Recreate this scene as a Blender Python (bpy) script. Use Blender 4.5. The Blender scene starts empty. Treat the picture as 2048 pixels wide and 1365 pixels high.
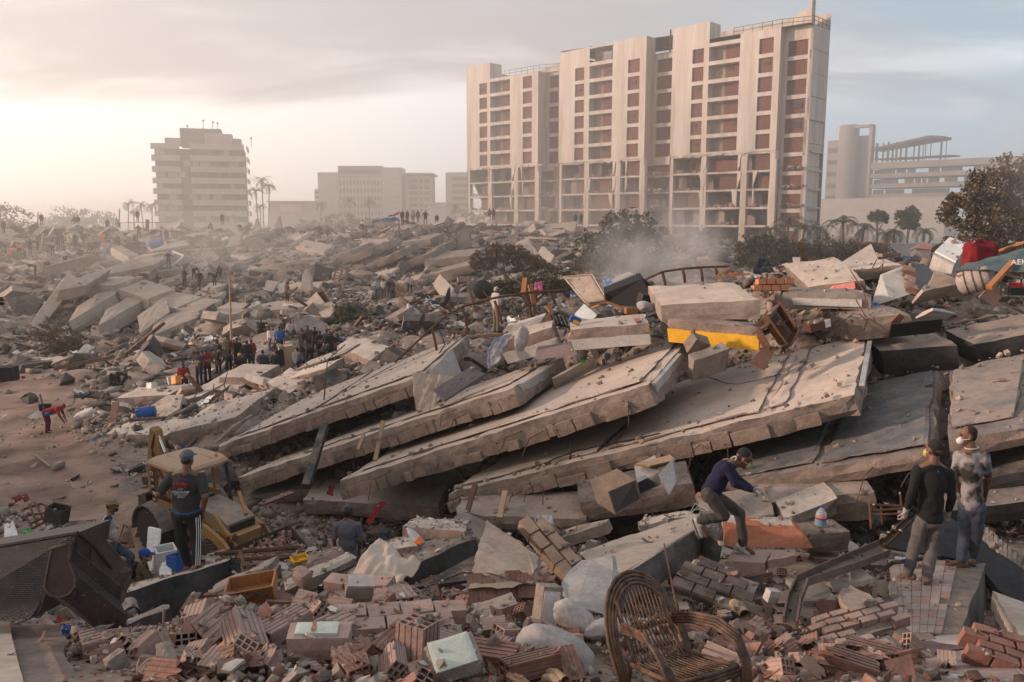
import bpy,math,random
import numpy as np
from mathutils import Vector,Matrix,Euler,noise
from math import sin,cos,pi,radians as RD
random.seed(7);rng=np.random.default_rng(11)
SC=bpy.context.scene
COL=SC.collection
# ------------------------------------------------------------------ camera
CAMZ=9.0;F=1640.0;PITCH=math.atan(242.5/F)
cd=bpy.data.cameras.new('camera');cam=bpy.data.objects.new('camera',cd);COL.objects.link(cam)
cam.location=(0,0,CAMZ);cam.rotation_euler=(pi/2-PITCH,0,0)
cd.sensor_width=36;cd.lens=F/2048*36;cd.clip_start=.1;cd.clip_end=9000
SC.camera=cam
# ------------------------------------------------------------------ light and exposure
SUN_EL,SUN_AZ=RD(12),RD(-92)
sdir=Vector((sin(SUN_AZ)*cos(SUN_EL),cos(SUN_AZ)*cos(SUN_EL),sin(SUN_EL)))
sl=bpy.data.lights.new('sun','SUN');sun=bpy.data.objects.new('sun',sl);COL.objects.link(sun)
sl.energy=5;sl.angle=RD(5);sl.color=(1,.73,.57)
sun.rotation_euler=sdir.to_track_quat('Z','Y').to_euler();sun.location=(-60,-10,60)
SKY_STRENGTH=.1
w=bpy.data.worlds.new('World');SC.world=w;w.use_nodes=True
def sky_nodes():
 nt=w.node_tree;N=nt.nodes;L=nt.links;N.clear()
 def nd(t,**k):
  n=N.new(t)
  for a,b in k.items():setattr(n,a,b)
  return n
 def mth(op,a,b=None,c=None):
  n=nd('ShaderNodeMath',operation=op)
  for i,x in enumerate((a,b,c)):
   if x is None:continue
   if isinstance(x,(int,float)):n.inputs[i].default_value=x
   else:L.new(x,n.inputs[i])
  return n.outputs[0]
 def mr(x,a,b,c=0,d=1):
  n=nd('ShaderNodeMapRange',interpolation_type='SMOOTHSTEP');L.new(x,n.inputs[0])
  for i,q in enumerate((a,b,c,d)):n.inputs[i+1].default_value=q
  return n.outputs[0]
 def mix(f,a,b):
  n=nd('ShaderNodeMix',data_type='RGBA')
  if isinstance(f,(int,float)):n.inputs[0].default_value=f
  else:L.new(f,n.inputs[0])
  for i,x in((6,a),(7,b)):
   if isinstance(x,tuple):n.inputs[i].default_value=(*x,1)
   else:L.new(x,n.inputs[i])
  return n.outputs[2]
 sky=nd('ShaderNodeTexSky',sky_type='NISHITA');sky.sun_disc=False
 sky.sun_elevation=SUN_EL;sky.sun_rotation=SUN_AZ;sky.air_density=1.2;sky.dust_density=2.5;sky.ozone_density=1.2
 tc=nd('ShaderNodeTexCoord');sp=nd('ShaderNodeSeparateXYZ');L.new(tc.outputs['Generated'],sp.inputs[0])
 x,y,z=sp.outputs
 den=mth('ADD',mth('MAXIMUM',z,0.0),.16)
 cb=nd('ShaderNodeCombineXYZ');L.new(mth('DIVIDE',x,den),cb.inputs[0]);L.new(mth('DIVIDE',y,den),cb.inputs[1])
 def nz(s,det,off,dist=0.,st=None):
  m=nd('ShaderNodeMapping');m.inputs['Location'].default_value=off;L.new(cb.outputs[0],m.inputs[0])
  if st:m.inputs['Scale'].default_value=st
  n=nd('ShaderNodeTexNoise');n.inputs['Scale'].default_value=s;n.inputs['Detail'].default_value=det
  n.inputs['Distortion'].default_value=dist;L.new(m.outputs[0],n.inputs[0]);return n.outputs[0]
 n1=nz(.55,6,(3.1,7.7,0),.4,(1,1.6,1));n2=nz(1.6,7,(1.3,2.2,0),.6,(.8,1.7,1));n3=nz(.35,3,(9,4,0))
 # a wide grey deck of cloud above a clear, pale band at the horizon
 edge=mth('ADD',z,mth('MULTIPLY',mth('SUBTRACT',n1,.5),.22))
 deck=mr(edge,.105,.165)
 side=mr(x,-.05,.6,1,.45)
 cover=mth('MULTIPLY',mth('MULTIPLY',deck,side),mr(n2,.25,.6,.7,1))
 k=1/SKY_STRENGTH
 ccol=mix(mr(n2,.36,.66),tuple(k*q for q in(.395,.385,.41)),tuple(k*q for q in(.95,.90,.89)))
 ccol=mix(mr(n3,.42,.66),ccol,tuple(k*q for q in(.34,.345,.365)))
 # thin veil below the deck: bright and creamy towards the sun, cooler away from it
 s2=nd('ShaderNodeVectorMath',operation='DOT_PRODUCT');L.new(tc.outputs['Generated'],s2.inputs[0]);s2.inputs[1].default_value=sdir
 veil=mix(mr(s2.outputs['Value'],-.55,.75),tuple(k*q for q in(.56,.76,.95)),tuple(k*q for q in(2.65,2.42,2.22)))
 base=mix(.72,sky.outputs[0],veil)
 out=mix(cover,base,ccol)
 bg=nd('ShaderNodeBackground');bg.inputs[1].default_value=SKY_STRENGTH;L.new(out,bg.inputs[0])
 o=nd('ShaderNodeOutputWorld');L.new(bg.outputs[0],o.inputs[0])
sky_nodes()
SC.view_settings.view_transform='Standard';SC.view_settings.look='None';SC.view_settings.gamma=1
SC.view_settings.use_curve_mapping=False;SC.view_settings.exposure=0.08
cy=SC.cycles;cy.max_bounces=7;cy.diffuse_bounces=3;cy.glossy_bounces=2;cy.transmission_bounces=3;cy.volume_bounces=2
cy.transparent_max_bounces=12;cy.use_denoising=True;cy.sample_clamp_indirect=4;cy.volume_step_rate=5;cy.volume_max_steps=64
cy.caustics_reflective=False;cy.caustics_refractive=False
# ------------------------------------------------------------------ helpers
def ray(px,py):
 u,v=(px-1024)/F,(682.5-py)/F
 c,s=cos(PITCH),sin(PITCH)
 return Vector((u,c+v*s,-s+v*c))
def at(px,py,Y):
 d=ray(px,py);return Vector((0,0,CAMZ))+d*(Y/d.y)
def atz(px,py,z):
 d=ray(px,py);return Vector((0,0,CAMZ))+d*((z-CAMZ)/d.z)
def WM(o):return o.matrix_basis.copy()if o.parent is None else WM(o.parent)@o.matrix_basis
def V(*a):return Vector(a)
def rot(rx=0,ry=0,rz=0):return Euler((RD(rx),RD(ry),RD(rz))).to_matrix()
class MB:
 def __init__(s):s.v=[];s.f=[];s.m=[]
 def add(s,vs,fs,m=0):
  o=len(s.v);s.v+=[tuple(p)for p in vs]
  for f in fs:s.f.append(tuple(i+o for i in f))
  s.m+=[m]*len(fs)if isinstance(m,int)else list(m)
  return s
 def box(s,c,d,R=None,m=0,jit=0.,tap=1.):
  c=Vector(c);pts=[]
  for z in(-1,1):
   for x,y in((-1,-1),(1,-1),(1,1),(-1,1)):
    k=tap if z>0 else 1
    p=Vector((x*d[0]/2*k,y*d[1]/2*k,z*d[2]/2))
    if jit:p+=Vector([random.uniform(-jit,jit)for _ in range(3)])
    pts.append(c+(R@p if R else p))
  return s.add(pts,[(3,2,1,0),(4,5,6,7),(0,1,5,4),(1,2,6,5),(2,3,7,6),(3,0,4,7)],m)
 def beam(s,a,b,wd,ht=None,m=0,up=(0,0,1)):
  a=Vector(a);b=Vector(b);d=(b-a);l=d.length;d.normalize();up=Vector(up)
  x=d.cross(up)
  if x.length<1e-4:x=d.cross(Vector((1,0,0)))
  x.normalize();z=x.cross(d)
  R=Matrix((x,d,z)).transposed()
  return s.box((a+b)/2,(wd,l,ht or wd),R,m)
 def tube(s,pts,r,n=6,m=0,caps=True):
  pts=[Vector(p)for p in pts];k=len(pts);rs=r if isinstance(r,(list,tuple))else[r]*k
  vs=[];up=None
  for i,p in enumerate(pts):
   d=(pts[min(i+1,k-1)]-pts[max(i-1,0)]);d.normalize()
   if up is None:
    up=d.orthogonal().normalized()
   else:
    up=up-d*up.dot(d);up=up.normalized()if up.length>1e-5 else d.orthogonal().normalized()
   q=d.cross(up)
   for j in range(n):
    a=2*pi*j/n;vs.append(p+(up*cos(a)+q*sin(a))*rs[i])
  fs=[(i*n+j,i*n+(j+1)%n,(i+1)*n+(j+1)%n,(i+1)*n+j)for i in range(k-1)for j in range(n)]
  if caps:fs+=[tuple(range(n-1,-1,-1)),tuple(range((k-1)*n,k*n))]
  return s.add(vs,fs,m)
 def prism(s,poly,d,m=0,mside=None,mbot=None):
  poly=[Vector(p)for p in poly];d=Vector(d);n=len(poly)
  fs=[tuple(range(n)),tuple(range(2*n-1,n-1,-1))]+[(i,i+n,(i+1)%n+n,(i+1)%n)for i in range(n)]
  ms=mside if mside is not None else m
  return s.add(poly+[p+d for p in poly],fs,[m,mbot if mbot is not None else m]+[ms]*n)
 def grid(s,fn,nu,nv,m=0,wrap=False):
  vs=[fn(i/nu,j/nv)for j in range(nv+1)for i in range(nu+1)]
  fs=[(j*(nu+1)+i,j*(nu+1)+i+1,(j+1)*(nu+1)+i+1,(j+1)*(nu+1)+i)for j in range(nv)for i in range(nu)]
  return s.add(vs,fs,m)
 def lathe(s,prof,c,n=12,m=0,R=None):
  c=Vector(c);vs=[]
  for r,z in prof:
   for j in range(n):
    p=Vector((r*cos(2*pi*j/n),r*sin(2*pi*j/n),z));vs.append(c+(R@p if R else p))
  k=len(prof)
  fs=[(i*n+j,i*n+(j+1)%n,(i+1)*n+(j+1)%n,(i+1)*n+j)for i in range(k-1)for j in range(n)]
  fs+=[tuple(range(n-1,-1,-1)),tuple(range((k-1)*n,k*n))]
  return s.add(vs,fs,m)
 def hexa(s,top,bot,segs=(6,4,2),rough=.02,chip=.06,ms=(0,0,0),seed=0):
 # a broken block between a top and a bottom quad: subdivided, bumpy, with chipped edges
  nx,ny,nz=segs;idx={};vs=[];so=Vector((seed*3.7+1.3,seed*1.9,seed*5.1))
  A,B,C,D=[Vector(p)for p in top];a,b,c,d=[Vector(p)for p in bot]
  cen=(A+B+C+D+a+b+c+d)/8
  def P(i,j,k):
   key=(i,j,k)
   if key in idx:return idx[key]
   u,v,t=i/nx,j/ny,k/nz
   T=(A*(1-u)+B*u)*(1-v)+(D*(1-u)+C*u)*v
   Bo=(a*(1-u)+b*u)*(1-v)+(d*(1-u)+c*u)*v
   p=Bo*(1-t)+T*t
   ne=(i in(0,nx))+(j in(0,ny))+(k in(0,nz))
   nv_=noise.noise_vector(p*2.3+so)
   p=p+nv_*rough
   if ne>=2 or(ne==1 and k not in(0,nz)):
    dirx=(B-A)*(1 if i==0 else-1 if i==nx else 0);diry=(D-A)*(1 if j==0 else-1 if j==ny else 0)
    q=Vector((0,0,0))
    if dirx.length:q+=dirx.normalized()
    if diry.length:q+=diry.normalized()
    e=.5+.5*noise.noise(p*1.7+so*2)+.45*max(0,noise.noise(p*5+so))
    p=p+q*chip*max(0,e)*(1.0 if ne>=2 else .55)
    if ne>=2 and k in(0,nz):p=p+(Bo-T if k==nz else T-Bo).normalized()*chip*.5*max(0,e-.2)
   idx[key]=len(vs);vs.append(p);return idx[key]
  fs=[];mm=[]
  for i in range(nx):
   for j in range(ny):
    fs.append((P(i,j,nz),P(i+1,j,nz),P(i+1,j+1,nz),P(i,j+1,nz)));mm.append(ms[0])
    fs.append((P(i,j+1,0),P(i+1,j+1,0),P(i+1,j,0),P(i,j,0)));mm.append(ms[2])
  for k in range(nz):
   for i in range(nx):
    fs.append((P(i,0,k),P(i+1,0,k),P(i+1,0,k+1),P(i,0,k+1)));mm.append(ms[1])
    fs.append((P(i+1,ny,k),P(i,ny,k),P(i,ny,k+1),P(i+1,ny,k+1)));mm.append(ms[1])
   for j in range(ny):
    fs.append((P(0,j+1,k),P(0,j,k),P(0,j,k+1),P(0,j+1,k+1)));mm.append(ms[1])
    fs.append((P(nx,j,k),P(nx,j+1,k),P(nx,j+1,k+1),P(nx,j,k+1)));mm.append(ms[1])
  return s.add(vs,fs,mm)
 def rbox(s,c,d,R=None,seg=.3,rough=.015,chip=.04,ms=(0,0,0),seed=0):
  c=Vector(c);R=R or Matrix.Identity(3);x,y,z=d[0]/2,d[1]/2,d[2]/2
  q=lambda X,Y,Z:c+R@Vector((X,Y,Z))
  top=[q(-x,-y,z),q(x,-y,z),q(x,y,z),q(-x,y,z)];bot=[q(-x,-y,-z),q(x,-y,-z),q(x,y,-z),q(-x,y,-z)]
  sg=[max(1,min(14,round(l/seg)))for l in d]
  return s.hexa(top,bot,sg,rough,chip,ms,seed)
 def mesh(s,name,mats,smooth=False,inv=None):
  me=bpy.data.meshes.new(name)
  vs=s.v if inv is None else[tuple(inv@Vector(p))for p in s.v]
  me.from_pydata(vs,[],s.f)
  for m in(mats if isinstance(mats,(list,tuple))else[mats]):me.materials.append(m)
  if any(s.m):me.polygons.foreach_set('material_index',s.m)
  if smooth:me.shade_smooth()
  me.update();return me
def tag(o,label=None,cat=None,group=None,kind=None):
 if cat and not kind:kind='thing'
 for k,x in(('label',label),('category',cat),('group',group),('kind',kind)):
  if x:o[k]=x
 return o
def thing(name,label,cat,loc=(0,0,0),group=None,rotm=None,sc=1):
 o=bpy.data.objects.new(name,None);COL.objects.link(o);o.empty_display_size=.2
 o.location=loc
 if rotm is not None:o.rotation_euler=rotm.to_euler()
 if sc!=1:o.scale=(sc,)*3
 return tag(o,label,cat,group)
def link(name,me,parent=None,label=None):
 o=bpy.data.objects.new(name,me);COL.objects.link(o);o.parent=parent
 if label:o['label']=label
 return o
def part(mb,name,mats,parent,label=None,smooth=False,world=True):
 return link(name,mb.mesh(name,mats,smooth,WM(parent).inverted()if world else None),parent,label)
def solo(mb,name,mats,label,cat,group=None,smooth=False,kind=None):
 a=np.array(mb.v);c=(a.min(0)+a.max(0))/2;c[2]=a[:,2].min()
 o=link(name,mb.mesh(name,mats,smooth,Matrix.Translation(-Vector(c))))
 o.location=c
 return tag(o,label,cat,group,kind)
def copy_tree(o,parent=None):
 c=o.copy();COL.objects.link(c);c.parent=parent
 for ch in list(o.children):copy_tree(ch,c)
 return c
 # ------------------------------------------------------------------ materials
def M(name,c1,c2=None,sc=6.,rough=.85,bump=.3,dust=0.,isl=0.,orand=0.,metal=0.,grain=1.,stretch=None,bsc=None,spec=.3,soot=0.,ssc=.9,dcol=(.365,.275,.228),trans=0.,alpha=1.):
 m=bpy.data.materials.new(name);m.use_nodes=True;nt=m.node_tree;N=nt.nodes;L=nt.links;N.clear()
 c2=c2 or tuple(x*.72 for x in c1)
 def nd(t,**k):
  n=N.new(t)
  for a,b in k.items():setattr(n,a,b)
  return n
 geo=nd('ShaderNodeNewGeometry');pos=geo.outputs['Position']
 if stretch:
  tcn=nd('ShaderNodeTexCoord');mp=nd('ShaderNodeMapping');mp.inputs['Scale'].default_value=stretch;L.new(tcn.outputs['Object'],mp.inputs[0]);pos2=mp.outputs[0]
 else:pos2=pos
 def nz(s,det,src,ro=.55):
  n=nd('ShaderNodeTexNoise');n.inputs['Scale'].default_value=s;n.inputs['Detail'].default_value=det;n.inputs['Roughness'].default_value=ro;L.new(src,n.inputs[0]);return n.outputs[0]
 def mr(x,a,b,c=0.,d=1.):
  n=nd('ShaderNodeMapRange');L.new(x,n.inputs[0])
  for i,q in enumerate((a,b,c,d)):n.inputs[i+1].default_value=q
  return n.outputs[0]
 def mul(a,b,op='MULTIPLY'):
  n=nd('ShaderNodeMath',operation=op)
  for i,q in enumerate((a,b)):
   if isinstance(q,(int,float)):n.inputs[i].default_value=q
   else:L.new(q,n.inputs[i])
  return n.outputs[0]
 def mix(f,a,b,bt='MIX'):
  n=nd('ShaderNodeMix',data_type='RGBA',blend_type=bt)
  if isinstance(f,(int,float)):n.inputs[0].default_value=f
  else:L.new(f,n.inputs[0])
  for i,q in((6,a),(7,b)):
   if isinstance(q,tuple):n.inputs[i].default_value=(*q,1)
   else:L.new(q,n.inputs[i])
  return n.outputs[2]
 big=nz(sc,5,pos2,.62);fine=nz(sc*7,4,pos2,.65)
 col=mix(mr(big,.34,.66),c1,c2)
 g=mr(fine,.25,.75,1-.22*grain,1+.18*grain)
 val=g
 if isl:val=mul(val,mr(geo.outputs['Random Per Island'],0,1,1-isl,1+isl*.8))
 if orand:
  oi=nd('ShaderNodeObjectInfo');val=mul(val,mr(oi.outputs['Random'],0,1,1-orand,1+orand*.7))
 vm=nd('ShaderNodeVectorMath',operation='SCALE');L.new(col,vm.inputs[0]);L.new(val,vm.inputs['Scale']);col=vm.outputs[0]
 if soot:
  col=mix(mr(nz(ssc,5,pos,.6),.56-.1*soot,.66-.08*soot,0,.95),col,(.018,.017,.017))
 if dust:
  sp=nd('ShaderNodeSeparateXYZ');L.new(geo.outputs['True Normal'],sp.inputs[0])
  dn=mul(mr(sp.outputs[2],.15,.8),mr(nz(3.1,6,pos,.7),.62-.4*dust,.95-.35*dust));dn=mul(dn,min(1,dust*1.3))
  col=mix(dn,col,dcol)
 b=nd('ShaderNodeBsdfPrincipled');L.new(col,b.inputs['Base Color']);b.inputs['Metallic'].default_value=metal
 b.inputs['Specular IOR Level'].default_value=spec
 L.new(mr(fine,.2,.8,min(1,rough+.1),max(.05,rough-.12)),b.inputs['Roughness'])
 if trans:b.inputs['Transmission Weight'].default_value=trans
 if alpha<1:b.inputs['Alpha'].default_value=alpha
 if bump:
  bn=nd('ShaderNodeBump');bn.inputs['Strength'].default_value=bump;bn.inputs['Distance'].default_value=.03
  hs=mul(mul(nz((bsc or sc*3),6,pos2,.7),.7),mul(fine,.3),'ADD');L.new(hs,bn.inputs['Height']);L.new(bn.outputs[0],b.inputs['Normal'])
 o=nd('ShaderNodeOutputMaterial');L.new(b.outputs[0],o.inputs[0])
 return m
def P(name,c,**k):
 k.setdefault('c2',tuple(x*.85 for x in c));return M(name,c,**k)
CONC=M('concrete',(.33,.275,.235),(.21,.172,.147),sc=1.6,bump=.35,dust=.5,orand=.16)
CONC_L=M('pale_concrete',(.50,.425,.365),(.37,.305,.26),sc=1.3,bump=.25,dust=.3,orand=.14)
CONC_E=M('broken_concrete',(.28,.215,.178),(.15,.115,.095),sc=3.5,bump=.9,dust=.35,orand=.12)
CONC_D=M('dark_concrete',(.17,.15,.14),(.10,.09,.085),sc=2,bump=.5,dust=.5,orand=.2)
SOOT=M('sooty_concrete',(.06,.055,.052),(.02,.02,.02),sc=1.5,bump=.5,dust=.55,dcol=(.30,.235,.185))
SLATE=M('slate_grey_floor',(.13,.13,.135),(.085,.088,.095),sc=1.4,bump=.15,dust=.5,rough=.7,dcol=(.33,.25,.19))
SCREED=M('floor_screed',(.52,.425,.355),(.40,.32,.265),sc=.8,bump=.15,dust=.35,grain=.6)
BRICK=M('red_brick',(.31,.155,.115),(.22,.112,.085),sc=5,bump=.4,dust=.5,orand=.2,isl=.15)
BRICK_P=M('pale_brick',(.42,.285,.24),(.31,.205,.172),sc=4,bump=.4,dust=.6,orand=.15,isl=.12)
MORTAR=M('mortar',(.36,.30,.25),(.24,.195,.16),sc=9,bump=1.,dust=.3)
PLASTER=M('white_plaster',(.58,.53,.49),(.42,.36,.32),sc=2.2,bump=.25,dust=.25,orand=.1)
PLASTER_G=M('grey_plaster',(.45,.425,.40),(.36,.335,.31),sc=2.2,bump=.2,dust=.2)
MINT=M('mint_plaster',(.50,.545,.47),(.43,.46,.40),sc=6,bump=.2,grain=.5)
PINK=P('pink_paint',(.62,.23,.20),sc=4,bump=.2)
YELLOW=P('yellow_paint',(.72,.38,.03),sc=2,bump=.15,grain=.6)
ORANGE_W=P('orange_wall_paint',(.34,.125,.07),sc=3,dust=.2,bump=.2)
WOOD=M('brown_wood',(.135,.062,.036),(.075,.034,.02),sc=3,rough=.5,bump=.2,stretch=(12,1.5,12),dust=.12,orand=.15)
WOOD_O=M('orange_wood',(.36,.155,.055),(.24,.10,.038),sc=3,rough=.55,bump=.2,stretch=(10,10,1.5),dust=.15,orand=.15)
WOOD_P=M('pale_wood',(.42,.29,.18),(.31,.21,.13),sc=3,rough=.75,bump=.25,stretch=(8,8,1.5),dust=.2,orand=.2)
DARKW=M('dark_grey_board',(.085,.07,.075),(.06,.05,.055),sc=2,rough=.6,bump=.1,dust=.25)
RUST=M('rusty_steel',(.16,.075,.045),(.07,.036,.026),sc=9,rough=.8,bump=.4,metal=.2,orand=.2)
STEEL=M('dark_steel',(.07,.062,.06),(.04,.036,.035),sc=9,rough=.6,bump=.2,metal=.4)
BLACK=P('black_plastic',(.018,.017,.018),rough=.5,sc=5,bump=.1)
BLACKF=P('black_fabric',(.014,.014,.016),rough=.95,sc=9,bump=.4)
WHITEP=P('white_plastic',(.68,.66,.64),rough=.5,sc=3,bump=.1,dust=.2)
GREY_M=P('grey_metal',(.34,.33,.33),rough=.45,metal=.5,sc=4,bump=.1,dust=.3)
CLOTH_W=M('dirty_white_cloth',(.50,.41,.34),(.40,.315,.255),sc=3,rough=.95,bump=.3,grain=.5)
CLOTH_G=M('grey_cloth',(.37,.345,.345),(.27,.25,.25),sc=5,rough=.95,bump=.3)
BLUE=P('blue_plastic',(.02,.085,.30),rough=.5,sc=4,bump=.1,dust=.15)
REDC=M('red_fabric',(.19,.010,.014),(.11,.006,.010),sc=4,rough=.95,bump=.4)
REDP=P('red_plastic',(.48,.02,.02),rough=.5,bump=.05)
ORANGEP=P('orange_plastic',(.62,.24,.03),rough=.5,bump=.05)
WICKER=M('dark_wicker',(.045,.028,.024),(.018,.012,.011),sc=40,rough=.5,bump=.2,dust=.05)
RATTAN=M('burnt_rattan',(.165,.09,.052),(.035,.022,.017),sc=14,rough=.55,bump=.25,grain=1.4)
MACH_Y=M('machine_yellow',(.36,.20,.06),(.28,.15,.05),sc=3,rough=.55,bump=.1,dust=.3)
RUBBER=P('dusty_rubber',(.05,.043,.04),rough=.9,sc=8,bump=.3,dust=.5)
GLASS_D=P('dark_glass',(.03,.032,.035),rough=.15,bump=0,spec=.5)
LEAF=M('green_leaves',(.085,.078,.038),(.05,.05,.025),sc=.8,rough=.7,bump=0,isl=.45)
LEAF_D=M('dusty_leaves',(.125,.088,.048),(.085,.062,.036),sc=.8,rough=.8,bump=0,isl=.4)
PALM=M('palm_leaves',(.060,.066,.030),(.04,.046,.022),sc=.8,rough=.6,bump=0,isl=.3)
BARK=P('bark',(.13,.095,.07),sc=5,bump=.7)
SKIN=P('brown_skin',(.16,.075,.048),sc=9,rough=.6,bump=.08,spec=.4)
HAIR=P('black_hair',(.012,.010,.010),sc=60,rough=.6,bump=.5)
def cloth(name,c):return P(name,c,rough=.95,sc=14,bump=.25,grain=.6)
# ------------------------------------------------------------------ terrain: one height surface through measured points
CP=[]
for px,py,Y in[(1000,1365,4.6),(1350,1365,4.9),(1500,1365,4.9),(300,1365,4.3),(1700,1365,4.4),(2040,1365,4.5),(20,1365,4.0),(1000,1250,6.2),(600,1250,6.0),(300,1260,6.0),(1400,1255,6.4),(1700,1235,6.6),(2000,1235,6.8),(430,1185,8.4),(600,1135,9.8),(750,1100,10.8),(950,1085,10.8),(1100,1165,8.4),(1500,1125,9.8),(1600,1185,8),(1790,1180,9.1),(1900,1180,9.0),(2000,1215,8.4),(120,1260,6.0),(250,1215,8),(1350,1190,7.8),(1500,552,26),(1150,620,27),(1800,520,26),(2040,560,24),(930,690,28.5),(700,752,31),(560,782,33),(1900,660,20),(2040,655,19),(1650,600,22),(1300,650,23),(230,860,31),(300,830,33),(420,855,28),(470,805,31),(480,772,37),(620,740,42),(330,790,38),(250,765,42),(620,705,46),(450,655,58),(250,695,56),(100,725,52),(300,650,66),(150,630,68),(300,565,82),(100,565,80),(480,565,80),(200,515,95),(60,525,92),(300,475,108),(84,460,115),(500,475,110),(600,485,105),(700,485,100),(800,462,107),(860,455,108),(760,606,66),(760,545,80),(900,545,82),(620,545,82),(870,606,62),(960,466,112),(1040,458,118),(1150,462,120),(1000,565,75),(1100,606,62),(1250,560,74),(1350,478,116),(1450,505,110),(1600,505,114),(1750,505,116),(1900,505,118),(700,640,56)]:
 p=at(px,py,Y);CP.append((p.x,p.y,p.z-(.32 if 6.5<Y<11.5 else .05 if Y<=6.5 else 0)))
CP+=[(-8,12,2.3),(-4.4,13.5,2.2),(-6.2,17,1.3),(-9,15,1.5),(-10.5,19,.8),(-3,15,2.4),(-1,14.3,3.0),(1.5,13,3.5),(4,12.6,3.8),(7,12,4.0),(9.5,11,4.3),(-11,12,1.9),(-12.5,16,1.0),(-14.5,21,.7),(-7,25,.7),(-2,22,1.0),(2,20,1.6),(5,18,2.4),(8,16,3.2),(10,18,4.6),(1,27,2.8),(6,25,4.2),(12,22,5.9),(15,18,5.8),(18,14,5.5),(6,38,2.5),(15,38,3),(0,42,1.5),(24,36,3.8),(10,52,1),(26,55,1.5),(40,60,2.2),(-4,46,1.2),(-13,24,.35),(-9.2,20,.55),(-17,32,.35),(-22,40,.3),(-27,46,.3),(-14,38,.35),(-12,28,.4),(-30,38,.5),(-24,28,.6),(-20,20,.8),(-60,160,5),(-20,150,6.5),(40,160,4),(90,150,4),(-100,120,5),(110,110,4),(-70,70,2),(-60,40,1),(70,40,3),(-30,10,1),(30,6,5.5),(12,4,6.3),(-14,4,4.5),(0,0.5,7.4),(0,-8,7.2),(60,200,2.5),(-60,230,1.5),(0,210,3),(150,230,2.5),(-160,200,1.5)]
CP=np.array(CP)
def warp(x,y):
 r=np.sqrt(x*x+(y+2.5)**2)+.8;a=np.arctan2(x,y+2.5)
 return np.stack([np.log(r)*2.2,a*2.6],-1)
_w=warp(CP[:,0],CP[:,1])
_D=np.linalg.norm(_w[:,None]-_w[None],axis=-1)
_c=np.linalg.solve(np.block([[_D+np.eye(len(CP))*-.012,np.ones((len(CP),1))],[np.ones((1,len(CP))),np.zeros((1,1))]]),np.append(CP[:,2],0))
def H(x,y):
 x=np.asarray(x,float);y=np.asarray(y,float);sh=x.shape;ww=warp(x.ravel(),y.ravel());out=np.zeros(len(ww))
 for i in range(0,len(ww),20000):
  d=np.linalg.norm(ww[i:i+20000,None]-_w[None],axis=-1);out[i:i+20000]=d@_c[:-1]+_c[-1]
 return out.reshape(sh)
def hz(x,y):return float(H(np.array([x]),np.array([y]))[0])
LANE=[(-5.8,14.5),(-9.4,18.5),(-13.0,24),(-21.0,32),(-28,40),(-37,46)]
LANEW=[1.0,1.2,1.6,3.3,5.6,7.5]
def lane(x,y):
 x=np.asarray(x,float);y=np.asarray(y,float);best=np.full(x.shape,9.)
 for(a,b),(c,d),w0,w1 in zip(LANE,LANE[1:],LANEW,LANEW[1:]):
  t=np.clip(((x-a)*(c-a)+(y-b)*(d-b))/((c-a)**2+(d-b)**2),0,1)
  best=np.minimum(best,np.hypot(x-a-t*(c-a),y-b-t*(d-b))/(w0+(w1-w0)*t))
 return np.clip((1.25-best)/.5,0,1)
def fnoise(x,y,seed,octs,base):
# value noise in numpy
 out=np.zeros_like(x);amp=1.;tot=0
 for o in range(octs):
  xs,ys=x/base*2**o+seed*17.3,y/base*2**o+seed*9.1
  xi,yi=np.floor(xs).astype(np.int64),np.floor(ys).astype(np.int64);fx,fy=xs-xi,ys-yi
  fx=fx*fx*(3-2*fx);fy=fy*fy*(3-2*fy)
  def hsh(a,b):
   n=(a*374761393+b*668265263+seed*97531+o*1013)&0x7fffffff;n=((n^(n>>13))*1274126177)&0x7fffffff
   return((n^(n>>16))&0xffff)/65535.*2-1
  out+=amp*((hsh(xi,yi)*(1-fx)+hsh(xi+1,yi)*fx)*(1-fy)+(hsh(xi,yi+1)*(1-fx)+hsh(xi+1,yi+1)*fx)*fy)
  tot+=amp;amp*=.55
 return out/tot
def hit(px,py,lo=2.5,hi=140):
 d=ray(px,py);ys=np.geomspace(lo,hi,240);k=ys/d.y
 zz=CAMZ+d.z*k-H(d.x*k,ys);i=int(np.argmax(zz<0))if(zz<0).any()else len(ys)-1
 if i==0:return at(px,py,ys[0])
 t=zz[i-1]/(zz[i-1]-zz[i])if zz[i]<0 else 1.
 return at(px,py,ys[i-1]+(ys[i]-ys[i-1])*t)
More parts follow.
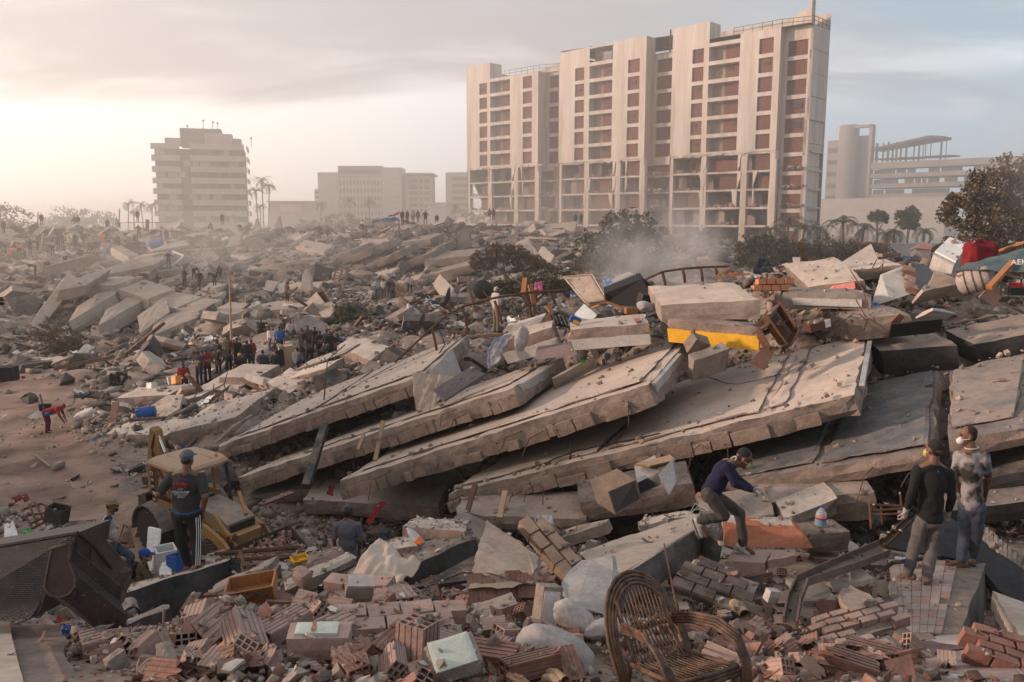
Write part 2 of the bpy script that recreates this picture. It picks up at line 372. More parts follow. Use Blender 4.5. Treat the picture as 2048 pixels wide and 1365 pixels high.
def ground():
 na,nr=420,400
 A=np.linspace(-1.25,1.25,na+1);R=1.2*(330/1.2)**(np.linspace(0,1,nr+1))
 r,a=np.meshgrid(R,A,indexing='ij');x=r*np.sin(a);y=r*np.cos(a)-2.5
 z=H(x,y);ln=lane(x,y)
 rough=(1-ln)*np.clip(.06+.0065*r,0,.55)*np.clip((260-r)/120,0,1)
 z=z+rough*(fnoise(x,y,3,3,1.2)+.9*np.maximum(0,fnoise(x,y,5,2,3.4)))*np.where(r>30,1.3,1)-rough*.25
 z=z+ln*.15*fnoise(x,y,8,4,1.2)
 e=np.clip((r-240)/90,0,1);z=z*(1-e)+-.2*e
 me=bpy.data.meshes.new('rubble_ground');nv=x.size
 q=np.arange(nv).reshape(x.shape);f=np.stack([q[:-1,:-1],q[:-1,1:],q[1:,1:],q[1:,:-1]],-1)[...,::-1].reshape(-1,4)
 me.vertices.add(nv);me.vertices.foreach_set('co',np.stack([x,y,z],-1).ravel())
 me.loops.add(f.size);me.loops.foreach_set('vertex_index',f.ravel().astype(np.int32))
 me.polygons.add(len(f));me.polygons.foreach_set('loop_start',np.arange(0,f.size,4,dtype=np.int32));me.update()
 at_=me.attributes.new('lane','FLOAT','POINT');at_.data.foreach_set('value',ln.ravel().astype(np.float32))
 m=M('rubble_dirt',(.30,.225,.175),(.16,.12,.098),sc=1.1,bump=1.,grain=1.6)
 nt=m.node_tree;N=nt.nodes;L=nt.links
 b=next(n for n in N if n.type=='BSDF_PRINCIPLED');src=b.inputs['Base Color'].links[0].from_socket
 an=N.new('ShaderNodeAttribute');an.attribute_name='lane'
 mx=N.new('ShaderNodeMix');mx.data_type='RGBA';L.new(an.outputs['Fac'],mx.inputs[0]);L.new(src,mx.inputs[6])
 nz=N.new('ShaderNodeTexNoise');nz.inputs['Scale'].default_value=.55;nz.inputs['Detail'].default_value=8;nz.inputs['Roughness'].default_value=.65
 gp=N.new('ShaderNodeNewGeometry');L.new(gp.outputs['Position'],nz.inputs[0])
 cr=N.new('ShaderNodeValToRGB');L.new(nz.outputs[0],cr.inputs[0]);e=cr.color_ramp.elements
 e[0].position=.34;e[0].color=(.105,.066,.050,1);e[1].position=.62;e[1].color=(.295,.195,.148,1)
 L.new(cr.outputs[0],mx.inputs[7]);L.new(mx.outputs[2],b.inputs['Base Color'])
 me.materials.append(m);me.shade_smooth()
 tag(link('rubble_ground',me),kind='structure')
 far=MB();n=48
 far.add([(7000*cos(2*pi*i/n),7000*sin(2*pi*i/n),-.35)for i in range(n)],[tuple(range(n))])
 o=link('ground',far.mesh('ground',M('far_ground',(.20,.16,.12),(.13,.12,.08),sc=.02,bump=0)));tag(o,kind='structure')
ground()
# ------------------------------------------------------------------ loose rubble
def hull_shapes(kind,n):
 out=[]
 for i in range(n):
  mb=MB();r=random.Random(i*7+len(kind));j=lambda a:r.uniform(-a,a)
  if kind=='chunk':
   vs=[]
   for z in(-1,1):
    for k in range(5):
     a=2*pi*(k+j(.3))/5;q=(.34+r.random()*.24)*(1 if z<0 else r.uniform(.55,.95))
     vs.append((q*cos(a)*r.uniform(.8,1.2),q*sin(a),z*r.uniform(.18,.36)))
   mb.add(vs,[(4,3,2,1,0),(5,6,7),(5,7,8),(5,8,9)]+[t for k in range(5)for t in((k,(k+1)%5,(k+1)%5+5),(k,(k+1)%5+5,k+5))])
  elif kind=='plate':
   k_=r.choice((4,5,6));t=r.uniform(.045,.11);pl=[]
   asp=r.uniform(.5,1)
   for k in range(k_):
    a=2*pi*(k+j(.28))/k_;q=r.uniform(.38,.58);pl.append((q*cos(a),q*sin(a)*asp,t+j(.02)))
   mb.prism(pl,(j(.03),j(.03),-2*t))
  elif kind=='stick':
   t=r.uniform(.018,.04);mb.box((0,0,0),(1,t*2,t),None,0,.006)
  elif kind=='shard':
   w_=r.uniform(.3,.5);vs=[]
   for k in range(4):
    x=-.5+k/3;zz=.10*(1 if k in(0,3)else-.2)*r.choice((0,1,1.4))+j(.015)
    vs+=[(x,-w_/2+j(.07),zz),(x,w_/2+j(.07),zz)]
   t=.035;up=vs+[(a,b,c-t)for a,b,c in vs]
   fs=[(2*k,2*k+2,2*k+3,2*k+1)for k in range(3)]+[(8+2*k+1,8+2*k+3,8+2*k+2,8+2*k)for k in range(3)]
   fs+=[(2*k,8+2*k,10+2*k,2*k+2)for k in range(3)]+[(2*k+3,10+2*k+1,8+2*k+1,2*k+1)for k in range(3)]+[(0,1,9,8),(7,6,14,15)]
   mb.add(up,fs)
  elif kind=='rag':
   ph=r.random()*9
   mb.grid(lambda u,v:((u-.5)*(1+.2*sin(v*7+ph)),(v-.5)*.7,.10*sin(u*9+ph)*cos(v*6+ph*2)+.05*sin(v*17+u*13)),6,5)
  tri=[]
  for f in mb.f:
   for k in range(1,len(f)-1):tri.append((f[0],f[k],f[k+1]))
  out.append((np.array(mb.v,float),np.array(tri)))
 return out
def eul(rx,ry,rz):
 cx,sx,cy_,sy,cz,sz=np.cos(rx),np.sin(rx),np.cos(ry),np.sin(ry),np.cos(rz),np.sin(rz)
 R=np.empty((len(rx),3,3))
 R[:,0,0]=cy_*cz;R[:,0,1]=sx*sy*cz-cx*sz;R[:,0,2]=cx*sy*cz+sx*sz
 R[:,1,0]=cy_*sz;R[:,1,1]=sx*sy*sz+cx*cz;R[:,1,2]=cx*sy*sz-sx*cz
 R[:,2,0]=-sy;R[:,2,1]=sx*cy_;R[:,2,2]=cx*cy_
 return R
KEEP_OUT=[]
def spots(dens,rmax,rmin=2.2,reg=None,ln=.985):
 amax=.66;n=int(dens*amax*(rmax**2-rmin**2))
 r=np.sqrt(rng.uniform(rmin**2,rmax**2,n));a=rng.uniform(-amax,amax,n)
 x,y=r*np.sin(a),r*np.cos(a)
 k=rng.random(n)>lane(x,y)*ln
 if reg is not None:k&=rng.random(n)<reg(x,y)
 return x[k],y[k]
def scatter(name,kind,mat,classes,label,cat,group,reg=None,tilt=.5,top=300,nshape=8,sink=.12,flat=1.,labels=None):
 shapes=hull_shapes(kind,nshape);X=[];Y=[];S=[]
 for s,dens,rmax,rmin in classes:
  x,y=spots(dens,rmax,rmin,reg,.86 if s<.2 else .985);X.append(x);Y.append(y);S.append(s*np.exp(rng.normal(0,.28,len(x))))
 X,Y,S=map(np.concatenate,(X,Y,S));n=len(X)
 ko=np.ones(n,bool)
 for kx,ky,kr in KEEP_OUT:ko&=(np.hypot(X-kx,Y-ky)>kr+S*.45)|(S<.09)
 X,Y,S=X[ko],Y[ko],S[ko];n=len(X)
 e=.3+.02*np.hypot(X,Y);hx=(H(X+e,Y)-H(X-e,Y))/(2*e);hy=(H(X,Y+e)-H(X,Y-e))/(2*e)
 Z=H(X,Y)+S*rng.uniform(-sink,.22,n)
 tl=np.minimum(tilt,1.2)
 R=eul(np.arctan(hy)+rng.normal(0,tl,n),-np.arctan(hx)+rng.normal(0,tl,n),rng.uniform(0,2*pi,n))
 sc=np.stack([S,S*rng.uniform(.75,1.15,n),S*flat*rng.uniform(.8,1.3,n)],-1);pick=rng.integers(0,nshape,n)
 app=S/np.hypot(X,Y);order=np.argsort(-app)
 meshes=[]
 for vs,tr in shapes:
  me=bpy.data.meshes.new(name);me.from_pydata(vs.tolist(),[],tr.tolist());me.materials.append(mat);meshes.append(me)
 for i in order[:top]:
  o=link(name,meshes[pick[i]]);o.location=(X[i],Y[i],Z[i]);o.scale=sc[i];o.rotation_euler=Matrix(R[i].tolist()).to_euler()
  yy=Y[i];b=X[i]/max(1,yy)
  where=('in the brick heap at the front' if yy<11 else 'below the tilted slabs' if yy<24 and b>-.2 else 'beside the dirt lane' if yy<55 and b<-.15 else 'on the slope behind the slab stack' if yy<55 else 'on the far rubble mounds')
  tag(o,f'{label} {where}',cat,f'{group} {where}')
 rest=order[top:]
 if len(rest):
  vv=[];ff=[];off=0
  for k,(vs,tr)in enumerate(shapes):
   ii=rest[pick[rest]==k]
   if not len(ii):continue
   P_=np.einsum('nij,nvj->nvi',R[ii],vs[None]*sc[ii][:,None])+np.stack([X[ii],Y[ii],Z[ii]],-1)[:,None]
   vv.append(P_.reshape(-1,3));ff.append((tr[None]+(off+np.arange(len(ii))*len(vs))[:,None,None]).reshape(-1,3));off+=len(ii)*len(vs)
  vv=np.concatenate(vv);ff=np.concatenate(ff).astype(np.int32)
  me=bpy.data.meshes.new(name+'_litter');me.vertices.add(len(vv));me.vertices.foreach_set('co',vv.ravel())
  me.loops.add(ff.size);me.loops.foreach_set('vertex_index',ff.ravel());me.polygons.add(len(ff));me.polygons.foreach_set('loop_start',np.arange(0,ff.size,3,dtype=np.int32));me.update()
  me.materials.append(mat);tag(link(name+'_litter',me),'small '+label.split(' lying')[0]+' litter spread over all the rubble',cat,kind='stuff')
def near(x,y):return np.where(y<11.5,1.,0.)
def rubble():
 front=lambda x,y:np.where(y<12,1.,np.where((x>1)&(y<30),.55,.22))
 c1=M('rubble_concrete',(.36,.295,.25),(.20,.16,.135),sc=2,bump=.6,isl=.5,orand=.45,dust=.3)
 c2=M('rubble_brick',(.33,.17,.125),(.23,.118,.09),sc=6,bump=.5,isl=.4,orand=.4,dust=.3)
 c3=M('rubble_plaster',(.60,.54,.49),(.46,.40,.35),sc=3,bump=.3,isl=.3,orand=.22,dust=.25)
 c4=M('rubble_wood',(.24,.155,.10),(.12,.07,.045),sc=5,bump=.3,isl=.5,orand=.45,dust=.2)
 c5=M('rubble_dark',(.09,.075,.067),(.035,.032,.03),sc=4,bump=.4,isl=.4,orand=.3,dust=.3)
 scatter('concrete_chunk','chunk',c1,[(.035,70,9,2.2),(.07,26,22,2.2),(.14,6,45,2.2),(.13,9,42,13),(.3,1.7,100,11),(.6,.12,130,14),(1.0,.02,135,32)],'broken grey concrete chunk lying','concrete chunk','concrete chunks',tilt=.7,flat=.72)
 scatter('brick_fragment','shard',c2,[(.05,60,9,2.2),(.10,32,20,2.2),(.17,12,28,2.2),(.3,.5,60,12)],'red clay brick fragment lying','brick fragment','brick fragments',reg=front,tilt=.5)
 scatter('slab_fragment','plate',c1,[(.12,9,24,2.2),(.3,1.2,60,8),(.7,.62,130,12),(1.5,.13,135,34),(3.0,.02,135,50)],'flat broken concrete slab piece lying','slab fragment','slab fragments',tilt=.33)
 scatter('plaster_fragment','plate',c3,[(.08,7,16,2.2),(.2,.8,45,8),(.5,.2,130,12),(1.2,.05,135,35)],'pale plaster fragment lying','plaster fragment','plaster fragments',tilt=.4,flat=.7)
 scatter('wood_plank','stick',c4,[(.35,.9,30,3),(.9,.2,70,8),(2.2,.06,130,25)],'splintered wooden plank lying','plank','planks',tilt=.35,flat=1.4)
 scatter('charred_fragment','chunk',c5,[(.10,3.5,20,3),(.3,.7,80,8),(.9,.14,130,26),(1.8,.02,130,50)],'dark scorched fragment lying','debris fragment','scorched fragments',tilt=.6,flat=.8)
 for nm,c,nn in(('white',(.66,.64,.62),1.3),('blue',(.03,.09,.26),.35),('red',(.33,.03,.03),.3),('black',(.02,.02,.022),.6)):
  scatter('cloth_scrap','rag',cloth(nm+'_scrap',c),[(.22,.14*nn,45,5),(.55,.06*nn,120,16),(1.1,.012*nn,120,45)],f'crumpled {nm} cloth or plastic scrap lying','scrap',f'{nm} scraps',tilt=.3,top=60)
  # ------------------------------------------------------------------ buildings
BO=Vector((-8.9,164,0));BE=Vector((.731,-.682,0));BW=Vector((.682,.731,0))
def bp(u,w,z):return BO+BE*u+BW*w+Vector((0,0,z))
def uof(px):k=(px-1024)/F*.989;return(k*164+8.9)/(.731+.682*k)
BR=Matrix((BE,BW,Vector((0,0,1)))).transposed()
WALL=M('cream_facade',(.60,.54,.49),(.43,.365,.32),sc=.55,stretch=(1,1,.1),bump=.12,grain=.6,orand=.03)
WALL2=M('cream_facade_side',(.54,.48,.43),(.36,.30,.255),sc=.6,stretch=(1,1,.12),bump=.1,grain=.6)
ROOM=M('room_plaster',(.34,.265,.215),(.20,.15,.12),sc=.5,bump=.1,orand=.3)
def lattice_mat():
 m=M('brick_lattice',(.29,.125,.085),(.22,.09,.062),sc=2,bump=.1,orand=.14);nt=m.node_tree;N=nt.nodes;L=nt.links
 b=next(n for n in N if n.type=='BSDF_PRINCIPLED');src=b.inputs['Base Color'].links[0].from_socket
 tc=N.new('ShaderNodeTexCoord');br=N.new('ShaderNodeTexBrick');L.new(tc.outputs['Object'],br.inputs[0])
 mp=N.new('ShaderNodeMapping');mp.inputs['Rotation'].default_value=(pi/2,0,0);L.new(tc.outputs['Object'],mp.inputs[0]);L.new(mp.outputs[0],br.inputs[0])
 for k,v in(('Scale',1.),('Brick Width',.34),('Row Height',.26),('Mortar Size',.05)):br.inputs[k].default_value=v
 br.offset=0
 br.inputs['Color1'].default_value=(1,1,1,1);br.inputs['Color2'].default_value=(.75,.75,.75,1);br.inputs['Mortar'].default_value=(.35,.33,.33,1)
 mx=N.new('ShaderNodeMix');mx.data_type='RGBA';mx.blend_type='MULTIPLY';mx.inputs[0].default_value=1;L.new(src,mx.inputs[6]);L.new(br.outputs[0],mx.inputs[7]);L.new(mx.outputs[2],b.inputs['Base Color'])
 return m
LATT=lattice_mat()
def facade(mb,T,us,zs,hole,depth,m=0,mr=0):
# a wall plane cut by openings, with reveals going back to the given depth;  T(u, w, z) -> world
 nu,nz_=len(us)-1,len(zs)-1
 for i in range(nu):
  for j in range(nz_):
   if hole(i,j):continue
   a,b,c,d=us[i],us[i+1],zs[j],zs[j+1]
   mb.add([T(a,0,c),T(b,0,c),T(b,0,d),T(a,0,d)],[(0,1,2,3)],m)
   for(di,dj,p,q)in((-1,0,(a,c),(a,d)),(1,0,(b,d),(b,c)),(0,-1,(b,c),(a,c)),(0,1,(a,d),(b,d))):
    ii,jj=i+di,j+dj
    if 0<=ii<nu and 0<=jj<nz_ and hole(ii,jj):
     mb.add([T(p[0],0,p[1]),T(q[0],0,q[1]),T(q[0],depth,q[1]),T(p[0],depth,p[1])],[(3,2,1,0)],mr)
FLH=2.66
def tower(name,label,px0,px1,pxs,px_rec,top_l,top_r,base_extra,seed,right_end=None):
# pxs: (window l, r), (balcony l, r), (window l, r) in photo columns;  px_rec: end of the set-back link on the right
 r=random.Random(seed);u0,u1,ur=uof(px0),uof(px1),uof(px_rec)
 w1a,w1b,ba,bb,w2a,w2b=[uof(p)for p in pxs]
 t=thing(name,label,'apartment tower',bp((u0+u1)/2,4,0))
 z0=18.85;rows=6;zt=z0+rows*FLH
 us=[u0,w1a,w1b,ba,bb,w2a,w2b,u1]
 zs=[z0];kinds=[]
 for k in range(rows):zs+=[z0+k*FLH+.35,z0+(k+1)*FLH-.22]
 zs.append(zt+.35)
 hol=lambda i,j:(j%2==1)and i in(1,3,5)
 mb=MB();facade(mb,bp,us,zs,hol,1.7)
 ztl,ztr=top_l,top_r
 # crown of the wall: tall left bulkhead, lower right part
 mb.add([bp(u0,0,zt+.35),bp(ba,0,zt+.35),bp(ba,0,ztl+.12),bp(u0,0,ztl)],[(0,1,2,3)])
 mb.add([bp(ba,0,ztl+.12),bp(ba,3.2,ztl+.12),bp(u0,3.2,ztl),bp(u0,0,ztl)],[(0,1,2,3)])
 mb.add([bp(ba,0,ztr),bp(ba,3.2,ztr),bp(ba,3.2,ztl+.12),bp(ba,0,ztl+.12)],[(0,1,2,3)])
 if ztr>zt+.4:mb.add([bp(bb,0,zt+.35),bp(u1,0,zt+.35),bp(u1,0,ztr),bp(bb,0,ztr)],[(0,1,2,3)])
 part(mb,'front_wall',WALL,t)
 # right return, link strip, left flank, back and roof
 mb=MB();wd=2.6;wl=12 if right_end is None else 6.95
 mb.add([bp(u1,0,z0-1.2),bp(u1,wd,z0-1.2),bp(u1,wd,ztr),bp(u1,0,ztr)],[(0,1,2,3)])
 mb.add([bp(u0,wl,0),bp(u0,0,z0),bp(u0,0,ztl),bp(u0,wl,ztl)],[(0,1,2,3)])
 mb.add([bp(u0,0,8),bp(u0,.3,8),bp(u0,.3,z0),bp(u0,0,z0)],[(0,1,2,3)])
 mb.add([bp(ur,wl,0),bp(u0,wl,0),bp(u0,wl,ztl),bp(ur,wl,ztl)],[(0,1,2,3)])
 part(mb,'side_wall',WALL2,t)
 mb=MB();mb.add([bp(u0,.02,ztr-.03),bp(ur,wd if right_end is None else .02,ztr-.03),bp(ur,wl,ztr-.03),bp(u0,wl,ztr-.03)],[(0,1,2,3)]);part(mb,'roof',CONC,t)
 # storeys above: brick lattices, balcony walls
 pm={}
 def panel(u,v,za,zb,w,mat=LATT,nm='brick_panel',vent=0):
  key=(round(v-u,2),round(zb-za,2),nm,mat.name)
  if key not in pm:
   m2=MB();m2.box((0,.06,(zb-za)/2),(v-u,.12,zb-za));pm[key]=m2.mesh(nm,mat)
  o=link(nm,pm[key],t);o.matrix_basis=WM(t).inverted()@Matrix.Translation(bp((u+v)/2,w,za))@BR.to_4x4()
  if vent:
   m3=MB();m3.box((r.uniform(-.2,.2)*(v-u),-.05,(zb-za)*r.uniform(.5,.75)),((v-u)*.35,.1,.45));c=link('vent_window',m3.mesh('vent_window',GLASS_V),o)
  return o
 for k in range(rows):
  za,zb=z0+k*FLH+.35,z0+(k+1)*FLH-.22
  panel(w1a,w1b,za,zb,.28,vent=r.random()<.55);panel(w2a,w2b,za,zb,.28,vent=r.random()<.2)
  mid=ba+(bb-ba)*.42
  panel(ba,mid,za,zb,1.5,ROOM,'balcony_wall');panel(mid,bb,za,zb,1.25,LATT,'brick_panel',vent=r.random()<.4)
  # set-back link with its own lattice openings
 if right_end is None:
  mb=MB();lu=[u1,u1+.35,ur-.1,ur];lz=[z0-1.0]
  for k in range(rows):lz+=[z0+k*FLH+.3,z0+(k+1)*FLH-.3]
  lz.append(zt+.5)
  T2=lambda u,w_,z:bp(u,wd+w_,z)
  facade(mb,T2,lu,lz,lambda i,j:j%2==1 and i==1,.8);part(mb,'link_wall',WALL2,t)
  for k in range(rows):panel(lu[1],lu[2],z0+k*FLH+.3,z0+(k+1)*FLH-.3,wd+.4,vent=r.random()<.6)
  # stripped storeys below: columns, slabs, remains of walls
 sm={}
 for k in range(7):
  zf=z0-k*FLH
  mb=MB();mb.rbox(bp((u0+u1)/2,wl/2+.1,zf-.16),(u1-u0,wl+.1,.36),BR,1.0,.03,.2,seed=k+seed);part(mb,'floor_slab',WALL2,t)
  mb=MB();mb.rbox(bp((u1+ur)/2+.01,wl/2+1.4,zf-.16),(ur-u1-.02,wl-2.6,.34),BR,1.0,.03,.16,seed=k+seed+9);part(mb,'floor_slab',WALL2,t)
 for u in(u0+.3,(w1b+ba)/2+.1,(bb+w2a)/2-.2,u1-.35):
  mb=MB();mb.rbox(bp(u,.5,z0/2-.2),(1.15 if u>u0+1 else .8,.9,z0+.4),BR,.9,.06,.16,seed=int(u*7));part(mb,'column',WALL,t)
 for k in range(6):
  zf=z0-(k+1)*FLH
  for(a,b)in((u0+.6,ba-.3),(ba+.3,bb-.3),(bb+.5,u1-.6),(u1,ur)):
   n=r.choice((1,2,2,3));x=a
   for q in range(n):
    wdt=(b-a)/n*r.uniform(.35,.95);hh=FLH-.36 if r.random()<.65 else r.uniform(.7,1.9)
    mt=r.choice((ROOM,ROOM,LATT,BRICK_P,CONC_D));dep=r.uniform(1.2,5.)
    mb=MB();z_=zf+.02
    pl=[bp(x,dep,z_),bp(x+wdt,dep,z_),bp(x+wdt,dep,z_+hh*r.uniform(.6,1)),bp(x+wdt*r.uniform(.4,.7),dep,z_+hh),bp(x,dep,z_+hh*r.uniform(.8,1))]
    mb.prism(pl,BW*.15);part(mb,'partition',mt,t);x+=(b-a)/n
   if r.random()<.75:
    mb=MB()
    for q in range(14):mb.rbox(bp(r.uniform(a,b),r.uniform(.3,1.6),zf+r.uniform(.05,.35)),(r.uniform(.2,.7),r.uniform(.2,.5),r.uniform(.1,.4)),rot(r.uniform(-40,40),r.uniform(-40,40),r.uniform(0,90)),9,.02,.05)
    o=part(mb,'fallen_bricks',BRICK_P if r.random()<.6 else CONC,t);o['kind']='stuff'
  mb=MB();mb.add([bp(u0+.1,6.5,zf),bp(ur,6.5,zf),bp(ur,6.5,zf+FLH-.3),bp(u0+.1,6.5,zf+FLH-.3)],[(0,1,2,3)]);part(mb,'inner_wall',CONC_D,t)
 for k in range(3):
  for u in(w1b+.5,ba-.3,bb+.3,w2a-.2):
   if r.random()<.7:
    zf=z0-k*FLH;s=r.choice((-1,1));e=r.uniform(.3,.9);pl=[bp(u,.05,zf),bp(u+s*e,.05,zf),bp(u+s*e*r.uniform(.5,1),.05,zf-FLH*.35),bp(u+s*e*r.uniform(.2,.8),.05,zf-FLH*.7),bp(u,.05,zf-FLH)]
    mb=MB();mb.prism(pl if s>0 else pl[::-1],BW*.22);part(mb,'wall_stub',WALL,t)
  za=z0-(k+1)*FLH+.1
  for a_,b_ in((w1a-.3,w1b+.2),(ba+.4,bb-.2),(w2a-.2,w2b+.3)):
   if r.random()<.55:panel(a_+(b_-a_)*r.choice((0,.3)),b_,za,za+FLH*r.uniform(.6,.85),r.uniform(.6,1.4))
   # ragged plaster flaps where the wall has torn away
 for k in range(7):
  u=r.uniform(u0+1,u1-2);mb=MB();pl=[bp(u,-.03,z0+.05)]
  n=7;wd2=r.uniform(1.5,3.6)
  for q in range(1,n):pl.append(bp(u+wd2*q/n,-.03,z0-r.uniform(.05,.42)))
  pl.append(bp(u+wd2,-.03,z0+.05));mb.prism(pl,BW*.2);part(mb,'torn_plaster',WALL,t)
 return t,(u0,u1,ur,ztl,ztr,zt)
def towers():
 tl,a=tower('apartment_tower','cream apartment tower farthest left of the joined three, stripped lower floors half lost in dust',935,1075,(960,975,981,1020,1045,1063),1116,38.0,35.2,0,1)
 tm,b=tower('apartment_tower','middle cream apartment tower of the joined three with an open balcony at its top',1116,1285,(1147,1165,1175,1220,1250,1273),1336,37.6,37.9,0,2)
 tr,c=tower('apartment_tower','tallest nearest cream apartment tower of the joined three, railing and fin on its roof',1336,1545,(1375,1397,1407,1467,1504,1532),1600,38.2,35.8,0,3,right_end=1)
 # right tower: set-back brick strip, then the long flank
 u0,u1,ur,ztl,ztr,zt=c;w0=2.6
 mb=MB();lz=[8,10.6];z=10.65
 us=[u1,u1+.5,ur-.7,ur];zs=[2.]
 for k in range(11):zs+=[5.25+k*FLH,5.25+k*FLH+2.1]
 zs.append(ztr)
 facade(mb,lambda u,w_,q:bp(u,w0+w_-1.2,q),us,zs,lambda i,j:j%2==1 and i==1,.5);part(mb,'strip_wall',WALL2,tr)
 for k in range(11):
  m2=MB();za=5.25+k*FLH;m2.box((0,.06,1.05),(us[2]-us[1],.1,2.1))
  o=link('brick_panel',m2.mesh('brick_panel',LATT),tr);o.matrix_basis=WM(tr).inverted()@Matrix.Translation(bp((us[1]+us[2])/2,w0-.95,za))@BR.to_4x4()
  if k in(6,7):m3=MB();m3.box((.1,-.05,1.2),(1.6,.12,.9));link('window',m3.mesh('window',GLASS_V),o)
 mb=MB();n=11
 for k in range(n):
  za,zb=ztr-(k+1)*3.2,ztr-k*3.2-.05;off=.05*(k%2)+(.28 if k>=4 else 0)
  mb.add([bp(ur-off,1.4,za),bp(ur-off,6.9,za),bp(ur-off,6.9,zb),bp(ur-off,1.4,zb),bp(ur-off-.4,1.4,za),bp(ur-off-.4,6.9,za),bp(ur-off-.4,6.9,zb),bp(ur-off-.4,1.4,zb)],[(0,1,2,3),(4,7,6,5),(0,3,7,4),(1,5,6,2),(3,2,6,7),(0,4,5,1)])
 part(mb,'flank_wall',WALL,tr)
 # roof furniture
 def fin(t,uu,w_,z,h,l,sweep):
  mb=MB();mb.beam(bp(uu,w_,z),bp(uu,w_,z+h),1.1,.25,up=tuple(BE));part(mb,'fin',WALL2,t)
  mb=MB();k=10;top=[bp(uu-l*(1-q/k),w_+.4,z+.9+(h*.62)*(q/k)**2.2)for q in range(k+1)]
  mb.prism([bp(uu-l,w_+.4,z-.3)]+[bp(uu,w_+.4,z-.3)]+top[::-1],BW*.3);part(mb,'curved_parapet',WALL2,t)
 fin(tr,uof(1583),3.6,ztr,3.8,12,0);fin(tl,uof(1104),4,a[4],2.6,11,0)
 def rail(t,pts,h=1.1):
  mb=MB()
  for p,q in zip(pts,pts[1:]):
   for zz in(.55,h):mb.beam(p+V(0,0,zz),q+V(0,0,zz),.06)
   n=max(1,int((q-p).length/1.3))
   for k in range(n+1):s=p.lerp(q,k/n);mb.beam(s,s+V(0,0,h),.06)
  part(mb,'roof_railing',STEEL,t)
 rail(tr,[bp(uof(1450),.6,c[4]),bp(u1,.3,c[4]),bp(ur,1.5,c[4]),bp(ur,6.8,c[4])]);rail(tl,[bp(uof(1005),.5,a[4]),bp(a[1],.4,a[4]),bp(a[2],2.6,a[4])]);rail(tm,[bp(uof(1305),2.7,zt+.5),bp(uof(1334),2.7,zt+.5)])
 for t,uu,w_,z,h in((tm,uof(1311),3,b[5]+.5,3.6),):mb=MB();mb.tube([bp(uu,w_,z),bp(uu,w_,z+h)],.13,6);part(mb,'flue_pipe',RUST,t)
 mb=MB();mb.tube([bp(uof(1326),2.3,12),bp(uof(1330),2.3,38)],.07,5);part(mb,'drain_pipe',STEEL,tm)
 mb=MB();mb.tube([bp(uof(1114),.15,4),bp(uof(1115),.15,36)],.1,5);part(mb,'drain_pipe',STEEL,tl)
 # middle tower's open top balcony
 ba,bb=uof(1175),uof(1220);mb=MB();mb.add([bp(ba,1.6,zt+.4),bp(bb,1.6,zt+.4),bp(bb,1.6,b[3]),bp(ba,1.6,b[3])],[(0,1,2,3)]);part(mb,'balcony_wall',ROOM,tm)
 mb=MB();mb.box(bp(ba*.4+bb*.6,1.4,zt+1.3),(1.6,.1,1.4),BR);part(mb,'window',GLASS_D,tm)
 mb=MB();mb.box(bp((ba+bb)/2,.8,b[3]-.1),(bb-ba,1.9,.25),BR);part(mb,'balcony_roof',WALL,tm)
 mb=MB();mb.beam(bp(ba+.8,.3,zt+1.2),bp(bb,.3,zt+1.2),.05);[mb.beam(bp(ba+.8+q,.3,zt+.35),bp(ba+.8+q,.3,zt+1.2),.04)for q in(.5,1.2,2,2.8,3.5)];part(mb,'balcony_railing',STEEL,tm)
def frame_axes(a,b):
 e=(b-a);e.z=0;L_=e.length;e.normalize();wv=Vector((-e.y,e.x,0));return e,wv,L_,Matrix((e,wv,Vector((0,0,1)))).transposed()
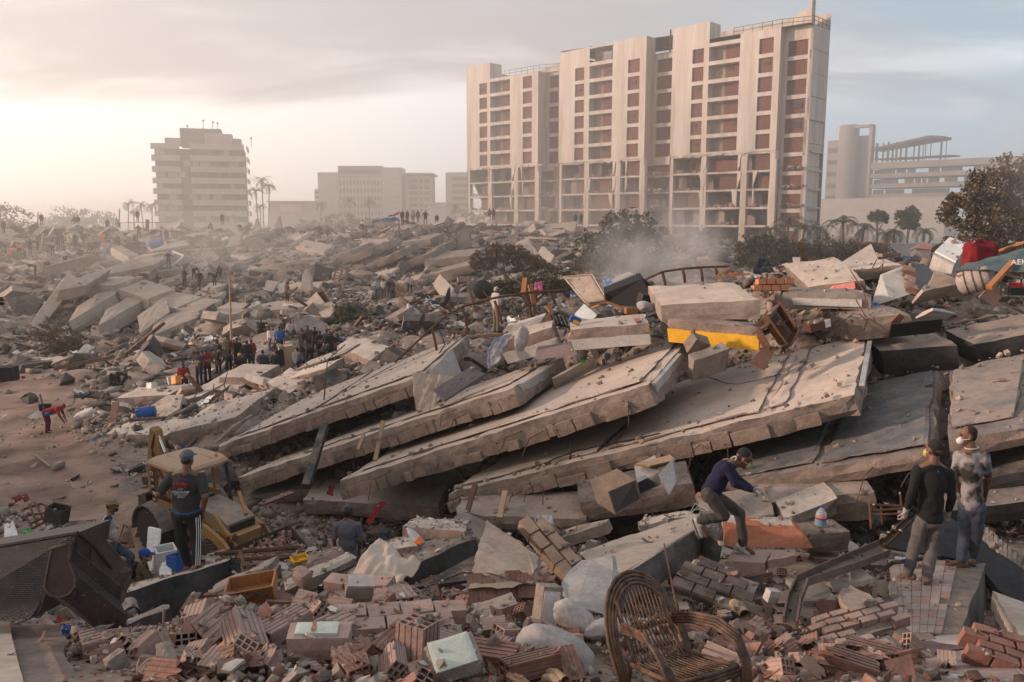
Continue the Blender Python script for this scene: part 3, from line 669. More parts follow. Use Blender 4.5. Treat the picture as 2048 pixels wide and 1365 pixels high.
def left_block():
 Y=218;zc=lambda py:at(1024,py,Y).z
 a=at(311,440,Y);b=at(498,440,Y+6);a.z=b.z=0;e,wv,L_,R=frame_axes(a,b)
 q=lambda u,w,z:a+e*u+wv*w+V(0,0,z)
 t=thing('apartment_block','damaged pale apartment block with long balcony bands standing alone in haze on the left','apartment block',q(L_/2,6,0))
 wl=M('hazy_block_wall',(.42,.36,.31),(.34,.285,.24),sc=.3,bump=.1);top=zc(286);H_=2.9
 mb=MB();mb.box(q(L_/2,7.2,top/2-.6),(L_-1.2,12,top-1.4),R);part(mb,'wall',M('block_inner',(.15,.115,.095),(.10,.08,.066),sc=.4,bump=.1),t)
 rr=random.Random(5)
 for k in range(10):
  z=top-k*H_;sag=rr.uniform(-.12,.12)
  for(u0,u1,w0)in((-.2,6.9,.2),(9.4,L_-.3,-.35)):
   mb=MB();mb.rbox(q((u0+u1)/2,w0,z-.75+sag),(u1-u0,.25,1.4+rr.uniform(-.1,.15)),R,1.5,.05,.12,seed=k);part(mb,'balcony_parapet',wl,t)
   mb=MB();mb.box(q((u0+u1)/2,w0+.7,z-1.38+sag),(u1-u0,1.5,.2),R);part(mb,'balcony_slab',wl,t)
  mb=MB();mb.rbox(q(L_+.2,6.5,z-.75),(.3,13,1.4),R,1.5,.05,.15,seed=k+30);part(mb,'balcony_parapet',wl,t)
  u=.6
  while u<L_-2:
   ww=rr.uniform(1.,2.6)
   if rr.random()<.75:
    mb=MB();mb.box(q(u+ww/2,1.15,z-2.1),(ww,.12,1.4),R);part(mb,'window',GLASS_V if rr.random()<.55 else wl,t)
   u+=ww+rr.uniform(.3,.9)
  mb=MB();mb.box(q(L_-.45,4+rr.random()*4,z-2.1),(.12,3.5,1.4),R);part(mb,'window',GLASS_D,t)
 for(x0,x1,y0,y1,w,d)in((362,440,252,290,3,6),(410,462,264,286,.3,5),(334,364,273,288,2,5),(462,478,272,286,2,5)):
  u0=(x0-311)/F*Y;u1=(x1-311)/F*Y;mb=MB();mb.rbox(q((u0+u1)/2,w+d/2,(zc(y0)+zc(y1))/2),(u1-u0,d,zc(y0)-zc(y1)),R,2,.05,.1);part(mb,'penthouse',wl if w<3 else CONC_D,t)
 mb=MB();mb.box(q((435-311)/F*Y,.5,zc(276)),(5.6,.1,1.1),R);part(mb,'window',GLASS_D,t)
 for px,h in((375,1.5),(406,3),(424,2.6),(433,2.4),(497,2.2)):mb=MB();p=q((px-311)/F*Y,5,zc(258)if px<440 else top);mb.tube([p,p+V(0,0,h)],.09,5);mb.box(p+V(.1,0,h),(.5,.1,.5));part(mb,'antenna',STEEL,t)
def hotel():
 Y=300;zc=lambda py:at(1024,py,Y).z;xc=lambda px:(px-1024)/F*Y*.989
 t=thing('hotel_block','distant pale hotel with rows of small balconies between two stair towers','hotel',(xc(750),Y+8,0));wl=M('hotel_wall',(.40,.34,.29),(.34,.285,.24),sc=.3,bump=0);wh=M('hotel_white_wall',(.58,.54,.50),sc=.3,bump=0)
 def blk(x0,x1,y0,w,d,mt,nm='wall_block'):mb=MB();mb.box(((xc(x0)+xc(x1))/2,Y+w+d/2,zc(y0)/2),(xc(x1)-xc(x0),d,zc(y0)));return part(mb,nm,mt,t)
 blk(638,677,345,0,12,wl,'stair_tower');blk(628,640,378,2,8,wh);blk(767,806,336,-2,12,wl,'stair_tower');blk(812,864,352,0,14,wl)
 mb=MB();mb.box(((xc(812)+xc(868))/2,Y+5,zc(349)),(xc(868)-xc(808),20,.5));part(mb,'roof',wl,t)
 mb=MB();us=[xc(677)];n=13
 for k in range(n):a=xc(677+6.9*k);us+=[a+.28,a+1.06]
 us.append(xc(767));zs=[0];rows=8
 for k in range(rows):z=zc(440)-2+k*2.72;zs+=[z+.8,z+2.2]
 zs.append(zc(353));facade(mb,lambda u,w,z:V(u,Y+1.5+w,z),us,zs,lambda i,j:i%2==1 and j%2==1,.6);part(mb,'balcony_front',wl,t)
 for j in range(rows):
  for i in range(n):m2=MB();m2.box(((us[2*i+1]+us[2*i+2])/2,Y+2.05,(zs[2*j+1]+zs[2*j+2])/2),(us[2*i+2]-us[2*i+1],.1,1.4));part(m2,'window',M_HW,t)
 for j in range(7):
  for x0,x1 in((819,836),(840,846),(850,860)):m2=MB();m2.box(((xc(x0)+xc(x1))/2,Y-.05,zc(363+12*j)),(xc(x1)-xc(x0),.2,1.3));part(m2,'window',M_HW,t)
  m2=MB();m2.box((xc(633),Y+1.9,zc(385+10*j)),(1.6,.2,.9));part(m2,'window',M_HW,t)
  m2=MB();m2.box((xc(796),Y-2.1,zc(352+12*j)),(3.4,.3,.35));part(m2,'balcony_ledge',wh,t)
 mb=MB();mb.tube([(xc(736),Y+6,zc(352)),(xc(736),Y+6,zc(334))],.15,5);part(mb,'mast',STEEL,t)
 # low buildings
 t2=thing('low_building','low pale flat building with one wide bright panel between the two hazy blocks','building',(xc(590),Y-20,0));y2=Y-20;f=y2/Y
 mb=MB();mb.box((xc(590)*f,y2+5,zc(407)/2),(xc(640)*f-xc(539)*f,10,zc(407)));part(mb,'wall',wl,t2)
 mb=MB();mb.box((xc(582)*f,y2-.1,zc(418)),(7,.2,2.4));part(mb,'panel',M('pink_panel',(.66,.5,.42),bump=0),t2)
 mb=MB();mb.box((xc(590)*f,y2+4,zc(406)),(xc(642)*f-xc(537)*f,11,.4));part(mb,'roof_slab',wl,t2)
 t3=thing('office_block','narrow grey block half hidden behind the left apartment tower','building',(xc(915),Y,0))
 mb=MB();mb.box((xc(918),Y+6,zc(345)/2),(xc(945)-xc(893),12,zc(345)));part(mb,'wall',wl,t3)
 for k in range(7):mb=MB();mb.box((xc(922),Y-.1,zc(358+13*k)),(6,.25,1.1));part(mb,'window',M_HW,t3)
 t4=thing('pavilion','low white pavilion with flat canopy beside the distant hotel','pavilion',(xc(874),Y-15,0))
 mb=MB();mb.box((xc(875)*.95,Y-12,zc(409)),(xc(898)*.95-xc(852)*.95,10,.7));part(mb,'canopy',wl,t4)
 mb=MB();mb.box((xc(872)*.95,Y-11,zc(412)/2),(6,6,zc(413)));part(mb,'wall',wh,t4)
GLASS_V=P('vent_glass',(.03,.03,.033),rough=.6,bump=0)
towers();left_block()
M_HW=P('hotel_window',(.07,.052,.045),bump=0)
hotel()
def unfinished():
 a=at(1660,440,268);b=at(2120,440,222);a.z=b.z=0;e,wv,L_,R=frame_axes(a,b)
 def uo(px):k=(px-1024)/F*.989;return(k*a.y-a.x)/(e.x-k*e.y)
 def zo(px,py):u=uo(px);return at(1024,py,a.y+e.y*u).z
 q=lambda u,w,z:a+e*u+wv*w+V(0,0,z)
 t=thing('unfinished_hotel','long unfinished concrete hotel with round stair tower and bare roof frame on the right','hotel',q(L_/2,6,0))
 wl=M('unfinished_wall',(.29,.245,.215),(.22,.185,.16),sc=.25,bump=0);wd=M('unfinished_dark',(.10,.088,.083),(.06,.055,.053),sc=.5,bump=0)
 mb=MB();p=q(uo(1683),2,0);mb.lathe([(3.0,0),(3.0,zo(1683,252)),(2.8,zo(1683,250))],(p.x,p.y,0),24);part(mb,'stair_tower',wl,t,smooth=False)
 mb=MB();u0,u1=uo(1699),uo(1734);ht=zo(1717,250)
 mb.box(q(u1-.4,1,ht/2),(.9,2.5,ht),R);mb.box(q((u0+u1)/2,1,ht-.4),(u1-u0,2.5,.8),R);part(mb,'portal_frame',wl,t)
 mb=MB();h2=zo(1717,270);us=[u0,u0+1,u0+2,u0+3.2,u1-.9];zs=[6,12,14,17,19,22,24,h2]
 facade(mb,lambda u,w,z:q(u,2.5+w,z),us,zs,lambda i,j:(i+j)%2==1 and i in(1,3)and j%2==1,.5);part(mb,'core_wall',wd,t)
 mb=MB();mb.box(q(uo(1652),6,zo(1652,280)/2),(4.5,6,zo(1652,280)),R);part(mb,'rear_wing',wl,t)
 for k in range(6):mb=MB();mb.box(q(uo(1650),2.9,zo(1650,300+24*k)),(3,.3,1.4),R);part(mb,'window',GLASS_D,t)
 ua,ub=uo(1735),uo(2115)
 for k in range(5):
  z=zo(1900,325+21.5*k);hh=1.9 if k==0 else 1.25
  mb=MB();mb.box(q((ua+ub)/2,1+.05*k,z),(ub-ua,2,hh),R);part(mb,'balcony_band',wl,t)
  mb=MB();mb.box(q((ua+ub)/2,6,z-.6),(ub-ua,9,.3),R);part(mb,'floor_slab',wd,t)
  if k<4:
   rr=random.Random(k);u=ua+.5;zz=z-2.2
   while u<ub-2:
    w_=rr.uniform(.8,2.4);mt=rr.choice((wd,wd,wd,GLASS_V,wd,None))
    if mt:mb=MB();mb.box(q(u+w_/2,1.7,zz),(w_,.15,2.1),R);part(mb,'infill_panel',mt,t)
    u+=w_+rr.choice((.05,.05,.4))
 z1,z2=zo(1800,322),zo(1850,272);uc,ud=uo(1737),uo(1874)
 mb=MB();pl=[q(uc,-1,z2-2.6),q(uo(1850),-1,z2+.1),q(ud,0,z2-.3),q(ud,7,z2-.3),q(uc,7,z2-2.6)];mb.prism(pl,(0,0,-.7));part(mb,'roof_slab',wd,t)
 for k in range(20):
  rr=random.Random(k+50);u=uc+(ud-uc)*(k/19)**1.5*.97+.3;mb=MB();w_=rr.uniform(0,6);mb.box(q(u,w_,(z1+z2)/2-.5),(rr.choice((.15,.2,.5)),.3,z2-z1-1),R);part(mb,'roof_post',wd,t)
 mb=MB();mb.rbox(q(uo(1815),3,z1+.9),(ud-uc+3,7,.5),R,1.5,.1,.5);part(mb,'roof_slab',wd,t)
 mb=MB();ue,uf=uo(1646),uo(1925);zt=zo(1780,398);mb.rbox(q((ue+uf)/2,-9,zt/2+2),(uf-ue,10,zt-4),R,4,.05,.1);part(mb,'podium_wall',M('podium_wall',(.46,.40,.355),(.38,.32,.28),sc=.25,bump=.1),t)
 for k in range(9):mb=MB();mb.box(q(ue+2+k*4,-12,2.5),(.6,.6,5),R);part(mb,'podium_column',wl,t)
 t5=thing('red_container','small red shipping container far behind the right hand rubble crest','container',at(1735,505,100));mb=MB();p=at(1735,503,100);mb.box(p,(2.6,5,2.2))
 for k in range(6):mb.box(p+V(-1.1+k*.43,-2.52,0),(.14,.08,1.9))
 part(mb,'body',P('container_red',(.3,.05,.05),bump=0),t5)
 t6=thing('garden_wall','low grey wall behind the right hand rubble crest','wall',at(1830,505,104));mb=MB();p=at(1825,502,104);mb.rbox(p,(13,.4,1.6),None,1.2,.03,.06);mb.rbox(p+V(0,0,.87),(13.2,.6,.14),None,2,.01,.02);part(mb,'wall',PLASTER_G,t6)
unfinished()
# unseen block added left of the frame to keep low sun off near rubble
def shade_block():
 t=thing('apartment_block','pale apartment block added out of view on the left to shade the near rubble','apartment block',(-62,8,0));wl=M('shade_block_wall',(.42,.36,.31),sc=.3,bump=.1)
 mb=MB();us=[0];zs=[0]
 for k in range(9):us+=[1.2+k*4.4,3.6+k*4.4]
 us.append(41);
 for k in range(6):zs+=[1+k*2.9,2.5+k*2.9]
 zs.append(SB_H);facade(mb,lambda u,w,z:V(-56-w,-12+u,z),us,zs,lambda i,j:i%2==1 and j%2==1,.3)
 mb.box((-62,8.5,SB_H/2-.1),(11.2,40.8,SB_H-.3));part(mb,'wall',wl,t)
 for i in range(9):
  for k in range(6):m2=MB();m2.box((-56.28,-12+2.4+i*4.4,1.75+k*2.9),(.06,2.4,1.5));part(m2,'window',GLASS_D,t)
SB_H=16
shade_block()
# ------------------------------------------------------------------ trees and plants
def leaf_mesh(name,blobs,n,size,mat,seed,flat=.6,dens=None):
# leaf-sized faces gathered in clumps through the crown's volume;  blobs: (centre, radii)
 r=np.random.default_rng(seed);cs=[]
 wt=np.array([b[1][0]*b[1][1]*b[1][2]for b in blobs])**.66;wt=wt/wt.sum()
 for(c,rad),q in zip(blobs,wt):
  k=max(4,int(n*q/26));d=r.normal(size=(k,3));d/=np.linalg.norm(d,axis=1)[:,None]
  cl=np.array(c)+d*np.array(rad)*(r.uniform(.45,1.05,(k,1)))
  m=26;sp=np.array(rad).mean()*.145
  cs.append((cl[:,None]+r.normal(size=(k,m,3))*sp*np.array([1,1,.7])).reshape(-1,3))
 C=np.concatenate(cs);k=len(C);s=size*r.uniform(.6,1.3,(k,1))
 a=r.normal(size=(k,3));a/=np.linalg.norm(a,axis=1)[:,None];b=np.cross(a,r.normal(size=(k,3)));b/=np.linalg.norm(b,axis=1)[:,None]
 v=np.stack([C-a*s,C+b*s*.5,C+a*s,C-b*s*.5],1).reshape(-1,3)
 f=np.arange(4*k).reshape(-1,4);me=bpy.data.meshes.new(name);me.from_pydata(v.tolist(),[],f.tolist());me.materials.append(mat);me.update();return me
def tree(name,label,cat,base,blobs,n,size,mat,seed,group=None,trunk=.22):
 base=Vector(base);t=thing(name,label,cat,base,group);rr=random.Random(seed)
 link('foliage',leaf_mesh('foliage',blobs,n,size,mat,seed),t)
 mb=MB();top=max(b[0][2]for b in blobs)
 mb.tube([(0,0,-.4),(rr.uniform(-.1,.1),0,top*.35),(rr.uniform(-.3,.3),.1,top*.6)],[trunk,trunk*.75,trunk*.5],7)
 for c,rad in blobs:
  c=Vector(c);s=Vector((0,0,top*rr.uniform(.25,.5)));mid=s.lerp(c,.5)+V(rr.uniform(-.2,.2),rr.uniform(-.2,.2),.1)
  mb.tube([s,mid,c],[trunk*.45,trunk*.3,trunk*.1],5)
  for k in range(3):
   e=c+V(rr.uniform(-1,1)*rad[0],rr.uniform(-1,1)*rad[1],rr.uniform(-.4,.8)*rad[2])*.8;mb.tube([mid,e],[trunk*.18,trunk*.05],4)
 part(mb,'trunk',BARK,t,world=False);return t
def palm_mesh(L_,seed,droop=1.,nf=15,wide=.5):
 rr=random.Random(seed);mb=MB()
 for k in range(nf):
  az=2*pi*k/nf+rr.uniform(-.2,.2);el=rr.uniform(-.25,1.25);l=L_*rr.uniform(.8,1.1);p=Vector((0,0,0));n=7;pts=[p.copy()];e=el
  for i in range(n):p=p+Vector((cos(az)*cos(e),sin(az)*cos(e),sin(e)))*(l/n);e-=droop*rr.uniform(.22,.34);pts.append(p.copy())
  side=Vector((-sin(az),cos(az),0))
  for i in range(n):
   d=pts[i+1]-pts[i]
   for s in(-1,1):
    for q in(0,.5):
     o=pts[i]+d*q;w_=wide*(1-abs(i/n-.4))*rr.uniform(.8,1.1)*L_/2.5;tip=o+side*s*w_+d*.7+V(0,0,-w_*.5)
     mb.add([o,o+d*.34,tip],[(0,1,2)])
  mb.tube(pts,[.035*(1-i/(n+1))for i in range(n+1)],3)
 return mb
PALMS={}
def palm(label,base,h,L_,seed,droop=1.,lean=0.,mat=None,group=None):
 t=thing('palm_tree',label,'palm tree',base,group);key=(round(L_,1),seed%3,droop)
 mat=mat or PALM
 if key not in PALMS:PALMS[key]=palm_mesh(L_,seed,droop).mesh('fronds',mat)
 o=link('fronds',PALMS[key],t);o.location=(lean,0,h);o.rotation_euler=(0,0,seed*1.3)
 mb=MB();mb.tube([(0,0,-.5),(lean*.3,0,h*.5),(lean,0,h)],[.2,.15,.13],7);part(mb,'trunk',BARK,t,world=False);return t
def plants():
 def g(px,Y):p=at(px,440,Y);return V(p.x,Y,hz(p.x,Y))
 # hazy tree lines on the left horizon
 for i,(px,Y,h,r)in enumerate(((14,170,13,5),(45,175,9,4.5),(118,240,11,5),(140,245,13.5,6),(165,240,12.5,5),(205,250,11.5,5),(660,210,11,6),(688,215,10,5),(620,215,9,4))):
  p=at(px,440,Y);p.z=0;bl=[((0,0,h*.72),(r,r*.8,h*.26)),((r*.5,0,h*.55),(r*.7,r*.6,h*.2)),((-r*.55,0,h*.52),(r*.7,r*.6,h*.22)),((0,-.5,h*.4),(r*.9,r*.7,h*.2))]
  tree('tree',['round hazy tree at the far left edge','lower hazy tree beside the far left one','hazy tree at the left end of the far clump','tallest hazy tree of the far clump on the left','hazy tree in the far clump just right of its tallest','hazy tree at the right end of the far clump','wide dusty tree in front of the distant hotel','dusty tree below the distant stair tower','small dusty tree before the low pale building'][i],'tree',p,bl,1500,.42,LEAF,20+i,'trees on the hazy horizon')
 for i,(px,Y,h,L_,lean)in enumerate(((253,200,12.8,2.6,.8),(268,200,11,1.8,0),(287,205,12.5,2.6,-.4),(302,205,12.6,2.8,.5),(518,195,15.5,2.8,-.5),(527,197,18,3,0),(536,198,17,2.8,.6),(520,200,12,2.4,.2),(700,235,14,3,0),(738,232,14,3.2,.3),(640,230,13,2.6,.4),(908,230,12,2.6,.3))):
  p=at(px,440,Y);p.z=0;palm(['wind-bent hazy palm on the left horizon','smallest hazy palm on the left horizon','hazy palm second left of the lone block','hazy palm right against the lone block','left palm of the cluster at the lone block corner','tallest palm of the cluster at the lone block corner','right palm of the cluster at the lone block corner','lowest palm of the cluster at the lone block corner','dusty palm left of centre before the distant hotel','dusty palm right of centre before the distant hotel','dusty palm before the hotel left tower','dusty palm beside the white pavilion'][i],p,h,L_,i,1.1,lean,group='palms on the hazy horizon')
  # trees in front of the apartment towers
 def blob_tree(label,px,Y,ytop,blobs,n,size,mat,seed,name='tree',cat='tree'):
  b=g(px,Y);k=Y/F;bl=[((x*k,y,(440-py)*k+CAMZ-b.z),(rx*k,rx*k*.8,ry*k))for x,py,y,rx,ry in blobs]
  return tree(name,label,cat,b,bl,n,size,mat,seed)
 blob_tree('big dusty tree standing before the middle apartment tower',1250,80,420,[(5,450,0,55,30),(-40,500,-1,60,40),(45,500,0,60,45),(75,540,0,45,35),(-10,545,-1,70,40),(-75,540,0,40,30),(55,462,0,30,25)],9000,.20,LEAF,41)
 blob_tree('brown dusty bush on the slope left of the big tree',1010,70,480,[(0,505,0,40,22),(-40,520,0,30,20),(40,525,0,40,22),(80,535,0,30,18)],4000,.16,LEAF_D,42,'bush','bush')
 blob_tree('low bush below the satellite dish slope',1070,58,560,[(0,570,0,60,22),(-70,575,0,40,18),(60,560,0,40,20)],5000,.10,LEAF,43,'bush','bush')
 blob_tree('thin leafy bush at the foot of the right apartment tower',1395,100,450,[(0,472,0,38,14),(-30,490,0,25,14),(35,485,0,25,14)],1500,.14,LEAF_D,44,'bush','bush')
 blob_tree('green tree in front of the right tower base',1525,86,460,[(0,480,0,36,16),(35,495,0,34,20),(-30,500,0,30,20),(0,520,0,50,22)],4000,.18,LEAF,45)
 blob_tree('broad green bush below the leaning palms',1600,88,480,[(0,500,0,60,24),(70,500,0,50,26),(-40,520,0,40,20),(130,505,0,50,24)],5000,.18,LEAF,46,'bush','bush')
 blob_tree('big golden dusty tree at the right edge',1985,74,335,[(-10,380,0,55,40),(40,350,0,50,35),(-55,430,0,50,35),(20,440,0,70,50),(60,410,0,50,60),(-30,480,0,60,35),(40,490,0,60,30),(-70,400,0,35,18)],11000,.20,LEAF_D,47)
 blob_tree('round fan palm before the podium wall',1757,118,418,[(0,432,0,20,13),(-9,438,0,12,8),(10,438,0,12,8)],1500,.22,PALM,50,'palm_tree','palm tree');blob_tree('dark dense fan palm before the podium wall',1818,116,415,[(0,432,0,24,17),(0,448,0,20,13)],2600,.22,PALM,51,'palm_tree','palm tree')
 blob_tree('dry brown bush beside the dirt lane',100,55,640,[(0,680,0,40,25),(-30,665,0,30,20),(30,690,0,35,25),(10,700,0,45,20)],7000,.06,LEAF_D,48,'bush','bush')
 blob_tree('dark low palm scrub growing out of the rubble',690,56,600,[(0,628,0,35,20),(20,640,0,35,18),(-20,645,0,30,16)],1500,.10,LEAF,49,'bush','bush')
 for i,(px,Y,h,L_,lean)in enumerate(((1545,104,3.4,2.6,-.3),(1575,106,4.2,2.8,.2),(1605,108,3.4,2.6,.3),(1640,105,3.6,3.0,.1),(1690,104,4.4,3.0,-.2),(1725,106,3.6,2.8,.3),(1790,108,3.2,2.8,0),(1850,112,3.0,2.6,0),(1775,110,2.6,2.6,0),(690,56.4,.6,1.5,0))):
  b=g(px,Y);palm(['leftmost palm at the foot of the right apartment tower','tall leaning palm at the right tower corner','palm just right of the tower corner','wide palm before the podium wall left end','tallest wide palm before the podium wall','palm between the wide palm and the round fan palm','low palm between the two fan palms','low palm right of the dark fan palm','lowest palm under the round fan palm','low spiky palm in the rubble scrub'][i],b,h,L_,i+3,1.25 if i not in(6,7)else 1.5,lean,group='palms before the towers')
  # the leafy branch tip that enters at the left edge
 tw=thing('tree_branch','dark leafy branch tip entering at the left edge','branch',at(-30,606,9));c=at(2,603,9)-at(-30,606,9)
 link('leaves',leaf_mesh('leaves',[((c.x,0,c.z),(.10,.06,.035)),((c.x-.12,0,c.z),(.1,.06,.05))],160,.022,LEAF,77),tw);mb=MB();mb.tube([(-.3,0,0),(0,0,.01),(c.x,0,c.z)],[.02,.012,.004],5);part(mb,'twig',BARK,tw,world=False)
plants()
# ------------------------------------------------------------------ collapsed floor slabs
def nrm(A,B,D):return(B-A).cross(D-A).normalized()
def slab(name,label,cat,A,B,C,D,t,mats=None,group=None,seg=.4,rough=.035,chip=.13,seed=0,skew=(0,0,0),maxs=(34,16)):
# a slab from its four top corners (front-left, front-right, back-right, back-left), one thing
 mats=mats or(CONC,CONC_E);A,B,C,D=map(Vector,(A,B,C,D));n=nrm(A,B,D);sk=Vector(skew)
 bot=[p-n*t+sk for p in(A,B,C,D)]
 base=(A+B+C+D)/4-n*t;base.z=min(p.z for p in bot)
 o=thing(name,label,cat,base,group)
 sg=(max(2,min(maxs[0],round((B-A).length/seg))),max(2,min(maxs[1],round((D-A).length/seg))),max(1,min(3,round(t/.16))))
 mb=MB().hexa((A,B,C,D),bot,sg,rough,chip,(0,1,1),seed);part(mb,'slab_body',list(mats),o)
 return o
BLK=[]
def block_meshes():
 for i in range(5):
  mb=MB();mb.rbox((0,0,0),(1,1,1),None,.34,.035,.05,seed=i+60);BLK.append(mb.mesh('infill_block',M('infill_block',(.32,.24,.19),(.22,.155,.12),sc=4,bump=.9,dust=.15,orand=.16)if i==0 else BLK[0].materials[0]))
block_meshes()
def blocks(o,A,B,D,t,w=.34,h=.27,f0=0.,f1=1.,seed=0,off=.16):
# the hollow filler blocks showing in the broken front edge, one by one
 r=random.Random(seed);A,B,D=map(Vector,(A,B,D));e=(B-A);L_=e.length;e.normalize();n=nrm(A,B,D);wv=n.cross(e)
 R=Matrix((e,wv,n)).transposed().to_4x4();x=f0*L_;inv=WM(o).inverted()
 while x<f1*L_-w*.6:
  ww=w*r.uniform(.55,1.8)
  if r.random()<.74:
   hh=h*r.uniform(.7,1.2);c=A+e*(x+ww/2)-n*(t-hh/2-.035+r.uniform(-.015,.03))+wv*(off+r.uniform(-.02,.05)-.03)
   b=link('infill_block',r.choice(BLK),o);b.matrix_basis=inv@Matrix.Translation(c)@R@Euler((r.uniform(-.05,.05),r.uniform(-.07,.07),r.uniform(-.03,.03))).to_matrix().to_4x4()@Matrix.Diagonal((ww*1.0,.34,hh,1))
  x+=ww+.004
def screed(o,A,B,C,D,f,t=.055,mat=None,seed=0,cracks=()):
# the thinner floor layer on top; f = (u0, u1, v0, v1) in the slab's own axes
 A,B,C,D=map(Vector,(A,B,C,D));n=nrm(A,B,D);q=lambda u,v:(A*(1-u)+B*u)*(1-v)+(D*(1-u)+C*u)*v+n*(t+.008)
 us=[f[0]]+list(cracks)+[f[1]]
 for k in range(len(us)-1):
  a,b=us[k]+(.002 if k else 0),us[k+1]-.002
  top=[q(a,f[2]),q(b,f[2]),q(b,f[3]),q(a,f[3])]
  mb=MB().hexa(top,[p-n*t for p in top],(max(2,int(26*(b-a))),9,1),.01,.16,(0,1,1),seed+k);part(mb,'floor_screed',[mat or SCREED,CONC_E],o)
def crack(o,A,B,C,D,pts,w=.03):
 A,B,C,D=map(Vector,(A,B,C,D));n=nrm(A,B,D);q=lambda u,v:(A*(1-u)+B*u)*(1-v)+(D*(1-u)+C*u)*v+n*.068
 r=random.Random(3);pl=[]
 for(a,b),(c,d)in zip(pts,pts[1:]):
  for k in range(5):pl.append(q(a+(c-a)*k/5+r.uniform(-.006,.006),b+(d-b)*k/5+r.uniform(-.006,.006)))
 mb=MB();mb.tube(pl,[w*r.uniform(.25,.6)for _ in pl],4);part(mb,'crack_line',STEEL,o)
def dress(o,A,B,C,D,seed,n=260,bars=7):
# grit and lumps lying on the slab, and bent bars sticking out of its broken edge
 A,B,C,D=map(Vector,(A,B,C,D));r=random.Random(seed);nn=nrm(A,B,D);mb=MB();R=Matrix(((B-A).normalized(),nn.cross((B-A).normalized()),nn)).transposed()
 for k in range(n):
  u=r.random();v=r.choice((r.random()**2*.2,1-r.random()**2*.5,r.random(),1-r.random()**3));p=(A*(1-u)+B*u)*(1-v)+(D*(1-u)+C*u)*v;s=r.choice((.02,.02,.03,.03,.04,.05,.1))*r.uniform(.6,1.2)
  mb.rbox(p+nn*(.055+s*.2),(s*1.4,s,s*.7),R@rot(r.uniform(-25,25),r.uniform(-25,25),r.uniform(0,180)),1,.008,.03)
 q=part(mb,'slab_grit',GRIT,o);q['kind']='stuff'
 for k in range(bars):
  u=r.random();p=A.lerp(B,u)-nn*r.uniform(.08,.4);d=R@V(r.uniform(-.3,.3),-r.uniform(.15,.4),0);mb=MB();mb.tube([p-d*.3,p+d,p+d*1.2+V(r.uniform(-.1,.1),0,-r.uniform(.1,.5))],.011,4);part(mb,'rebar',RUST,o)
GRIT=M('grit',(.34,.265,.215),(.22,.165,.13),sc=5,bump=.5,isl=.45)
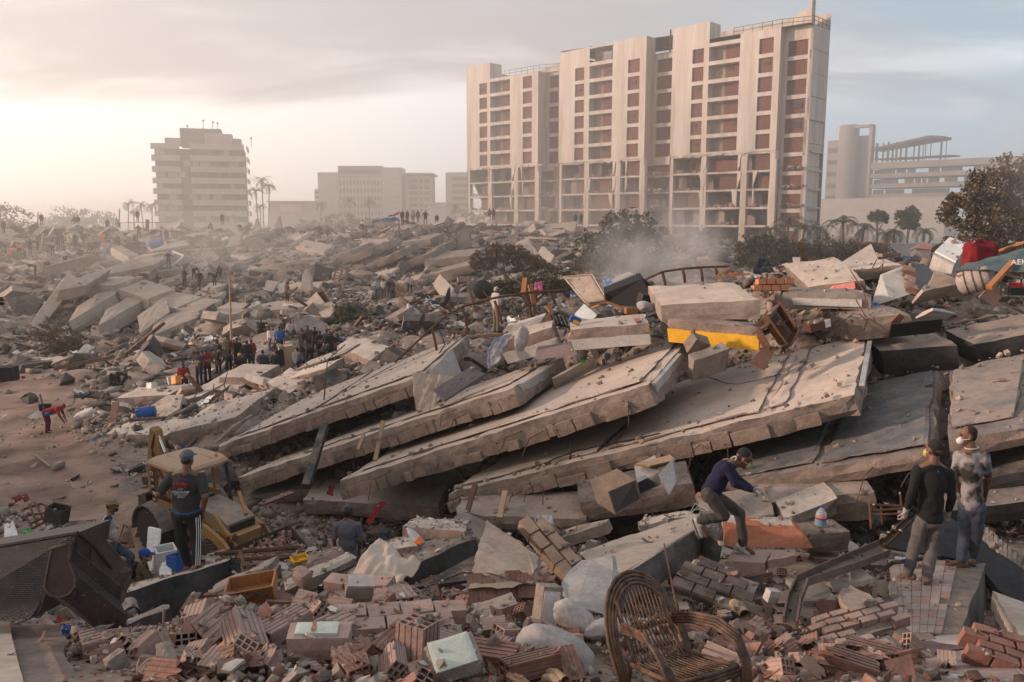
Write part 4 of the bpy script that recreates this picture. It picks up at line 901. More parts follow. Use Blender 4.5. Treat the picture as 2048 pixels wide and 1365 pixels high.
def main_stack():
 G='pancaked floor slabs of the near collapsed building'
 A,B,C=at(425,897,26.3),at(850,747,21.2),at(938,669,27.7);D=A+(C-B)*.8+V(.6,0,.3)
 o=slab('floor_slab','top left tilted slab of the near stack, curtain on its end','floor slab',A,B,C,D,.5,(SCREED,CONC_E),G,seed=1,chip=.17,seg=.3)
 blocks(o,A,B,D,.5,seed=1);screed(o,A,B,C,D,(.12,.985,.06,.97),cracks=(.52,),seed=4);dress(o,A,B,C,D,4)
 crack(o,A,B,C,D,[(.50,.02),(.58,.3),(.66,.7),(.74,.95)]);crack(o,A,B,C,D,[(.6,.5),(.8,.62),(.97,.8)],.02)
 mb=MB();n=nrm(A,B,D);mb.hexa([B.lerp(C,.02)+V(.02,-.02,.03),B.lerp(C,.5)+V(.02,-.02,.12),B.lerp(C,.5)+V(.16,.02,.12),B.lerp(C,.02)+V(.14,.02,.03)],[p-n*.9 for p in(B.lerp(C,.02)+V(.02,-.02,0),B.lerp(C,.5)+V(.02,-.02,0),B.lerp(C,.5)+V(.16,.02,0),B.lerp(C,.02)+V(.14,.02,0))],(6,2,4),.03,.1,(0,0,0),5);part(mb,'end_plaster',PLASTER_G,o)
 A,B,C=at(470,957,23.8),at(1030,772,18.2),at(1132,710,22.4);D=A+(C-B)
 o=slab('floor_slab','second slab of the near stack, under the dark board and curtain hem','floor slab',A,B,C,D,.5,(SCREED,CONC_E),G,seed=2,chip=.16,seg=.3)
 blocks(o,A,B,D,.5,seed=2);screed(o,A,B,C,D,(.25,.97,.08,.97),seed=8);dress(o,A,B,C,D,8)
 mb=MB();mb.prism([B.lerp(C,.08)+V(.05,-.02,-.02),B.lerp(C,.75)+V(.05,-.02,-.03),B.lerp(C,.72)+V(.05,-.02,-.33),B.lerp(C,.4)+V(.05,-.02,-.28),B.lerp(C,.12)+V(.05,-.02,-.42)],(-.08,.03,0));part(mb,'end_plaster',PLASTER_G,o)
 A,B,C=at(670,965,19.8),at(1302,766,15.7),at(1385,672,20.3);D=A+(C-B)
 o=slab('floor_slab','long clean slab in the middle of the near stack with whitewashed right end','floor slab',A,B,C,D,.52,(SCREED,CONC_E),G,seed=3,chip=.15,seg=.3)
 blocks(o,A,B,D,.52,f1=.9,seed=3);screed(o,A,B,C,D,(.06,.975,.05,.97),seed=12);dress(o,A,B,C,D,12)
 mb=MB();mb.prism([B.lerp(C,.04)+V(.05,-.03,-.05),B.lerp(C,.62)+V(.05,-.03,-.06),B.lerp(C,.58)+V(.05,-.03,-.5),B.lerp(C,.1)+V(.05,-.03,-.5)],(-.08,.03,0));part(mb,'end_plaster',PLASTER_G,o)
 A,B,C=at(888,990,17.5),at(1718,785,14.2),at(1742,659,19.6);D=A+(C-B)
 o=slab('floor_slab','lowest and widest pale slab of the near stack, overhanging the slate one','floor slab',A,B,C,D,.46,(SCREED,CONC_E),G,seed=4,chip=.16,seg=.3)
 blocks(o,A,B,D,.46,w=.42,h=.26,f1=.93,seed=4);screed(o,A,B,C,D,(.03,.86,.04,.98),cracks=(.42,.80),seed=16);dress(o,A,B,C,D,16,420,10)
 crack(o,A,B,C,D,[(.42,.04),(.425,.3),(.40,.6),(.42,.95)],.05);crack(o,A,B,C,D,[(.25,.02),(.33,.12),(.42,.1),(.6,.05)],.04);crack(o,A,B,C,D,[(.55,.9),(.68,.55),(.83,.5)],.02)
 mb=MB();mb.prism([B.lerp(C,.1)+V(.06,-.02,-.03),B.lerp(C,.95)+V(.06,-.02,-.03),B.lerp(C,.9)+V(.05,0,-.42),B.lerp(C,.15)+V(.05,0,-.44)],(-.09,.03,0));part(mb,'end_plaster',PLASTER_G,o)
 A,B,C=at(1440,968,14.6),at(1874,899,12.7),at(1884,735,17.6);D=A+(C-B)
 o=slab('floor_slab','dark slate-floored slab behind the man in navy','floor slab',A,B,C,D,.36,(CONC_D,CONC_E),G,seed=5)
 screed(o,A,B,C,D,(.01,.985,.03,.97),mat=SLATE,cracks=(.48,),seed=20);dress(o,A,B,C,D,20,160,3);blocks(o,A,B,D,.36,w=.8,h=.22,seed=5)
 A,B,C,D=at(1887,884,12.9),at(2240,828,12.0),at(2260,655,17.6),at(1894,742,16.2)
 o=slab('floor_slab','dusty slate slab running out of the right edge','floor slab',A,B,C,D,.34,(CONC_D,CONC_E),G,seed=6)
 screed(o,A,B,C,D,(.005,.99,.1,.97),mat=M('dusty_slate',(.30,.235,.185),(.15,.145,.14),sc=1.2,bump=.1,dust=.5),cracks=(.45,),seed=24);dress(o,A,B,C,D,24,160,3);blocks(o,A,B,D,.34,w=.9,h=.2,seed=6)
 # brick rubble between the two slate slabs is loose litter; the supports and broken walls underneath:
 for i,(p0,p1,d,t,mats,lab)in enumerate((((600,1000,22),(880,1015,19.5),1.6,.45,(CONC_L,CONC_E),'low pale beam lying under the clean middle slab'),((905,1030,16.5),(1180,1040,15),1.4,.35,(CONC,CONC_E),'broken ledge under the widest pale slab'),((1150,1008,15.2),(1390,965,14.4),1.2,.5,(CONC_D,CONC_E),'shadowed block behind the burnt television'),((1400,1045,13.4),(1560,1030,12.8),1.2,.4,(CONC,CONC_E),'rough ledge between the navy man and orange wall'),((1500,1010,13.6),(1760,985,12.9),1.2,.5,(CONC,CONC_E),'grey ledge under the slate slab'),((1560,1045,12.6),(1680,1000,12.9),.8,.3,(CONC_L,CONC_E),'tilted ledge stone left of the clear bottle'),((1880,975,12.8),(2140,930,12.2),1.5,.45,(SOOT,SOOT),'burnt beam in shadow under the right edge slab'),((1890,1025,12.3),(2140,990,11.9),1.2,.35,(CONC_D,SOOT),'lower burnt beam at the right edge'),((460,1000,24),(640,975,22.5),1.5,.35,(CONC,CONC_E),'short broken slab end above the digger bonnet'),((1757,702,18.2),(1925,690,17.4),1.3,.62,(CONC,SOOT),'sooty beam right of the widest pale slab'),((1945,690,17.6),(2200,640,17.0),1.6,.5,(CONC,SOOT),'burnt black beam at the right edge below the tarp'),)):
  a,b=at(*p0),at(*p1);w=V(.1,d,.12)
  slab('broken_beam',lab,'beam',a,b,b+w,a+w,t,mats,'broken beams around the near stack',seed=30+i,chip=.12)
  # things along the crest
 def crest(lab,p0,p1,d,t,mats,strip=None,dz=.05,name='broken_beam',cat='beam',dx=.1,sh=(.55,.98),inset=.02):
  a,b=at(*p0),at(*p1);w=V(dx,d,dz);o=slab(name,lab,cat,a,b,b+w,a+w,t,mats,'broken beams along the crest',seed=int(p0[0]),chip=.09,seg=.35)
  if strip:
   n=nrm(a,b,a+w);e=(b-a);fw=n.cross(e.normalized());
   q=lambda u,s:a.lerp(b,u)-n*t*s-fw*.035
   mb=MB();k=8;pl=[q(inset+(1-2*inset)*i/k,sh[0]+random.uniform(0,.05))for i in range(k+1)]+[q(1-inset,sh[1]),q(inset+.02,sh[1])]
   mb.prism(pl,fw*.1);part(mb,'painted_strip',strip,o)
  return o
 crest('plain grey slab lying above the yellow edged beam',(1318,610,19.6),(1522,600,18.6),2.6,.46,(SCREED,CONC),name='floor_slab',cat='floor slab',dz=.25)
 crest('beam with a bright yellow painted edge',(1336,640,19.2),(1520,655,18.0),1.6,.52,(CONC,CONC_E),YELLOW,inset=.0,sh=(.38,1.0))
 crest('pale edged beam beside the yellow edged one',(1137,660,20),(1300,645,19.2),1.5,.52,(CONC_L,CONC_E),PLASTER_G,sh=(.5,1.0))
 crest('pale edged beam under the blue stained cloth',(996,686,21.6),(1107,654,20.7),1.4,.62,(CONC_L,CONC_E),PLASTER_G,sh=(.48,1.0))
 crest('pale parapet wall piece behind the blue stained cloth',(1008,654,23.5),(1090,632,23),.5,.7,(PLASTER_G,PLASTER_G))
 o=crest('sunlit beam with a pink painted patch',(1612,575,21.8),(1735,560,20.8),2.4,.42,(CONC_L,CONC_E),None,dz=.5)
 a,b=at(1612,575,21.8),at(1735,560,20.8);q=lambda u,s:a.lerp(b,u)+V(0,-.07,-s);mb=MB();mb.prism([q(.46,.05),q(.78,.02),q(.80,.17),q(.62,.27),q(.40,.28),q(.36,.17)],(0,.12,0));part(mb,'pink_patch',PINK,o)
 crest('long grey beam under the pink patched one',(1563,585,20.3),(1748,590,19.2),1.2,.40,(CONC,CONC),PLASTER_G,sh=(.3,.75),inset=.12)
 crest('sunlit broken beam behind the pink patched one',(1640,548,24),(1812,528,23),1.4,.35,(CONC_L,CONC_E),None,dz=.1)
 crest('thick ragged slab end right of the slate pile',(1690,640,18.6),(1830,628,18.0),1.8,.5,(CONC,CONC_E),None)
 for i,(p,dims,ang,mt,nm,lab)in enumerate((((1870,632,18),(.75,.12,.5),(60,10,20),PLASTER_G,'plaster_sheet','grey broken plaster sheet among the burnt rubble on the right'),((1862,588,19.5),(.8,.14,.6),(50,-10,10),CONC_L,'slab_piece','pale flat slab piece beneath the leaning grey wall'),((1905,575,19.5),(1.1,.14,.6),(40,15,-20),CONC_L,'slab_piece','curved pale slab piece by the strapped white bundle'),((1830,656,17.6),(1.25,.05,.35),(20,-6,5),BLACK,'black_panel','long thin black panel on the burnt rubble'),((1795,640,17.8),(.4,.06,.3),(30,20,40),ORANGE_W,'tile','orange roof tile by the black panel'),((1985,590,18.5),(.7,.06,.4),(30,20,30),BRICK_P,'tile','pinkish flat tile below the orange pole'),((1414,725,17.6),(.95,.3,.62),(25,-14,20),CONC,'concrete_block','rounded concrete lump on the pale slab by the yellow beam'),((1395,690,18.2),(.5,.4,.4),(30,20,20),CONC_E,'concrete_block','small lump at the top of the whitewashed slab end'),((1150,745,20.3),(1.3,.1,.5),(35,-25,15),CONC_L,'slab_piece','thin loose sheet between the second and middle slabs'))):
  mb=MB();mb.rbox(at(*p),dims,rot(*ang),.3,.03,.07,seed=i+90);solo(mb,nm,mt,lab,nm.replace('_',' '))
main_stack()
# ------------------------------------------------------------------ the far pancaked building and its scattered slabs
def far_slabs():
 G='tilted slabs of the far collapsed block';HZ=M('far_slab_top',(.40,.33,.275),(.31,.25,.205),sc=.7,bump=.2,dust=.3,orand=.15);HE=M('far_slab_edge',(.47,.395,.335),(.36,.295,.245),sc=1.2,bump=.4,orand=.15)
 def fs(lab,p0,p1,w,t,dz=.15,dx=.5,mats=None,name='floor_slab',cat='floor slab',group=G):
  k=.93 if p0[0]<410 else .97;a,b=at(p0[0],p0[1],p0[2]*k),at(p1[0],p1[1],p1[2]*k);wv=V(dx,w,dz);t=t*(1.3 if p0[0]<410 else 1);slab(name,lab,cat,a,b,b+wv,a+wv,t,mats or(HZ,HE),group,seg=.9,chip=.16,rough=.06,seed=int(p0[0]+p0[1]),maxs=(12,7))
 L=[('leftmost steep slab of the far collapsed block',(57,650,66),(123,563,74),5,.7,.5,-2),('slab second from left in the far block, steep and narrow',(108,606,68),(167,570,74),3.2,.85),('third steep slab of the far block, above the dirt lane bush',(135,645,66),(230,588,72),4.2,.9,.8,-1.5),('middle steep slab of the far block, broad lit edge',(194,653,64),(286,600,71),4.4,.95,.8,-1.5),('wide steep slab right of the middle in the far block',(278,668,62),(340,622,67),4.2,.9,.8,-2),('flatter slab low in the far block',(300,672,61),(400,633,66),4,.6,.6,-1.5),('lowest right slab of the far block above the police',(384,684,58),(460,648,62),4,.8,.6,-1),('flat lit slab lying on top of the far block left part',(168,572,74),(232,570,73),4.4,.75,.5),('flat slab tipping right on the far block',(232,578,73),(297,598,70),4.4,.7,.5),('flat slab further right on the far block',(284,602,71),(354,616,68),4.2,.55,.5),('small flat slab above the lamp post base',(348,618,68),(398,622,67),4,.6,.5),('flat slab just left of the lamp post',(400,628,65),(470,634,64),5,.8,.4),('long beam crossing the far block top',(146,560,78),(254,522,84),1.6,.9,.2),('thin broad plate behind the long beam',(200,552,80),(306,530,84),5,.4,1.),('square block on the far slope below the vests',(256,516,88),(306,510,87),3,1.,.3),('tilted beam left of the square block',(220,494,92),(257,515,88),1.5,.7),('long beam at the left of the far slope',(82,556,82),(172,531,88),1.2,.8),('light topped block in the far middle',(590,493,98),(648,505,94),3.2,.8,.7),('long thin edge in the far middle',(550,528,88),(632,517,90),3,.8),('beam at the far middle left',(460,510,96),(512,522,92),2.4,.8),('long slab edge above the police pit',(472,628,64),(607,614,64),6,.9,.3),('slab edge behind the lamp post',(405,630,64),(472,628,64),5,.9,.3),('retaining edge under the group in vests and pink',(757,614,64),(854,597,67),3.6,.95,.3),('leaning pale slab with lit top by the dark pile',(895,518,86),(928,545,80),1.4,.7,.8),('leaning pale slab left of the edge-on dish',(864,568,68),(893,600,64),1.5,.8,.8),('leaning slab right of the police pit',(610,606,62),(654,640,57),1.5,.6,.8),('low slab left of the dark dish',(950,570,72),(1030,556,74),3.5,.8,.3),('fallen panel on the bush slope',(1075,506,86),(1100,528,82),1.2,.4,.8),('second fallen panel on the bush slope',(1148,508,86),(1172,524,83),1.2,.4,.8)]
 for q in L:fs(*q)
 DK=(M('dusty_dark_slab',(.30,.24,.2),(.2,.16,.13),sc=1,bump=.3),M('dark_slab_edge',(.24,.19,.16),(.15,.12,.10),sc=1,bump=.4))
 for i,(x0,y0,x1,y1,Y)in enumerate(((645,520,700,500,90),(655,532,735,497,88),(690,528,765,488,89),(700,545,800,500,85),(760,545,860,505,84),(790,530,880,492,88),(820,560,945,528,78),(735,492,790,470,100),(800,486,860,478,96),(845,520,940,512,82))):
  fs(['left low beam of the dark collapsed pile','second beam of the dark pile','third slanting beam of the dark pile','long lower slab of the dark pile','central slanting slab of the dark pile','upper right slab of the dark pile','lowest right shelf of the dark pile','crest slab under the blue awning','crest slab under the standing crew','right shelf of the dark pile'][i],(x0,y0,Y),(x1,y1,Y-2),5,.8,.6,1.2,mats=DK,group='slabs of the dark collapsed pile')
  # upright and tilted plates
 for i,(pl,Y,mt,lab)in enumerate((([(602,580),(604,552),(611,538),(620,560),(622,582)],70,HE,'pale upright plate shaped like a blade'),([(914,500),(916,470),(926,456),(938,462),(942,500)],88,DK[1],'dark upright slab beside the collapsed pile'),([(450,495),(468,470),(484,462),(478,490)],95,HE,'tilted plate below the standing figure on the crest'),([(528,580),(532,562),(556,566),(545,584)],72,HE,'round cornered pale plate in the far middle'),([(553,570),(566,565),(574,584),(560,588)],72,PLASTER,'small white panel in the far middle'),([(648,530),(660,515),(690,508),(700,520),(672,532)],88,HE,'broad pale plate left of the dark pile'),([(852,553),(866,540),(869,552),(860,560)],76,MINT,'mint green panel on the far rubble'),([(880,556),(892,546),(900,552),(890,562)],76,PLASTER,'white sheet right of the mint panel'),([(140,722),(168,690),(182,698),(160,726)],51,PLASTER,'white door-like sheet beside the dry bush'),([(218,712),(265,700),(262,712),(240,722)],54,HE,'flat pale plate right of the dry bush'),([(232,745),(240,730),(268,724),(272,735),(248,748)],47,HE,'pale broken panel above the dark cloth'),([(165,745),(172,728),(196,724),(197,748)],48,CONC,'squat block left of the dark cloth'),([(54,835),(90,812),(105,830),(70,838)],33,PLASTER_G,'grey slab behind the bending man in red'),([(505,460),(512,438),(520,458)],108,HE,'pointed upright shard on the far crest'),([(456,458),(462,430),(470,450),(476,470)],109,HE,'pale upright shard on the far left crest'),([(548,455),(557,433),(562,456)],106,BRICK_P,'reddish upright shard on the far crest'),([(1745,548),(1752,530),(1775,528),(1770,545)],26,PLASTER,'white offcut behind the leaning wall'))):
  a=[at(x,y,Y+(max(p[1]for p in pl)-y)*Y/F*.5)for x,y in pl];mb=MB();mb.prism(a,V(.15,max(.12,Y*.004),.03));solo(mb,'broken_plate',mt,lab,'broken plate')
  # broken slabs left and below the police, near the digger
 for i,(lab,p0,p1,w,t)in enumerate((('pale square ended beam in front of the police',(432,754,36),(512,757,35),2.2,.62),('cut concrete beam under the square ended one',(385,778,35.5),(485,782,34.5),2.0,.45),('wavy broken ledge left of the man with helmet',(226,797,36),(338,790,35.5),1.4,.55),('sloping broken slab below the helmeted man',(318,812,34),(402,792,34),2.4,.55),('large tilted slab above the digger boom',(330,868,28.5),(470,835,27.5),3.2,.6),('broken thin slab left of the digger boom',(205,868,30.5),(330,872,29),2,.45),('curved broken slab with hollow bricks in its edge',(563,762,33),(650,738,32),1.6,.35),('round shouldered concrete lump beside the stack',(528,765,33),(578,788,30.5),2.2,.8),('steep pale board leaning by the digger cab',(415,893,25.6),(462,850,26.4),.9,.15),('rough block under the square ended beam',(478,795,33),(520,802,32.5),1.2,.6),('tilted beam right of the police crowd',(672,692,40),(740,722,36),2.6,.45),('loose slab above the stack left edge',(580,742,31),(688,706,30),1.2,.12),('low slab at the lane edge far left',(15,733,50),(98,730,49),2,.4))):
  a,b=at(*p0),at(*p1);wv=V(.5,w,.25 if i!=4 else .4);o=slab('broken_slab',lab,'broken slab',a,b,b+wv,a+wv,t,(CONC_L,CONC_E),'broken slabs near the dirt lane',seg=.5,chip=.14,seed=i+140)
  if i==6:blocks(o,a,b,a+wv,t,w=.3,h=.25,seed=9)
  # many more tilted slabs, too alike to name apart
 r=random.Random(42)
 for i in range(85):
  Y=58+58*r.random()**.8;X=(r.uniform(-.62,.16))*Y;
  if Y<62 and X>-18:continue
  z=hz(X,Y);l=r.uniform(1.5,5.5);w=r.uniform(1,3.2);t=r.uniform(.2,.55);R=rot(r.gauss(8,14),r.gauss(-10,16),r.uniform(-50,50))
  mb=MB();mb.rbox(V(X,Y,z+r.uniform(.1,.5)),(l,w,t),R,1.,.06,.14,(0,1,1),seed=i);solo(mb,'slab_piece',[HZ,HE],'tilted pale slab piece half buried in the far rubble mounds','slab piece','half buried slab pieces in the far rubble')
 for i in range(55):
  Y=r.uniform(15,32);X=r.uniform(-.02,.62)*Y
  if Y<21 and X<13:continue
  z=hz(X,Y);mb=MB();mb.rbox(V(X,Y,z+r.uniform(.05,.3)),(r.uniform(.5,1.5),r.uniform(.3,.8),r.uniform(.1,.3)),rot(r.gauss(5,22),r.gauss(0,22),r.uniform(0,180)),.4,.04,.09,(0,1,1),seed=i+500);solo(mb,'slab_piece',[CONC_L,CONC_E],'small pale slab piece in the rubble behind the near stack','slab piece','small slab pieces behind the near stack')
far_slabs()
# ------------------------------------------------------------------ the brick heap at the front
for px,py,Y,rad in((1020,1115,8.6,.7),(1180,1165,7.1,.5),(1300,1095,9.6,1.0),(1380,1060,10.4,.8),(1860,1190,8.6,1.1),(1900,1240,7.6,.7),(1840,1130,9.6,.9),(1720,1240,7.3,.7),(1700,1190,7.9,.8),(1620,1180,8.1,.5),(1530,1070,10.9,.9),(2010,1290,6.1,.5),(880,1100,9.8,.9),(330,1170,10.2,.9),(420,1145,11.2,.7),(250,1240,8.2,.8),(505,1175,8.6,.5),(755,1140,8.8,.7),(40,1310,4.8,.9),(140,1150,5.8,1.2),(1345,1300,4.9,.55),(1110,1300,5.6,.4),(1170,1240,6.3,.4),(1480,1090,9.8,.5),(1440,1165,8.4,.7),(1900,1330,5.6,.7),(1860,1300,6.4,.5),(640,1160,9,.6),(1950,1100,10.4,.9),(700,1215,6.6,.5),(1090,1200,6.8,.3),(1660,1140,9.2,.6),(600,1300,5.6,.4),(900,1350,4.8,.4),(1110,1110,9.2,.5)):
 _p=at(px,py,Y);KEEP_OUT.append((_p.x,_p.y,rad))
def hollow(w=.17,h=.15,l=.28,nx=3,nz=3,t=.011,jag=0.,seed=0):
 r=random.Random(seed);mb=MB();xs=[];zs=[]
 cw=(w-t)/nx;ch=(h-t)/nz
 for i in range(nx):xs+=[-w/2+i*cw,-w/2+i*cw+t]
 xs.append(w/2-t)if False else None
 xs+=[w/2-t,w/2];xs=sorted(set(round(x,5)for x in xs))
 for i in range(nz):zs+=[-h/2+i*ch,-h/2+i*ch+t]
 zs+=[h/2-t,h/2];zs=sorted(set(round(z,5)for z in zs))
 nX,nZ=len(xs)-1,len(zs)-1;hol=lambda i,j:i%2==1 and j%2==1
 yb={}
 def Y(i,j,e):
  if not e:return-l/2
  k=(i,j)
  if k not in yb:yb[k]=l/2-(jag*r.random()*l if jag else 0)
  return yb[k]
 q=lambda i,j,e:(xs[i],Y(i,j,e),zs[j])
 for i in range(nX):
  for j in range(nZ):
   if hol(i,j):
    for(a,b)in(((i,j),(i,j+1)),((i,j+1),(i+1,j+1)),((i+1,j+1),(i+1,j)),((i+1,j),(i,j))):
     mb.add([q(*a,0),q(*b,0),q(*b,1),q(*a,1)],[(0,1,2,3)])
   else:
    mb.add([q(i,j,0),q(i+1,j,0),q(i+1,j+1,0),q(i,j+1,0)],[(0,1,2,3)]);mb.add([q(i,j,1),q(i,j+1,1),q(i+1,j+1,1),q(i+1,j,1)],[(0,1,2,3)])
 for(a,b,ax)in((0,nX,'b'),(0,nX,'t'),(0,nZ,'l'),(0,nZ,'r')):
  n=9
  for k in range(n):
   u0,u1=k/n,(k+1)/n;d=.0035 if k%2 else 0
   if ax in 'bt':
    z=-h/2+d if ax=='b' else h/2-d;x0,x1=-w/2+w*u0,-w/2+w*u1
    jj=0 if ax=='b' else nZ;ya,yb_=Y(min(nX,round(u0*nX)),jj,1),Y(min(nX,round(u1*nX)),jj,1)
    f=[(x0,-l/2,z),(x1,-l/2,z),(x1,yb_,z),(x0,ya,z)]
   else:
    x=-w/2+d if ax=='l' else w/2-d;z0,z1=-h/2+h*u0,-h/2+h*u1
    ii=0 if ax=='l' else nX;ya,yb_=Y(ii,min(nZ,round(u0*nZ)),1),Y(ii,min(nZ,round(u1*nZ)),1)
    f=[(x,-l/2,z0),(x,-l/2,z1),(x,yb_,z1),(x,ya,z0)]
   mb.add(f,[(0,1,2,3)])
 return mb
HB=[hollow(seed=0).mesh('hollow_brick',BRICK_P),hollow(jag=.45,seed=1).mesh('hollow_brick',BRICK),hollow(.20,.10,.26,3,2,jag=.25,seed=2).mesh('hollow_brick',BRICK_P),hollow(.17,.15,.20,3,3,jag=.6,seed=3).mesh('hollow_brick',BRICK_P),hollow(.16,.10,.30,2,2,seed=4).mesh('hollow_brick',BRICK),hollow(.12,.15,.16,2,3,jag=.7,seed=5).mesh('hollow_brick',BRICK_P)]
def brick_heap():
 def lump(p,d,R,mt,nm,lab,extra=None,seed=0,group=None,chip=.04):
  t=thing(nm,lab,nm.replace('_',' '),p,group);mb=MB();mb.rbox((0,0,0),d,R,.07,.008,chip,seed=seed);part(mb,'block_body',mt,t,world=False)
  if extra:
   for n2,m2,d2,o2 in extra:
    mb=MB();mb.rbox(R@Vector(o2),d2,R,.045,.006,.025,seed=seed+5);part(mb,n2,m2,t,world=False)
  return t
 G='hollow clay bricks of the front heap'
 def hb(px,py,ang,v,lab,mortar=0,dz=.05,sc=1.,dy=0):
  p=hit(px,py+8);p.z+=dz;d=ray(px,py);p=at(px,py,p.y+dy)if False else p
  o=link('hollow_brick',HB[v]);o.location=p;o.rotation_euler=rot(*ang).to_euler();o.scale=(sc,)*3;tag(o,lab,'brick',G)
  if mortar:
   mb=MB();r=random.Random(px)
   for k in range(mortar):mb.rbox((r.uniform(-.07,.07),r.choice((-.15,.14))+r.uniform(-.02,.02),r.uniform(-.06,.06)),(.06,.05,.05),rot(r.uniform(0,90),r.uniform(0,90),0),.03,.008,.02,seed=k)
   part(mb,'mortar_lump',MORTAR,o,world=False)
  return o
 for q in((572,1272,(8,-4,-42),0,'big nine-hole clay brick standing clear left of the mint topped block',0,.08,1.25),(395,1252,(0,-18,12),0,'hollow brick with nine square holes facing the camera left of centre',2,.1,1.05),(490,1292,(20,30,40),0,'pale hollow brick tilted with its holes facing down right',4,.1,1.2),(798,1205,(0,4,25),2,'hollow brick with six holes at the dark void edge',3,.1,1.35),(205,1300,(0,0,-55),3,'sooty hollow brick by the bottom left slab',3,.06,1.2),(835,1316,(85,0,-30),0,'plaster faced hollow brick on edge in the bottom centre',3,.1,1.3),(975,1322,(0,0,75),4,'long plain brick with four holes at its right end',0,.06,1.35),(1060,1345,(0,-12,-65),4,'grooved red brick leaning at the bottom beside the pillow',0,.08,1.2),(1530,1216,(60,0,30),0,'small grid-faced brick lying face up by the steel frame',0,.04,.8),(1528,1112,(0,4,65),2,'pale hollow brick below the navy man leading shoe',0,.04,1.5),(1645,1118,(4,0,80),2,'clean pink hollow brick right of the orange wall',0,.05,1.7),(1580,1118,(0,60,20),1,'grooved brick on end between the two pale ones',2,.06,1.2),(445,1275,(30,25,-35),3,'broken brick caked with mortar plugs',7,.12,1.5),(700,1335,(0,0,20),1,'hollow brick at the bottom edge under the mint topped block',3,.03,1.2),(1375,1262,(10,0,60),1,'ridged brick fragment behind the rattan chair arm',0,.04,1.2),(1505,1270,(12,10,50),4,'ridged red brick right of the rattan chair',0,.04,.9),(668,1260,(6,0,-50),2,'flat hollow brick under the white topped block',2,.03,1.4),(1010,1290,(0,8,-30),5,'small broken brick between pillow and mint disc',2,.04,1.1),(610,1180,(0,10,-30),3,'brick chunk right of the wooden drawer',3,.05,1.3),(1745,1310,(4,0,65),4,'flat ridged brick near the bottom right',0,.03,1.4),(1690,1345,(10,6,70),1,'bright red broken brick at the bottom right edge',2,.05,1.3)):hb(*q)
 r=random.Random(5);n=0;lab='dusty hollow clay brick, whole or broken, lying loose in the front brick heap'
 while n<210:
  px,py=r.uniform(120,1150)if n<130 else r.uniform(1350,2048),r.uniform(1140,1362)
  if px<200 and py>1240:continue
  p=hit(px,py)
  if p.y>10.5:continue
  v=r.choice((0,1,1,2,2,3,3,4,5,5));o=link('hollow_brick',HB[v]);p.z+=r.uniform(-.02,.09);o.location=p;o.rotation_euler=(r.gauss(0,.45),r.gauss(0,.5),r.uniform(0,6.3))if r.random()<.75 else(r.uniform(0,6),r.uniform(0,6),r.uniform(0,6));s=r.uniform(.62,1.0);o.scale=(s,)*3
  tag(o,lab,'brick','loose hollow bricks in the front heap');n+=1
  # brick slabs: pieces of wall still bonded, brick by brick
 def bonded(p,R,nx,ny,bw,bl,bt,lab,mt,gap=.007,seed=0,top=None,skip=.08,half=True):
  t=thing('brick_wall_piece',lab,'wall piece',p,'bonded pieces of brick wall');rr=random.Random(seed);ms=[]
  for k in range(3):mb=MB();mb.rbox((0,0,0),(bl-gap,bw-gap,bt),None,.07,.004,.016,seed=seed+k);ms.append(mb.mesh('brick',mt))
  for j in range(ny):
   for i in range(nx+1):
    if rr.random()<skip and(i in(0,nx)or j in(0,ny-1)):continue
    x=(i-nx/2+(.5 if half and j%2 else 0))*bl;o=link('brick',rr.choice(ms),t);o.matrix_basis=(R.to_4x4()@Matrix.Translation((x,(j-(ny-1)/2)*bw,rr.uniform(-.008,.008)))@Euler((rr.gauss(0,.03),rr.gauss(0,.03),rr.gauss(0,.02))).to_matrix().to_4x4())
  mb=MB();mb.rbox((0,0,-bt*.32),(nx*bl*.97,ny*bw*.94,bt*.4),None,.1,.01,.03,seed=seed);m2=MB();m2.v=[tuple(R@Vector(q))for q in mb.v];m2.f=mb.f;m2.m=mb.m;part(m2,'mortar_bed',MORTAR,t,world=False)
 bonded(hit(700,1212)+V(0,0,.10),rot(10,-5,-20),2,3,.20,.26,.13,'bonded pink bricks beneath the white topped block',BRICK_P,seed=1)
 bonded(hit(770,1262)+V(0,0,.07),rot(6,4,15),3,2,.19,.27,.13,'bonded pink bricks running right below the white topped block',BRICK_P,seed=2)
 bonded(at(1712,1246,7.1),rot(12,-9,12),4,4,.085,.185,.12,'stepped long-brick wall piece in front of the tiled slab',BRICK_P,seed=4,skip=.2)
 bonded(at(1735,1288,6.3),rot(10,-6,8),3,2,.085,.17,.09,'small brick course below the stepped wall piece',BRICK_P,seed=5,skip=.2)
 bonded(at(2028,1312,5.5),rot(16,12,-16),3,4,.085,.18,.14,'red brick wall piece at the bottom right edge',BRICK,seed=6,skip=.15)
 bonded(at(1445,1172,8.3),rot(8,8,-28),3,4,.17,.24,.1,'scorched brick panel in the hollow right of the rattan chair',M('scorched_brick',(.14,.105,.09),(.07,.055,.05),sc=4,bump=.5,dust=.4,orand=.2),seed=7,skip=.3)
 bonded(at(1115,1110,9.2),rot(15,30,-48),4,2,.16,.24,.16,'tan brick row leaning behind the grey plaster panel',M('tan_brick',(.40,.28,.20),(.32,.21,.15),sc=4,bump=.5,dust=.3,orand=.1),seed=8,skip=0)
 bonded(at(1540,570,20.5),rot(80,0,4),3,2,.16,.23,.2,'sunlit orange brick row on the crest beside the grey beam',M('orange_brick',(.52,.22,.11),(.44,.18,.09),sc=4,bump=.4,orand=.1),seed=9,skip=0)
 lump(hit(640,1318)+V(0,0,.12),(.42,.22,.17),rot(2,3,6),BRICK_P,'plastered_block','brick block topped with mint green plaster',[('mint_plaster',MINT,(.30,.17,.03),(-.02,0,.09))],3)
